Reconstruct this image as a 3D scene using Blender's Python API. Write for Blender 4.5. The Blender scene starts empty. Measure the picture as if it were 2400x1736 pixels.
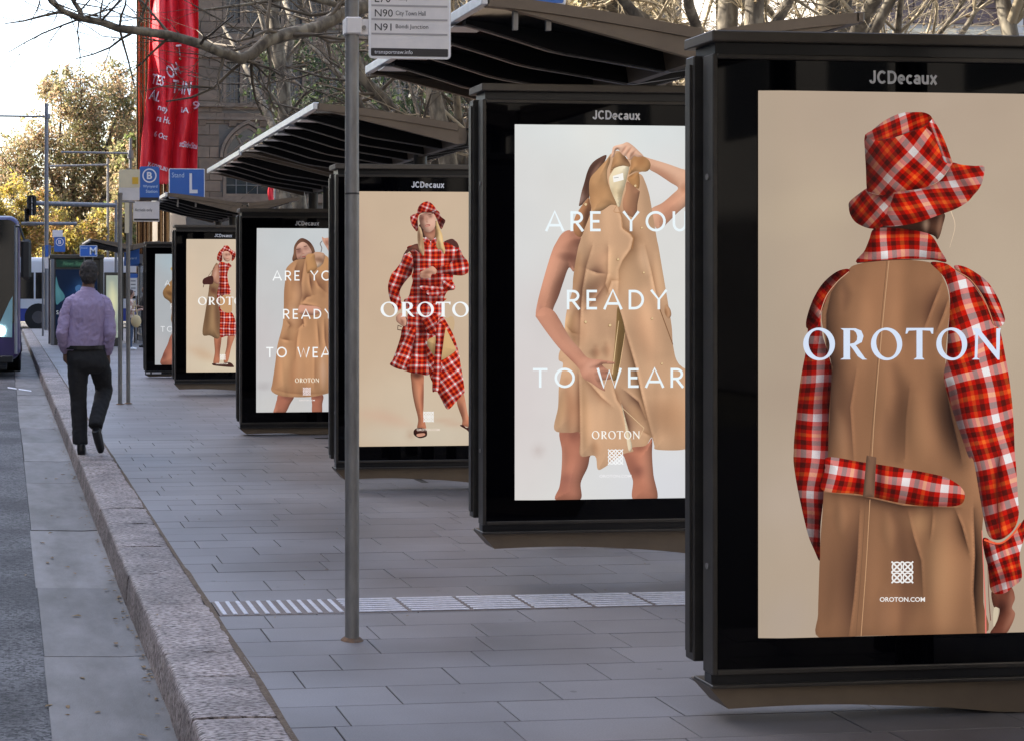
import bpy, bmesh, math, random
import numpy as np
from mathutils import Vector, Matrix, noise
from mathutils.geometry import delaunay_2d_cdt
R = math.radians
random.seed(7); RNG = np.random.default_rng(7)
SC = bpy.context.scene
COL = SC.collection

# ------------------------------------------------------------------ camera
F, PPX, PPY = 3500.0, 373.0, 680.0          # focal length and principal point of the photograph, in its pixels
EYE, YAW = 1.5, math.atan(3500 / 34000)
cam = bpy.data.cameras.new('camera'); camo = bpy.data.objects.new('camera', cam); COL.objects.link(camo)
camo.location = (0, 0, EYE); camo.rotation_euler = (R(90), 0, -YAW)
cam.sensor_width = 36; cam.lens = F / 2400 * 36
cam.shift_x = (1200 - PPX) / 2400; cam.shift_y = -(868 - PPY) / 2400
cam.clip_start = .05; cam.clip_end = 3000
SC.camera = camo

# ------------------------------------------------------------------ sky, sun, exposure
SUN_AZ, SUN_EL = R(-62), R(34)              # from +Y towards -X, above the horizon
W = bpy.data.worlds.new('World'); SC.world = W; W.use_nodes = True
nt = W.node_tree; bg = nt.nodes['Background']
sky = nt.nodes.new('ShaderNodeTexSky'); sky.sky_type = 'NISHITA'; sky.sun_disc = False
sky.sun_elevation = SUN_EL; sky.sun_rotation = SUN_AZ; sky.dust_density = 3.8; sky.ozone_density = 1.0; sky.air_density = 1.0
nt.links.new(sky.outputs[0], bg.inputs[0]); bg.inputs[1].default_value = 0.15
sl = bpy.data.lights.new('sun', 'SUN'); so = bpy.data.objects.new('sun', sl); COL.objects.link(so)
sl.energy = 4.0; sl.angle = R(.53); sl.color = (1.0, .93, .82)
sd = Vector((math.sin(SUN_AZ) * math.cos(SUN_EL), math.cos(SUN_AZ) * math.cos(SUN_EL), math.sin(SUN_EL)))
so.rotation_euler = sd.to_track_quat('Z', 'Y').to_euler()
EXPO = 2.12
SC.view_settings.view_transform = 'Standard'; SC.view_settings.look = 'None'
SC.view_settings.exposure = EXPO; SC.view_settings.gamma = 1; SC.view_settings.use_curve_mapping = False
SC.cycles.use_denoising = True
try: SC.cycles.denoiser = 'OPENIMAGEDENOISE'
except Exception: pass
SC.cycles.max_bounces = 8; SC.cycles.glossy_bounces = 4; SC.cycles.transmission_bounces = 6; SC.cycles.transparent_max_bounces = 12
SC.cycles.sample_clamp_indirect = 6

# ------------------------------------------------------------------ pixels to places
FW = Vector((math.sin(YAW), math.cos(YAW), 0)); RT = Vector((math.cos(YAW), -math.sin(YAW), 0))
def ray(px, py): return FW + RT * ((px - PPX) / F) + Vector((0, 0, 1)) * ((PPY - py) / F)
def on_z(px, py, z=0.0):
    d = ray(px, py); t = (z - EYE) / d.z; return Vector((d.x * t, d.y * t, z))
def on_y(px, py, Y):
    d = ray(px, py); t = Y / d.y; return Vector((d.x * t, Y, EYE + d.z * t))
def on_y_np(p, Y):
    u = (p[:, 0] - PPX) / F; v = (PPY - p[:, 1]) / F
    dx = FW.x + RT.x * u; dy = FW.y + RT.y * u; t = Y / dy
    return np.stack([dx * t, np.full_like(t, Y), EYE + v * t], 1)

# ------------------------------------------------------------------ objects
def link(o, parent=None):
    COL.objects.link(o)
    if parent is not None: o.parent = parent
    return o
def wpos(o):
    v = Vector(o.location)
    while o.parent is not None: o = o.parent; v = v + Vector(o.location)
    return v
def tag(o, label=None, cat=None, group=None, kind=None):
    if label: o['label'] = label
    if cat: o['category'] = cat
    if group: o['group'] = group
    if kind: o['kind'] = kind
    return o
def thing(name, loc, label, cat, group=None):
    o = bpy.data.objects.new(name, None); o.location = loc; o.empty_display_size = .1
    link(o); return tag(o, label, cat, group)
class MB:
    """collects shapes (world coordinates) and links them as one mesh object"""
    def __init__(s): s.v = []; s.f = []; s.m = []; s.mi = 0
    def add(s, vs, fs):
        n = len(s.v); s.v.extend([tuple(v) for v in vs]); s.f.extend([tuple(i + n for i in f) for f in fs]); s.m.extend([s.mi] * len(fs)); return s
    def box(s, a, b, bev=0.0):
        x0, y0, z0 = a; x1, y1, z1 = b
        if x0 > x1: x0, x1 = x1, x0
        if y0 > y1: y0, y1 = y1, y0
        if z0 > z1: z0, z1 = z1, z0
        if bev <= 0:
            return s.add([(x0,y0,z0),(x1,y0,z0),(x1,y1,z0),(x0,y1,z0),(x0,y0,z1),(x1,y0,z1),(x1,y1,z1),(x0,y1,z1)],
                         [(3,2,1,0),(4,5,6,7),(0,1,5,4),(1,2,6,5),(2,3,7,6),(3,0,4,7)])
        bm = bmesh.new(); bmesh.ops.create_cube(bm, size=1)
        for v in bm.verts: v.co = Vector(((x0+x1)/2 + v.co.x*(x1-x0), (y0+y1)/2 + v.co.y*(y1-y0), (z0+z1)/2 + v.co.z*(z1-z0)))
        bmesh.ops.bevel(bm, geom=list(bm.edges), offset=bev, segments=1, affect='EDGES', profile=.5)
        bm.verts.index_update(); s.add([v.co[:] for v in bm.verts], [[v.index for v in f.verts] for f in bm.faces]); bm.free(); return s
    def tube(s, pts, rad, n=10, caps=True):
        pts = [Vector(p) for p in pts]; k = len(pts)
        if not hasattr(rad, '__len__'): rad = [rad] * k
        t0 = (pts[1] - pts[0]).normalized()
        up = Vector((0, 0, 1)) if abs(t0.z) < .9 else Vector((1, 0, 0))
        a = t0.cross(up).normalized(); vs = []
        for i in range(k):
            t = (pts[min(i+1, k-1)] - pts[max(i-1, 0)]).normalized()
            a = (a - t * a.dot(t)).normalized(); b = t.cross(a)
            for j in range(n):
                an = 2 * math.pi * j / n
                vs.append(pts[i] + (a * math.cos(an) + b * math.sin(an)) * rad[i])
        fs = [(i*n+j, i*n+(j+1)%n, (i+1)*n+(j+1)%n, (i+1)*n+j) for i in range(k-1) for j in range(n)]
        if caps: fs.append(tuple(range(n-1, -1, -1))); fs.append(tuple((k-1)*n+j for j in range(n)))
        return s.add(vs, fs)
    def prism(s, prof, axis, a, b):
        """polygon prof (2-D) extruded along axis 0/1/2 from a to b"""
        def P(p, t):
            c = list(p); c.insert(axis, t); return tuple(c)
        n = len(prof); vs = [P(p, a) for p in prof] + [P(p, b) for p in prof]
        fs = [tuple(range(n-1, -1, -1)), tuple(range(n, 2*n))] + [(i, (i+1)%n, (i+1)%n+n, i+n) for i in range(n)]
        return s.add(vs, fs)
    def quad(s, a, b, c, d): return s.add([a, b, c, d], [(0, 1, 2, 3)])
    def build(s, name, mats, parent=None, smooth=False, origin=None):
        off = wpos(parent) if parent is not None else Vector(origin or (0, 0, 0))
        me = bpy.data.meshes.new(name)
        me.from_pydata([(v[0]-off.x, v[1]-off.y, v[2]-off.z) for v in s.v], [], s.f)
        if not isinstance(mats, (list, tuple)): mats = [mats]
        for m in mats: me.materials.append(m)
        if len(mats) > 1: me.polygons.foreach_set('material_index', s.m)
        bm = bmesh.new(); bm.from_mesh(me); bmesh.ops.recalc_face_normals(bm, faces=bm.faces); bm.to_mesh(me); bm.free()
        if smooth:
            me.polygons.foreach_set('use_smooth', [True] * len(me.polygons))
        me.update()
        o = bpy.data.objects.new(name, me)
        if parent is None: o.location = off
        return link(o, parent)
def smooth_by_angle(o, ang=40):
    me = o.data; me.polygons.foreach_set('use_smooth', [True] * len(me.polygons))
    bm = bmesh.new(); bm.from_mesh(me)
    for e in bm.edges:
        e.smooth = len(e.link_faces) == 2 and e.calc_face_angle(0) < R(ang)
    bm.to_mesh(me); bm.free(); return o
def copy_tree(o, parent=None):
    c = o.copy(); COL.objects.link(c); c.parent = parent
    for ch in o.children: copy_tree(ch, c)
    return c

# ------------------------------------------------------------------ materials
def s2l(c):
    return tuple(((x/255)/12.92 if x/255 <= .04045 else ((x/255+.055)/1.055)**2.4) for x in c)
def s2l_np(c):
    c = np.clip(c, 0, 255) / 255; return np.where(c <= .04045, c/12.92, ((c+.055)/1.055)**2.4)
MATS = {}
def nodes(name):
    m = bpy.data.materials.new(name); m.use_nodes = True; MATS[name] = m
    return m, m.node_tree, m.node_tree.nodes['Principled BSDF']
def pmat(name, col, rough=.6, metal=0.0, spec=.5, col2=None, vscale=4.0, vdet=6, lo=.35, hi=.65, bump=0.0, bscale=60.0, bdist=.01,
         rnd=0.0, stretch=(1, 1, 1), rvar=0.0, coat=0.0):
    """principled material: colour mixed with a second colour by noise, optional bump and per-object tint"""
    m, t, b = nodes(name); L = t.links.new
    b.inputs['Roughness'].default_value = rough; b.inputs['Metallic'].default_value = metal
    b.inputs['Specular IOR Level'].default_value = spec; b.inputs['Coat Weight'].default_value = coat
    b.inputs['Base Color'].default_value = (*col, 1)
    tc = t.nodes.new('ShaderNodeTexCoord'); mp = t.nodes.new('ShaderNodeMapping'); mp.inputs['Scale'].default_value = stretch
    L(tc.outputs['Object'], mp.inputs['Vector'])
    out = None
    if col2 is not None:
        n = t.nodes.new('ShaderNodeTexNoise'); n.inputs['Scale'].default_value = vscale; n.inputs['Detail'].default_value = vdet; n.inputs['Roughness'].default_value = .65
        L(mp.outputs[0], n.inputs['Vector'])
        r = t.nodes.new('ShaderNodeValToRGB'); r.color_ramp.elements[0].position = lo; r.color_ramp.elements[1].position = hi
        r.color_ramp.elements[0].color = (*col, 1); r.color_ramp.elements[1].color = (*col2, 1)
        L(n.outputs['Fac'], r.inputs[0]); out = r.outputs[0]
        if rvar:
            mr = t.nodes.new('ShaderNodeMapRange'); mr.inputs[3].default_value = rough - rvar; mr.inputs[4].default_value = rough + rvar
            L(n.outputs['Fac'], mr.inputs[0]); L(mr.outputs[0], b.inputs['Roughness'])
    if rnd:
        oi = t.nodes.new('ShaderNodeObjectInfo'); mr = t.nodes.new('ShaderNodeMapRange')
        mr.inputs[3].default_value = 1 - rnd; mr.inputs[4].default_value = 1 + rnd
        L(oi.outputs['Random'], mr.inputs[0])
        mx = t.nodes.new('ShaderNodeVectorMath'); mx.operation = 'SCALE'
        if out is not None: L(out, mx.inputs[0])
        else: mx.inputs[0].default_value = col
        L(mr.outputs[0], mx.inputs['Scale']); out = mx.outputs[0]
    if out is not None: L(out, b.inputs['Base Color'])
    if bump:
        n2 = t.nodes.new('ShaderNodeTexNoise'); n2.inputs['Scale'].default_value = bscale; n2.inputs['Detail'].default_value = 4
        L(mp.outputs[0], n2.inputs['Vector'])
        bu = t.nodes.new('ShaderNodeBump'); bu.inputs['Strength'].default_value = bump; bu.inputs['Distance'].default_value = bdist
        L(n2.outputs['Fac'], bu.inputs['Height']); L(bu.outputs[0], b.inputs['Normal'])
    return m
def glass(name, tint=(.8, .85, .85), rough=.02, alpha=.25):
    m, t, b = nodes(name)
    b.inputs['Base Color'].default_value = (*tint, 1); b.inputs['Roughness'].default_value = rough
    b.inputs['Alpha'].default_value = alpha; return m
def emit(name, col, k=1.0, rough=.4):
    m, t, b = nodes(name)
    b.inputs['Base Color'].default_value = (*[c*.1 for c in col], 1); b.inputs['Roughness'].default_value = rough
    b.inputs['Emission Color'].default_value = (*col, 1); b.inputs['Emission Strength'].default_value = k
    return m
SCREEN = 2 ** -EXPO                             # a screen pixel of full white comes out as white
M = {}
M['frame'] = pmat('anodised_frame', (.045, .040, .036), .40, .5, col2=(.062, .055, .047), vscale=9, bump=.05, bscale=200, bdist=.002)
M['brown'] = pmat('bronze_paint', (.17, .128, .088), .5, .15, col2=(.135, .10, .07), vscale=3, bump=.04, bscale=150, bdist=.002)
M['cap'] = pmat('bronze_cap', (.105, .088, .068), .5, .2, col2=(.082, .068, .054), vscale=4, bump=.04, bscale=150, bdist=.002)
M['glass_black'] = pmat('black_glass', (.001, .001, .002), .03, 0, .16)
M['dark_gloss'] = pmat('canopy_underside', (.006, .007, .009), .12, 0, .4, col2=(.012, .012, .014), vscale=2)
M['rib'] = pmat('rib_paint', (.012, .012, .014), .35, .2)
M['alu'] = pmat('pale_aluminium', (.75, .76, .77), .35, .3, col2=(.62, .63, .64), vscale=12)
M['galv'] = pmat('galvanised_steel', (.27, .258, .242), .48, .5, col2=(.18, .17, .16), vscale=22, stretch=(1, 1, .25), bump=.08, bscale=120, bdist=.002)
M['galv_far'] = pmat('grey_pole_paint', (.22, .22, .23), .5, .4, col2=(.17, .17, .18), vscale=6, stretch=(1, 1, .2))
M['white'] = pmat('white_sign_face', (.78, .74, .72), .45, 0, col2=(.70, .67, .66), vscale=8)
M['cream'] = pmat('cream_sign_back', (.78, .69, .48), .5, col2=(.7, .62, .44), vscale=7)
M['blue'] = pmat('blue_sign_face', (.03, .13, .48), .4, col2=(.035, .15, .5), vscale=4)
M['ink'] = pmat('black_ink', (.035, .03, .03), .6)
M['white_ink'] = pmat('white_ink', (.82, .82, .84), .5)
M['lightblue_ink'] = pmat('pale_blue_ink', (.55, .7, .86), .5)
M['yellow'] = pmat('yellow_sticker', (.75, .45, .04), .5)
M['logo'] = pmat('grey_logo_print', (.85, .85, .86), .5)
M['glass'] = glass('clear_glass')

# ------------------------------------------------------------------ lettering
TXT = {}
def txt(s, bold=0.0):
    """verts (n,2) with x from 0, cap height 1, and faces of a line of text in the built-in font"""
    k = (s, bold)
    if k not in TXT:
        c = bpy.data.curves.new('t', 'FONT'); c.body = s; c.offset = bold; c.resolution_u = 3; c.fill_mode = 'BOTH'
        o = bpy.data.objects.new('t', c); COL.objects.link(o)
        dg = bpy.context.evaluated_depsgraph_get(); me = bpy.data.meshes.new_from_object(o.evaluated_get(dg))
        v = np.array([tuple(x.co[:2]) for x in me.vertices]).reshape(-1, 2); f = [tuple(p.vertices) for p in me.polygons]
        bpy.data.objects.remove(o); bpy.data.curves.remove(c); bpy.data.meshes.remove(me)
        TXT[k] = (v, f)
    return TXT[k]
for _s, _b in [('JCDecaux', .018), ('N90', .0), ('N91', .0), ('E70', .0), ('City Town Hall', .0), ('Bondi Junction', .0), ('Manly', .0), ('transportnsw.info', .0),
          ('Stand', 0), ('L', .02), ('M', .02), ('B', .03), ('Wynyard', .01), ('Station', .01), ('Arrivals only', 0), ('News Stand', 0), ('SA', .0), ('yard', .01), ('H', 0), ('OROTON.COM', .02)]:
    txt(_s, _b)
def fit_text(s, x0, x1, y0, y1, bold=0.0):
    """text scaled into a box given in any 2-D system, y0 = baseline side"""
    v, f = txt(s, bold); a = v.min(0); b = v.max(0)
    q = (v - a) / (b - a); return np.stack([x0 + q[:, 0]*(x1-x0), y0 + q[:, 1]*(y1-y0)], 1), f
# ------------------------------------------------------------------ printed / lit pictures
def grain(t, col, amp):
    """cloth weave and print grain, in metres on the panel"""
    L = t.links.new; N = t.nodes.new; tc = N('ShaderNodeTexCoord'); out = col
    for sc_, k in ((420, 1.0), (4, .5)):
        n = N('ShaderNodeTexNoise'); n.inputs['Scale'].default_value = sc_; n.inputs['Detail'].default_value = 2; L(tc.outputs['Object'], n.inputs['Vector'])
        mr = N('ShaderNodeMapRange'); mr.inputs[1].default_value = .25; mr.inputs[2].default_value = .75; mr.inputs[3].default_value = 1 - amp*k; mr.inputs[4].default_value = 1 + amp*k; L(n.outputs['Fac'], mr.inputs[0])
        sc = N('ShaderNodeVectorMath'); sc.operation = 'SCALE'; L(out, sc.inputs[0]); L(mr.outputs[0], sc.inputs['Scale']); out = sc.outputs[0]
    return out
def plaid_mat():
    m, t, b = nodes('lit_plaid_print'); L = t.links.new; N = t.nodes.new
    uv = N('ShaderNodeUVMap'); uv.uv_map = 'UVMap'; sp = N('ShaderNodeSeparateXYZ'); L(uv.outputs[0], sp.inputs[0])
    rs = []
    for i in (0, 1):
        fr = N('ShaderNodeMath'); fr.operation = 'FRACT'; L(sp.outputs[i], fr.inputs[0])
        r = N('ShaderNodeValToRGB'); r.color_ramp.interpolation = 'CONSTANT'
        W_, RD, DK, OR = (.98, .97, .97), (.82, .12, .07), (.36, .11, .09), (1.0, .44, .18)
        seq = [(0, W_), (.2, RD), (.32, DK), (.44, RD), (.54, OR), (.64, RD), (.74, DK), (.87, RD)]
        e = r.color_ramp.elements
        while len(e) < len(seq): e.new(.5)
        for k, (p, c) in enumerate(seq): e[k].position = p; e[k].color = (*c, 1)
        L(fr.outputs[0], r.inputs[0]); rs.append(r)
    mx = N('ShaderNodeMix'); mx.data_type = 'RGBA'; mx.inputs[0].default_value = .5
    L(rs[0].outputs[0], mx.inputs[6]); L(rs[1].outputs[0], mx.inputs[7])
    gm = N('ShaderNodeGamma'); gm.inputs[1].default_value = 2.2; L(mx.outputs[2], gm.inputs[0])
    at = N('ShaderNodeAttribute'); at.attribute_name = 'Col'
    mu = N('ShaderNodeMix'); mu.data_type = 'RGBA'; mu.blend_type = 'MULTIPLY'; mu.inputs[0].default_value = 1
    L(gm.outputs[0], mu.inputs[6]); L(at.outputs['Color'], mu.inputs[7])
    L(grain(t, mu.outputs[2], .14), b.inputs['Emission Color']); b.inputs['Emission Strength'].default_value = SCREEN
    b.inputs['Base Color'].default_value = (.01, .01, .01, 1); b.inputs['Roughness'].default_value = .08; b.inputs['Specular IOR Level'].default_value = .06
    return m
def print_mat():
    m, t, b = nodes('lit_print'); at = t.nodes.new('ShaderNodeAttribute'); at.attribute_name = 'Col'
    t.links.new(grain(t, at.outputs['Color'], .05), b.inputs['Emission Color']); b.inputs['Emission Strength'].default_value = SCREEN
    b.inputs['Base Color'].default_value = (.01, .01, .01, 1); b.inputs['Roughness'].default_value = .08; b.inputs['Specular IOR Level'].default_value = .06
    return m
M['print'] = print_mat(); M['plaid'] = plaid_mat()

def spline(p, k=6):
    p = np.array(p, float); n = len(p); out = []
    for i in range(n):
        a, b, c, d = p[i-1], p[i], p[(i+1) % n], p[(i+2) % n]
        for j in range(k):
            t = j / k
            out.append(.5*((2*b) + (c-a)*t + (2*a-5*b+4*c-d)*t*t + (3*b-a-3*c+d)*t**3))
    return np.array(out)
def inside(pts, poly):
    x, y = pts[:, 0], pts[:, 1]; r = np.zeros(len(pts), bool); n = len(poly)
    for i in range(n):
        x0, y0 = poly[i]; x1, y1 = poly[(i+1) % n]
        if y0 == y1: continue
        c = ((y0 > y) != (y1 > y)) & (x < (x1-x0)*(y-y0)/(y1-y0) + x0); r ^= c
    return r
def dist_path(p, path):
    path = np.array(path, float); d = np.full(len(p), 1e9)
    if len(path) == 1: return np.hypot(*(p - path[0]).T)
    for a, b in zip(path[:-1], path[1:]):
        ab = b - a; t = np.clip(((p-a) @ ab) / max(ab @ ab, 1e-9), 0, 1)
        d = np.minimum(d, np.hypot(*(p - (a + t[:, None]*ab)).T))
    return d
def dist_par(p, path):
    """distance to a path and the place along it (0..1)"""
    path = np.array(path, float)
    if len(path) == 1: return np.hypot(*(p - path[0]).T), np.full(len(p), .5)
    seg = np.hypot(*np.diff(path, axis=0).T); cum = np.concatenate([[0], np.cumsum(seg)]); d = np.full(len(p), 1e9); q = np.zeros(len(p))
    for i, (a, b) in enumerate(zip(path[:-1], path[1:])):
        ab = b - a; t = np.clip(((p-a) @ ab) / max(ab @ ab, 1e-9), 0, 1); e = np.hypot(*(p - (a + t[:, None]*ab)).T)
        q = np.where(e < d, (cum[i] + t*seg[i]) / cum[-1], q); d = np.minimum(d, e)
    return d, q
def near(p, path):
    """nearest distance and unit vector away from the path"""
    path = np.array(path, float); d = np.full(len(p), 1e9); e = np.zeros_like(p)
    for a, b in zip(path[:-1], path[1:]):
        ab = b - a; t = np.clip(((p-a) @ ab) / max(ab @ ab, 1e-9), 0, 1); v = p - (a + t[:, None]*ab); L = np.hypot(*v.T)
        m = L < d; d = np.where(m, L, d); e[m] = v[m] / np.maximum(L[m], 1e-6)[:, None]
    return d, e
def cross_sign(p, path):
    path = np.array(path, float); d = np.full(len(p), 1e9); r = np.zeros(len(p))
    for a, b in zip(path[:-1], path[1:]):
        ab = b - a; t = np.clip(((p-a) @ ab) / max(ab @ ab, 1e-9), 0, 1); v = p - (a + t[:, None]*ab); L = np.hypot(*v.T); m = L < d
        d = np.where(m, L, d); r = np.where(m, ab[0]*(p[:, 1]-a[1]) - ab[1]*(p[:, 0]-a[0]), r)
    return np.sign(r)
class Poster:
    """a flat picture in photograph pixels, laid on the plane y = Y of its panel; layers are 0.15 mm apart"""
    def __init__(s, Y, res): s.Y = Y; s.res = res; s.V = []; s.F = []; s.C = []; s.U = []; s.MI = []; s.n = 0; s.z = 0; s.gain = 1.0; s.soft = .9; s.relief = 0.0; s.desat = 0.0; s.light = np.array((.7, -.5))
    def put(s, p, faces, col, uv=None, mi=0):
        p = np.asarray(p, float); w = on_y_np(p, s.Y - .00015 * s.z)
        col = np.asarray(col, float)
        if col.ndim == 1: col = np.repeat(col[None], len(p), 0)
        s.V.append(w); s.C.append(col); s.U.append(uv if uv is not None else np.zeros((len(p), 2)))
        s.F.extend([tuple(i + s.n for i in f) for f in faces]); s.MI.extend([mi]*len(faces)); s.n += len(p); s.z += 1
    def shape(s, pts, col, mods=(), plaid=None, smooth=True, res=None, k=6, folds=None, rnd_=.34):
        """pts: outline; col: sRGB (or a 0-255 multiplier for plaid); mods: soft strokes (path, width, colour, strength)"""
        res = res or s.res
        poly = spline(pts, k) if smooth else np.array(pts, float)
        # even out the outline
        q = []
        for a, b in zip(poly, np.roll(poly, -1, 0)):
            L = np.hypot(*(b-a)); m = max(1, int(L / (res*1.5)))
            for j in range(m): q.append(a + (b-a)*j/m)
        q = np.array(q); keep = [0]
        for i in range(1, len(q)):
            if np.hypot(*(q[i]-q[keep[-1]])) > .25: keep.append(i)
        q = q[keep]
        lo, hi = q.min(0), q.max(0)
        if mods:
            gx, gy = np.meshgrid(np.arange(lo[0]+res*.5, hi[0], res), np.arange(lo[1]+res*.5, hi[1], res)); gx[1::2] += res*.5
            g = np.stack([gx.ravel(), gy.ravel()], 1); g = g[inside(g, q)]
            if len(g): g = g[dist_path(g, np.vstack([q, q[:1]])) > res*.5]
            ex = []
            for md_ in mods:
                if len(md_) > 4:
                    for a, b in zip(md_[0][:-1], md_[0][1:]):
                        a, b = np.array(a, float), np.array(b, float); L = np.hypot(*(b-a)); nv = np.array((-(b-a)[1], (b-a)[0]))/max(L, 1e-6)
                        for j in range(max(1, int(L/(res*.8)))):
                            v = a + (b-a)*j/max(1, int(L/(res*.8))); ex += [v + nv*.7, v - nv*.7]
                    g = g[dist_path(g, md_[0]) > res*.6] if len(g) else g
            if ex:
                ex = np.array(ex); ex = ex[inside(ex, q)]
                if len(ex): ex = ex[dist_path(ex, np.vstack([q, q[:1]])) > res*.4]; g = np.vstack([g, ex])
        else: g = np.zeros((0, 2))
        n = len(q); allp = np.vstack([q, g])
        vs, es, fs, *_ = delaunay_2d_cdt([Vector((a, b)) for a, b in allp], [], [list(range(n))], 1, 1e-4)
        P = np.array([(v.x, v.y) for v in vs]); c = np.repeat(np.array(col, float)[None], len(P), 0)
        for md_ in mods:
            path, w, cc, st = md_[:4]; side_ = md_[4] if len(md_) > 4 else 0
            d, q_ = dist_par(P, path); multi = len(path) > 1; sq = np.sin(np.pi*q_) if multi else 1.0
            w = w * 1.3 * ((.6 + .4*sq) if multi else 1)
            fall = np.exp(-(d/w)**2)
            if side_:                       # a crease: crisp on its line, fading to one side only
                sg = cross_sign(P, path); fall = np.where(sg*side_ > 0, np.exp(-d/w), np.exp(-(d/1.1)**2)*.5)
                k_ = (st * (.35 + .65*sq) * fall)[:, None]; c = c*(1-k_) + np.array(cc, float)*k_
                hl = st * .16 * (.35 + .65*sq) * np.where(sg*side_ < 0, np.exp(-((d - 3)/4.5)**2), 0); c = c * (1 + hl)[:, None]; continue
            if multi and s.relief and rnd_:
                _, e = near(P, path); sd_ = (e @ s.light) * (d/w) * np.exp(-(d/w)**2) * (.3 + .7*sq)
                c = c * (1 + s.relief * st * (-1 if sum(cc) < sum(col) else 1) * sd_)[:, None]
            k_ = (st * (s.soft if plaid is None else .97) * (.45 + .55*sq) * fall)[:, None]
            c = c*(1-k_) + np.array(cc, float)*k_
        if mods and rnd_ and s.relief:
            bnd = np.vstack([q, q[:1]]); jj = np.empty(len(P), int); dd_ = np.empty(len(P))
            for i0 in range(0, len(P), 4000):
                D_ = ((P[i0:i0+4000, None, :] - q[None])**2).sum(2); jj[i0:i0+4000] = D_.argmin(1); dd_[i0:i0+4000] = np.sqrt(D_.min(1))
            Rr = np.clip(dd_.max() * 1.1, 3, 46); tn = np.roll(q, -1, 0) - np.roll(q, 1, 0); on = np.stack([tn[:, 1], -tn[:, 0]], 1); on /= np.maximum(np.hypot(*on.T), 1e-6)[:, None]
            area = .5*np.sum(q[:, 0]*np.roll(q[:, 1], -1) - np.roll(q[:, 0], -1)*q[:, 1]); on = on if area > 0 else -on
            t_ = np.clip(1 - dd_/Rr, 0, 1)**1.6; lam = (on[jj] @ s.light) * t_
            c = np.clip(c * (1 + rnd_*(np.where(lam > 0, .5, 1.0)*lam - .30*t_**2))[:, None], 0, 255)
        if folds:
            fx_, fy_, amp, tilt, sd = folds; nn = np.empty(len(P))
            for i_, (a, b) in enumerate(P):
                a2 = a + tilt*(b - lo[1]); wv = noise.noise(Vector((a2/fx_*.5 + sd, b/fy_*.6, sd)))*1.2
                v1 = noise.noise(Vector((a2/fx_ + wv, b/fy_, sd))); v2 = noise.noise(Vector((a2/fx_*2.3 + wv*1.5, b/fy_*1.6 + 7, sd)))
                nn[i_] = v1*.95 + v2*.22
            c = c * np.clip(1 + amp*nn, .2, 1.6)[:, None]
        if s.desat and plaid is None: c = c + s.desat*(c.mean(1)[:, None] - c)
        uv = None; mi = 0
        if plaid is not None:
            o, a, b = [np.array(x, float) for x in plaid]; Mi = np.linalg.inv(np.stack([a, b], 1)); uv = (P - o) @ Mi.T + .1; mi = 1; L_ = max(np.hypot(*a), np.hypot(*b))
            wp = np.array([(noise.noise(Vector((x/L_*.9, y/L_*.9, 3))), noise.noise(Vector((x/L_*.9, y/L_*.9, 9)))) for x, y in P]); uv = uv + wp*.10
            sh = np.array([noise.noise(Vector((x/L_*1.1, y/L_*.5, 5))) + .5*noise.noise(Vector((x/L_*2.6, y/L_*1.4, 15))) for x, y in P]); c = np.clip(c*(1 + .22*sh[:, None]), 0, 255)
        s.put(P, fs, s2l_np(c) * s.gain, uv, mi)
    def stroke(s, path, w, col, k=5, closed=False):
        """a line of constant or tapering width"""
        p = np.array(path, float)
        if k > 1 and len(p) > 2:
            ext = np.vstack([2*p[0]-p[1], p, 2*p[-1]-p[-2]]) if not closed else None
            if closed: p = spline(p, k); p = np.vstack([p, p[:1]])
            else:
                o = []
                for i in range(1, len(ext)-2):
                    a, b, c, d = ext[i-1:i+3]
                    for j in range(k):
                        t = j/k; o.append(.5*((2*b)+(c-a)*t+(2*a-5*b+4*c-d)*t*t+(3*b-a-3*c+d)*t**3))
                o.append(ext[-2]); p = np.array(o)
        t = np.gradient(p, axis=0); nrm = np.stack([-t[:, 1], t[:, 0]], 1); nrm /= np.maximum(np.hypot(*nrm.T), 1e-6)[:, None]
        ww = np.linspace(w[0], w[1], len(p))[:, None] if hasattr(w, '__len__') else w
        v = np.vstack([p + nrm*ww/2, p - nrm*ww/2]); n = len(p)
        s.put(v, [(i, i+1, n+i+1, n+i) for i in range(n-1)], s2l_np(np.array(col, float)))
    def text(s, st, x0, x1, y0, y1, col, bold=0.0):
        v, f = fit_text(st, x0, x1, y1, y0, bold); s.put(v, f, s2l_np(np.array(col, float)))
    def build(s, name, parent):
        V = np.vstack(s.V); C = np.vstack(s.C); U = np.vstack(s.U); off = wpos(parent)
        me = bpy.data.meshes.new(name); me.from_pydata((V - np.array(off)).tolist(), [], s.F)
        me.materials.append(M['print']); me.materials.append(M['plaid']); me.polygons.foreach_set('material_index', s.MI)
        a = me.color_attributes.new('Col', 'FLOAT_COLOR', 'POINT'); a.data.foreach_set('color', np.hstack([C, np.ones((len(C), 1))]).ravel())
        ul = me.uv_layers.new(name='UVMap'); li = np.empty(len(me.loops), int); me.loops.foreach_get('vertex_index', li)
        ul.data.foreach_set('uv', U[li].ravel())
        bm = bmesh.new(); bm.from_mesh(me)
        for f in bm.faces:
            if f.normal.y > 0: f.normal_flip()
        bm.to_mesh(me); bm.free()
        o = bpy.data.objects.new(name, me); return link(o, parent)

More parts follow.
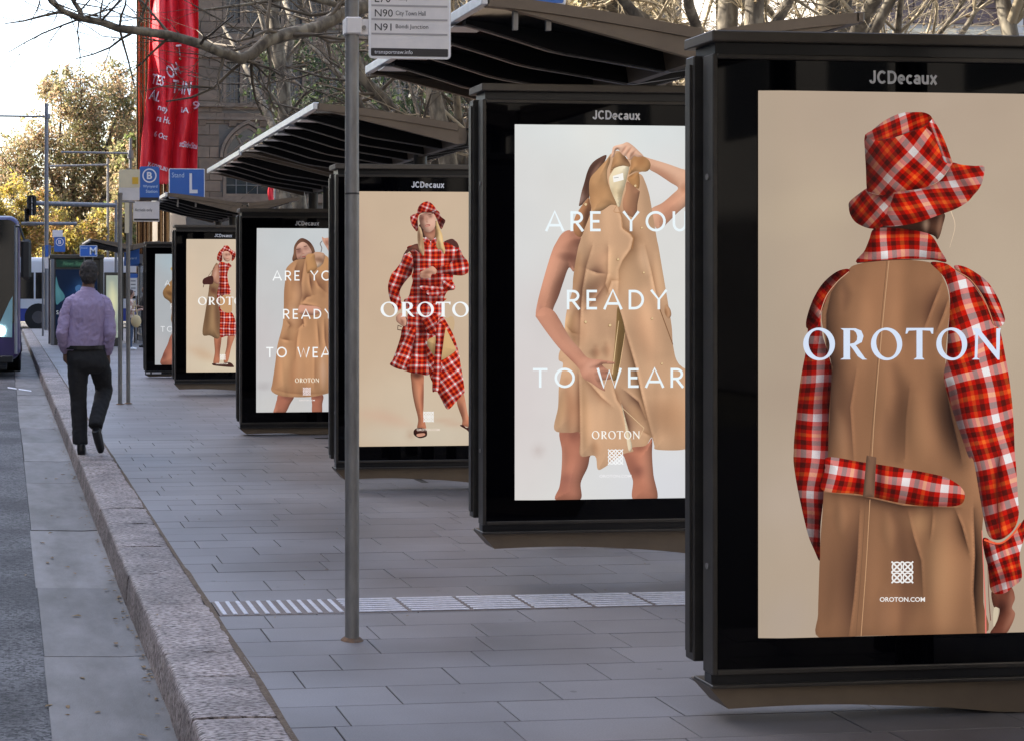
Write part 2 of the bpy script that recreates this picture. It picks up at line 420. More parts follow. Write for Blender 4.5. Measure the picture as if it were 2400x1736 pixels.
# monoline capitals on a unit cap height (y down), as polylines
def arc(cx, cy, rx, ry, a0, a1, n=18): return [(cx + rx*math.cos(R(a0+(a1-a0)*i/n)), cy + ry*math.sin(R(a0+(a1-a0)*i/n))) for i in range(n+1)]
GL = {'A': (.86, [[(0, 1), (.43, 0), (.86, 1)], [(.15, .7), (.71, .7)]]), 'R': (.62, [[(.06, 0), (.06, 1)], [(.0, .06), (.3, .06)] + arc(.3, .3, .26, .24, -90, 90, 10) + [(.06, .54)], [(.28, .54), (.62, 1)]]),
      'E': (.52, [[(.06, 0), (.06, 1)], [(0, .06), (.52, .06)], [(0, .5), (.46, .5)], [(0, .94), (.52, .94)]]), 'Y': (.76, [[(0, 0), (.38, .5), (.76, 0)], [(.38, .48), (.38, 1)]]),
      'O': (.98, [arc(.49, .5, .44, .45, 0, 360, 36)]), 'U': (.7, [[(.06, 0), (.06, .62)] + arc(.35, .62, .29, .33, 180, 0, 14) + [(.64, 0)]]),
      'D': (.76, [[(.06, 0), (.06, 1)], [(0, .06), (.28, .06)] + arc(.28, .5, .42, .44, -90, 90, 14) + [(0, .94)]]), 'T': (.72, [[(0, .06), (.72, .06)], [(.36, 0), (.36, 1)]]),
      'W': (1.14, [[(0, 0), (.3, 1), (.57, .12), (.84, 1), (1.14, 0)]]), '?': (.46, [arc(.23, .28, .18, .22, 180, 400, 14) + [(.23, .6), (.23, .72)], [(.23, .88), (.23, 1)]]), ' ': (.42, [])}
def sans(P, st, x0, x1, y0, y1, col, w=.13, gap=.36):
    tot = sum(GL[c][0] for c in st) + gap * (len(st) - 1); sx = (x1 - x0) / tot; sy = (y1 - y0); x = x0
    for c in st:
        for pl in GL[c][1]:
            P.stroke([(x + a*sx, y0 + b*sy) for a, b in pl], w*sy, col, k=1)
        x += (GL[c][0] + gap) * sx
def oroton(P, x0, x1, y0, y1, col):
    """serif capitals O R O T O N with thick and thin strokes; letter boxes measured on a 1665 x 273 grid"""
    c = s2l_np(np.array(col, float))
    sx = (x1 - x0) / 1665; sy = (y1 - y0) / 273
    def T(pts): return [(x0 + a*sx, y0 + b*sy) for a, b in pts]
    def ring(cx, rx, cyi=0):
        o = arc(cx, 136, rx, 137, 0, 360, 44); i = arc(cx, 136, rx*.66, 116, 0, 360, 44)
        # the inner oval leans back
        i = [(a + (136-b)*-.10, b) for a, b in i]; n = len(o)
        P.put(np.array(T(o + i)), [(k, k+1, n+k+1, n+k) for k in range(n-1)], c)
    def poly(pts, smooth=False):
        q = spline(T(pts), 5) if smooth else np.array(T(pts)); n = len(q)
        vs, es, fs, *_ = delaunay_2d_cdt([Vector(v) for v in q], [], [list(range(n))], 1, 1e-5)
        P.put(np.array([(v.x, v.y) for v in vs]), fs, c)
    ring(134, 134); ring(703, 132); ring(1252, 130)
    poly([(315, 5), (395, 5), (395, 252), (400, 266), (312, 266), (340, 250), (340, 22)])                       # R
    poly([(395, 5), (440, 5), (490, 25), (508, 70), (495, 120), (450, 145), (395, 150), (395, 135), (430, 128), (452, 105), (456, 72), (445, 40), (425, 22), (395, 20)], False)
    poly([(395, 150), (440, 143), (500, 225), (520, 255), (540, 266), (500, 268), (460, 240), (420, 180)])
    poly([(870, 2), (1098, 2), (1095, 52), (1082, 50), (1070, 25), (1005, 22), (1005, 248), (1022, 266), (930, 266), (955, 248), (955, 22), (890, 25), (876, 50), (862, 50)])
    poly([(1420, 5), (1480, 5), (1628, 190), (1628, 5), (1668, 5), (1660, 20), (1654, 268), (1640, 268), (1475, 62), (1468, 250), (1490, 266), (1422, 266), (1445, 250), (1452, 40)])
def knot(P, x0, x1, y0, y1, col, bgc=None):
    cx, cy = (x0+x1)/2, (y0+y1)/2; r = (x1-x0)/4; w = r*.26
    for i in (-1, 1):
        for j in (-1, 1):
            P.stroke([(cx + i*r + r*.86*math.cos(t), cy + j*r + r*.86*math.sin(t)) for t in np.linspace(0, 2*math.pi, 25)], w, col, k=1)
    for d in (-1, 1):
        for o in (-1, 0, 1):
            L = 2*r*(1 - abs(o)*.5)
            P.stroke([(cx + o*r - L, cy - d*(L) + d*o*r*-1), (cx + o*r + L, cy + d*(L) + d*o*r*-1)], w*1.1, col, k=1)
def zz(ox, oy, s):
    def f(*p): return [(ox + a/s, oy + b/s) for a, b in p]
    return f

BG = {'J': (.52, [[(.40, 0), (.40, .72)] + arc(.245, .72, .155, .20, 0, 180, 10)]), 'C': (.72, [arc(.38, .5, .285, .41, -42, -318, 20)]), 'D': (.70, [[(.095, 0), (.095, 1)], [(.05, .09), (.3, .09)] + arc(.3, .5, .30, .41, -90, 90, 14) + [(.05, .91)]]),
      'e': (.56, [[(.1, .66), (.46, .66)] + arc(.28, .645, .195, .275, 5, -300, 18)]), 'c': (.50, [arc(.29, .645, .2, .275, -48, -312, 16)]), 'a': (.56, [[(.45, 1), (.45, .56)] + arc(.285, .52, .165, .15, 0, -160, 8), arc(.27, .78, .175, .14, 0, 360, 16)]),
      'u': (.56, [[(.09, .3), (.09, .74)] + arc(.27, .74, .18, .18, 180, 0, 10), [(.45, .3), (.45, 1)]]), 'x': (.54, [[(.06, .3), (.48, 1)], [(.48, .3), (.06, 1)]])}
def bold_logo(st, x0, x1, y0, y1, w=.195, gap=.055):
    """heavy grotesque lettering as quads: list of (verts, faces) with y up"""
    tot = sum(BG[c][0] for c in st) + gap*(len(st)-1); sx = (x1-x0)/tot; h = y1 - y0; x = x0; out = []
    for c in st:
        for pl in BG[c][1]:
            p = np.array([(x + a*sx, y1 - b*h) for a, b in pl]); t = np.gradient(p, axis=0); n = np.stack([-t[:, 1], t[:, 0]], 1); n /= np.maximum(np.hypot(*n.T), 1e-9)[:, None]
            q = np.vstack([p + n*w*h/2, p - n*w*h/2]); k = len(p); out.append((q, [(i, i+1, k+i+1, k+i) for i in range(k-1)]))
        x += (BG[c][0] + gap)*sx
    return out
# ------------------------------------------------------------------ ground: road, gutter, kerb, footpath
KX0, KX1, GX0, KH = .648, .955, .18, .165            # kerb face, kerb back, gutter edge, kerb height
def asphalt_mat():
    m, t, b = nodes('asphalt'); L = t.links.new; N = t.nodes.new
    tc = N('ShaderNodeTexCoord')
    v = N('ShaderNodeTexVoronoi'); v.inputs['Scale'].default_value = 75; L(tc.outputs['Object'], v.inputs['Vector'])
    n = N('ShaderNodeTexNoise'); n.inputs['Scale'].default_value = 1.4; n.inputs['Detail'].default_value = 8; L(tc.outputs['Object'], n.inputs['Vector'])
    r = N('ShaderNodeValToRGB'); r.color_ramp.elements[0].color = (.024, .023, .024, 1); r.color_ramp.elements[1].color = (.062, .060, .062, 1); r.color_ramp.elements[0].position = .4; r.color_ramp.elements[1].position = .62; L(n.outputs['Fac'], r.inputs[0])
    r2 = N('ShaderNodeValToRGB'); r2.color_ramp.elements[0].position = .0; r2.color_ramp.elements[1].position = .8; r2.color_ramp.elements[0].color = (.2, .2, .2, 1); r2.color_ramp.elements[1].color = (2.6, 2.6, 2.6, 1)
    sp = N('ShaderNodeSeparateColor'); L(v.outputs['Color'], sp.inputs[0]); L(sp.outputs[0], r2.inputs[0])
    mx = N('ShaderNodeMix'); mx.data_type = 'RGBA'; mx.blend_type = 'MULTIPLY'; mx.inputs[0].default_value = 1; L(r.outputs[0], mx.inputs[6]); L(r2.outputs[0], mx.inputs[7])
    L(mx.outputs[2], b.inputs['Base Color']); b.inputs['Roughness'].default_value = .75
    bu = N('ShaderNodeBump'); bu.inputs['Strength'].default_value = .6; bu.inputs['Distance'].default_value = .006; L(v.outputs['Distance'], bu.inputs['Height']); L(bu.outputs[0], b.inputs['Normal'])
    return m
def kerb_mat():
    """granite with a picked (hammered) face: pits stretched across the kerb, lichen and dirt"""
    m, t, b = nodes('picked_granite'); L = t.links.new; N = t.nodes.new
    tc = N('ShaderNodeTexCoord'); mp = N('ShaderNodeMapping'); mp.inputs['Scale'].default_value = (16, 42, 20); g = N('ShaderNodeNewGeometry'); L(g.outputs['Position'], mp.inputs['Vector'])
    n = N('ShaderNodeTexNoise'); n.inputs['Scale'].default_value = 2.3; n.inputs['Detail'].default_value = 3; n.inputs['Roughness'].default_value = .6; L(mp.outputs[0], n.inputs['Vector'])
    r = N('ShaderNodeValToRGB'); e = r.color_ramp.elements; e[0].position = .38; e[0].color = (.05, .036, .032, 1); e[1].position = .60; e[1].color = (.44, .38, .36, 1); q = e.new(.45); q.color = (.22, .175, .16, 1); L(n.outputs['Fac'], r.inputs[0])
    oi = N('ShaderNodeObjectInfo'); mr = N('ShaderNodeMapRange'); mr.inputs[3].default_value = .78; mr.inputs[4].default_value = 1.1; L(oi.outputs['Random'], mr.inputs[0])
    n3 = N('ShaderNodeTexNoise'); n3.inputs['Scale'].default_value = 3.5; n3.inputs['Detail'].default_value = 6; L(g.outputs['Position'], n3.inputs['Vector'])
    m3 = N('ShaderNodeMapRange'); m3.inputs[1].default_value = .35; m3.inputs[2].default_value = .65; m3.inputs[3].default_value = .62; m3.inputs[4].default_value = 1.12; L(n3.outputs['Fac'], m3.inputs[0])
    m4 = N('ShaderNodeMath'); m4.operation = 'MULTIPLY'; L(mr.outputs[0], m4.inputs[0]); L(m3.outputs[0], m4.inputs[1])
    sc = N('ShaderNodeVectorMath'); sc.operation = 'SCALE'; L(r.outputs[0], sc.inputs[0]); L(m4.outputs[0], sc.inputs['Scale']); L(sc.outputs[0], b.inputs['Base Color'])
    bu = N('ShaderNodeBump'); bu.inputs['Strength'].default_value = .8; bu.inputs['Distance'].default_value = .012; L(n.outputs['Fac'], bu.inputs['Height']); L(bu.outputs[0], b.inputs['Normal']); b.inputs['Roughness'].default_value = .62
    return m
def paving_mat():
    """far paving: courses and staggered joints in world metres"""
    m, t, b = nodes('granite_paving_far'); L = t.links.new; N = t.nodes.new
    g = N('ShaderNodeNewGeometry'); br = N('ShaderNodeTexBrick'); br.offset = .43; br.offset_frequency = 2; br.squash = .8; br.squash_frequency = 3
    mp = N('ShaderNodeMapping'); mp.inputs['Scale'].default_value = (1, 1, 0); L(g.outputs['Position'], mp.inputs['Vector']); L(mp.outputs[0], br.inputs['Vector'])
    br.inputs['Scale'].default_value = 1; br.inputs['Brick Width'].default_value = .64; br.inputs['Row Height'].default_value = .25; br.inputs['Mortar Size'].default_value = .006; br.inputs['Mortar Smooth'].default_value = .1
    br.inputs['Color1'].default_value = (.172, .165, .176, 1); br.inputs['Color2'].default_value = (.21, .20, .212, 1); br.inputs['Mortar'].default_value = (.085, .08, .08, 1); br.inputs['Bias'].default_value = 0
    n = N('ShaderNodeTexNoise'); n.inputs['Scale'].default_value = .8; n.inputs['Detail'].default_value = 6; L(g.outputs['Position'], n.inputs['Vector'])
    r = N('ShaderNodeValToRGB'); r.color_ramp.elements[0].color = (.74, .72, .70, 1); r.color_ramp.elements[1].color = (1.06, 1.06, 1.06, 1); r.color_ramp.elements[0].position = .35; r.color_ramp.elements[1].position = .6; L(n.outputs['Fac'], r.inputs[0])
    mx = N('ShaderNodeMix'); mx.data_type = 'RGBA'; mx.blend_type = 'MULTIPLY'; mx.inputs[0].default_value = 1; L(br.outputs[0], mx.inputs[6]); L(r.outputs[0], mx.inputs[7]); L(mx.outputs[2], b.inputs['Base Color']); b.inputs['Roughness'].default_value = .55
    return m
def paver_mat():
    m, t, b = nodes('granite_paver'); L = t.links.new; N = t.nodes.new
    g = N('ShaderNodeNewGeometry'); oi = N('ShaderNodeObjectInfo')
    n = N('ShaderNodeTexNoise'); n.inputs['Scale'].default_value = .8; n.inputs['Detail'].default_value = 7; L(g.outputs['Position'], n.inputs['Vector'])
    r = N('ShaderNodeValToRGB'); r.color_ramp.elements[0].color = (.115, .105, .104, 1); r.color_ramp.elements[1].color = (.200, .190, .195, 1); r.color_ramp.elements[0].position = .33; r.color_ramp.elements[1].position = .58; L(n.outputs['Fac'], r.inputs[0])
    mr = N('ShaderNodeMapRange'); mr.inputs[3].default_value = .93; mr.inputs[4].default_value = 1.07; L(oi.outputs['Random'], mr.inputs[0])
    n2 = N('ShaderNodeTexNoise'); n2.inputs['Scale'].default_value = 160; n2.inputs['Detail'].default_value = 3; L(g.outputs['Position'], n2.inputs['Vector'])
    mr2 = N('ShaderNodeMapRange'); mr2.inputs[1].default_value = .3; mr2.inputs[2].default_value = .7; mr2.inputs[3].default_value = .9; mr2.inputs[4].default_value = 1.1; L(n2.outputs['Fac'], mr2.inputs[0])
    mm = N('ShaderNodeMath'); mm.operation = 'MULTIPLY'; L(mr.outputs[0], mm.inputs[0]); L(mr2.outputs[0], mm.inputs[1])
    # gum spots and scuffs
    v = N('ShaderNodeTexVoronoi'); v.inputs['Scale'].default_value = 3.1; L(g.outputs['Position'], v.inputs['Vector'])
    sp = N('ShaderNodeMapRange'); sp.inputs[1].default_value = .035; sp.inputs[2].default_value = .05; sp.inputs[3].default_value = .62; sp.inputs[4].default_value = 1; L(v.outputs['Distance'], sp.inputs[0])
    m3 = N('ShaderNodeMath'); m3.operation = 'MULTIPLY'; L(mm.outputs[0], m3.inputs[0]); L(sp.outputs[0], m3.inputs[1])
    sc = N('ShaderNodeVectorMath'); sc.operation = 'SCALE'; L(r.outputs[0], sc.inputs[0]); L(m3.outputs[0], sc.inputs['Scale']); L(sc.outputs[0], b.inputs['Base Color'])
    b.inputs['Roughness'].default_value = .5
    rr = N('ShaderNodeMapRange'); rr.inputs[3].default_value = .42; rr.inputs[4].default_value = .62; L(n.outputs['Fac'], rr.inputs[0]); L(rr.outputs[0], b.inputs['Roughness'])
    bu = N('ShaderNodeBump'); bu.inputs['Strength'].default_value = .15; bu.inputs['Distance'].default_value = .002; L(n2.outputs['Fac'], bu.inputs['Height']); L(bu.outputs[0], b.inputs['Normal'])
    return m
M['asphalt'] = asphalt_mat(); M['kerb'] = kerb_mat(); M['paving'] = paving_mat(); M['paver'] = paver_mat()
M['joint'] = pmat('joint_sand', (.065, .06, .056), .9, col2=(.10, .09, .08), vscale=8)
M['gutter'] = pmat('gutter_concrete', (.10, .088, .076), .65, col2=(.225, .208, .20), vscale=2.6, vdet=9, rnd=.22, bump=.35, bscale=90, bdist=.004, stretch=(1.5, .6, 1), lo=.3, hi=.7)
M['silt'] = pmat('brown_silt', (.085, .055, .035), .9, col2=(.15, .11, .075), vscale=40, bump=.8, bscale=90, bdist=.01)
M['terrain'] = pmat('park_ground', (.10, .10, .07), .9, col2=(.15, .13, .09), vscale=.5)

NEAR = 15.0
g = MB(); g.quad((-400, -60, -.35), (400, -60, -.35), (400, 900, -.35), (-400, 900, -.35)); tag(g.build('ground', M['terrain']), kind='structure')
g = MB()
XS = [-60, -14, -8, -4, -1.5, GX0 - .004]; YS = [-60, -10, 0, 5, 10, 20, 40, 70, 120, 400]
for a, b in zip(XS[:-1], XS[1:]):
    for c, d in zip(YS[:-1], YS[1:]): g.quad((a, c, -KH - .004), (b, c, -KH - .004), (b, d, -KH - .004), (a, d, -KH - .004))
g.quad((GX0 - .004, 58, -KH - .004), (60, 58, -KH - .004), (60, 78, -KH - .004), (GX0 - .004, 78, -KH - .004))     # cross street
tag(g.build('road', M['asphalt']), kind='structure')

gut = MB(); gut.box((GX0, -6, -KH - .12), (KX0 + .02, 58, -KH - .012)); gut = gut.build('gutter', M['joint']); tag(gut, kind='structure')
cuts = [3.0, 5.05, 6.8, 8.39, 10.4, 12.96, 14.6]; 
while cuts[-1] < 57: cuts.append(cuts[-1] + random.uniform(1.5, 2.5))
for a, b in zip(cuts[:-1], cuts[1:]):
    j = .006 + random.uniform(0, .004); z = -KH + random.uniform(-.003, .003)
    m = MB(); n = 5
    # slab with a dished cross fall towards the kerb
    x = [GX0 + random.uniform(-.012, .012), GX0 + .15, KX0 - .12, KX0 + .01]; zz_ = [z + .002, z - .002, z - .008, z - .004]
    m.prism([(x[k], zz_[k]) for k in range(4)] + [(x[3], -KH - .1), (x[0], -KH - .1)], 1, a + j, b - j)
    m.build('gutter_slab', M['gutter'], gut)
kb = MB(); kb.box((KX0 + .02, -6, -KH - .1), (KX1 - .01, 58, -.02)); kb = kb.build('kerb', M['joint']); tag(kb, kind='structure')
cuts = [3.2, 3.9, 5.21, 5.76, 6.15, 7.12, 7.9, 8.75, 9.6, 10.3, 11.5, 12.2, 13.2]
while cuts[-1] < 57: cuts.append(cuts[-1] + random.uniform(.6, 1.3))
def kerb_stone(L):
    """worn stone: rounded arris, slightly uneven top"""
    ny, nx = max(6, int(L / .06)), 9
    prof = [(KX0 - .012, -KH - .02), (KX0 - .006, -KH * .5), (KX0, -.022), (KX0 + .005, -.006), (KX0 + .017, .001), (KX0 + .11, .004), (KX0 + .2, .003), (KX1 - .04, .001), (KX1, -.002), (KX1, -.06)]
    vs = []; sd = random.uniform(0, 100)
    for i in range(ny + 1):
        y = -L/2 + L * i / ny
        for (x, z) in prof:
            d = noise.noise(Vector((x*9 + sd, y*7, z*9))) * .007 + noise.noise(Vector((x*30, y*24 + sd, z*30))) * .003
            e = -.006 if i in (0, ny) else 0
            vs.append((x + d * .7, y, z + d + e))
    k = len(prof); fs = [(i*k+j, i*k+j+1, (i+1)*k+j+1, (i+1)*k+j) for i in range(ny) for j in range(k-1)]
    fs += [tuple(range(k)), tuple(ny*k + j for j in range(k-1, -1, -1))]
    return vs, fs
for a, b in zip(cuts[:-1], cuts[1:]):
    L = b - a - .009; vs, fs = kerb_stone(L); c = (a+b)/2; hz_ = random.uniform(-.003, .002); hx_ = random.uniform(-.003, .003)
    m = MB(); m.add([(v[0] + hx_, v[1] + c, v[2] + hz_) for v in vs], fs); o = m.build('kerb_stone', M['kerb'], kb); smooth_by_angle(o, 50)

g = MB(); g.mi = 0; g.quad((KX1 - .005, -6, -.012), (9, -6, -.012), (9, NEAR, -.012), (KX1 - .005, NEAR, -.012))
g.mi = 1; g.quad((KX1 - .005, NEAR, -.002), (9, NEAR, -.002), (9, 58, -.002), (KX1 - .005, 58, -.002)); g.quad((9, -6, -.002), (30, -6, -.002), (30, 58, -.002), (9, 58, -.002))
fp = g.build('footpath', [M['joint'], M['paving']]); tag(fp, kind='structure')
# strip of silt and weeds where paving meets kerb
m = MB(); ys = np.arange(3, 57, .12); w = [.014 + .012 * noise.noise(Vector((0, y*1.3, 0))) + (.010 if y < 8 else 0) for y in ys]
for k in range(len(ys) - 1): m.quad((KX1 - .004, ys[k], -.001), (KX1 + w[k], ys[k], .001), (KX1 + w[k+1], ys[k+1], .001), (KX1 - .004, ys[k+1], -.001))
tag(m.build('silt_strip', M['silt']), kind='structure')
# pavers one by one, as far as they can be told apart
TY0, TY1 = 6.82, 7.13                                  # band of tactile paving
def paver_mesh(L, D):
    m = MB(); m.box((-L/2, -D/2, -.035), (L/2, D/2, 0), .0015)
    me = bpy.data.meshes.new('paver'); me.from_pydata(m.v, [], m.f); me.materials.append(M['paver']); return me
PAVS = {}
y = 3.55; row = 0; npav = 0
while y < NEAR and npav < 296:
    D = .25
    if y < TY0 < y + D: D = TY0 - y
    if abs(y - TY0) < .001: y = TY1; continue
    xr = 3.75 if y < 7.6 else (3.4 if y < 11 else 3.0)
    x = KX1 + .012; first = True
    off = [.22, .47, .05, .36, .58, .14][row % 6]
    while x < xr:
        L = random.choice([.6, .6, .6, .72, .48]) if not first else max(.16, off); first = False
        key = (round(L, 2), round(D, 3))
        if key not in PAVS: PAVS[key] = paver_mesh(L - .0055, D - .0055)
        o = bpy.data.objects.new('paver', PAVS[key]); o.location = (x + L/2, y + D/2, random.uniform(-.0008, .0008)); link(o, fp); npav += 1; x += L
    y += D; row += 1
# paving on to the right and beyond as one sheet at the same level
m = MB(); m.quad((3.7, 3.0, -.004), (9, 3.0, -.004), (9, NEAR, -.004), (3.7, NEAR, -.004)); m.quad((3.3, 7.6, -.004), (3.7, 7.6, -.004), (3.7, NEAR, -.004), (3.3, NEAR, -.004)); m.quad((KX1 + .01, y, -.004), (3.3, y, -.004), (3.3, NEAR, -.004), (KX1 + .01, NEAR, -.004))
tag(m.build('footpath_sheet', M['paving']), kind='structure')
# tactile paving: plates with raised bars
M['tac_base'] = pmat('tactile_plate', (.20, .165, .15), .7, col2=(.15, .125, .115), vscale=30)
M['tac_bar'] = pmat('tactile_bar', (.62, .62, .68), .38, .15, col2=(.48, .48, .52), vscale=40)
def tactile(x0, x1, bars_across, label):
    t = thing('tactile_paving', ((x0+x1)/2, (TY0+TY1)/2, 0), label, 'tactile paving', 'tactile plates set across the footpath')
    MB().box((x0 + .001, TY0 + .002, -.03), (x1 - .001, TY1 - .002, .001)).build('base_plate', M['tac_base'], t)
    if bars_across:
        n = max(1, round((x1 - x0) / .049))
        for k in range(n):
            xc = x0 + (k + .5) * (x1 - x0) / n
            MB().box((xc - .0105, TY0 + .012, .001), (xc + .0105, TY1 - .012, .0065), .003).build('bar', M['tac_bar'], t)
    else:
        n = 7
        for k in range(n):
            yc = TY0 + (k + .5) * (TY1 - TY0) / n
            MB().box((x0 + .01, yc - .0125, .001), (x1 - .01, yc + .0125, .0065), .003).build('bar', M['tac_bar'], t)
    return t
xt = KX1 + .03
for k in range(2): tactile(xt, xt + .30, True, 'tactile plate with bars along the footpath beside the kerb'); xt += .30
for k in range(7): tactile(xt, xt + .298, False, 'tactile plate with long pale bars across the footpath behind the bus stop pole'); xt += .298
# white painted mark on the road, fallen leaves
p0 = on_z(18, 909, -KH); p1 = on_z(88, 917, -KH)
m = MB(); m.quad((p0.x, p0.y, -KH + .002), (p1.x - .1, p1.y, -KH + .002), (p1.x - .1, p1.y + .25, -KH + .002), (p0.x, p0.y + .3, -KH + .002)); tag(m.build('road_marking', M['white_ink']), kind='structure')
def leaves():
    m = MB(); cols = []
    def leaf(x, y, z, s):
        a = random.uniform(0, 6.28); c, d = math.cos(a), math.sin(a); k = random.uniform(.3, .5)
        pts = [(-1, 0, 0), (-.3, k, .25), (.5, k*.8, .15), (1, 0, .1), (.5, -k*.8, .2), (-.3, -k, .25)]
        m.add([(x + (px*c - py*d)*s, y + (px*d + py*c)*s, z + .004 + pz*s*random.uniform(.3, 1)) for px, py, pz in pts], [(0, 1, 2, 3), (0, 3, 4, 5)])
    for k in range(170):
        yy = random.uniform(4.4, 20); leaf(KX0 - .02 - abs(random.gauss(0, .035)), yy, -KH - .002, random.uniform(.008, .022))
    for k in range(26): leaf(random.uniform(GX0 + .05, KX0 - .03), random.uniform(4.6, 14), -KH - .002, random.uniform(.012, .03))
    for k in range(14): leaf(random.uniform(-.6, GX0), random.uniform(4.6, 9), -KH, random.uniform(.01, .025))
    for k in range(60): leaf(random.uniform(1, 3.6), random.uniform(4.4, 14), 0, random.uniform(.004, .012))
    for k in range(16): leaf(random.uniform(KX0 + .03, KX1), random.uniform(4.6, 14), .004, random.uniform(.006, .014))
    return m
M['leaf'] = pmat('dry_leaf', (.16, .09, .04), .8, col2=(.28, .2, .1), vscale=12)
tag(leaves().build('leaf_litter', M['leaf']), 'dry brown leaves scattered in the gutter and over the paving', kind='stuff')
# ------------------------------------------------------------------ the six advertising panels
# poster left x (px), poster top y, poster bottom y, ledge-bottom y, cap-top y
PAN = [(1773, 213, 1494), (1204.5, 292, 1171), (838, 449, 1045.5), (600, 535.4, 965.6), (436.5, 561, 872), (363, 595.5, 855)]
PH, PW = 1.90, 1.069
PANEL = []
for x, t, b in PAN:
    s = (b - t) / PH; zc = F / s
    u = (x - PPX) / F
    PANEL.append((zc * (FW.y + RT.y * u), zc * (FW.x + RT.x * u), EYE + (PPY - b) / s))        # plane y, poster left x, poster bottom z

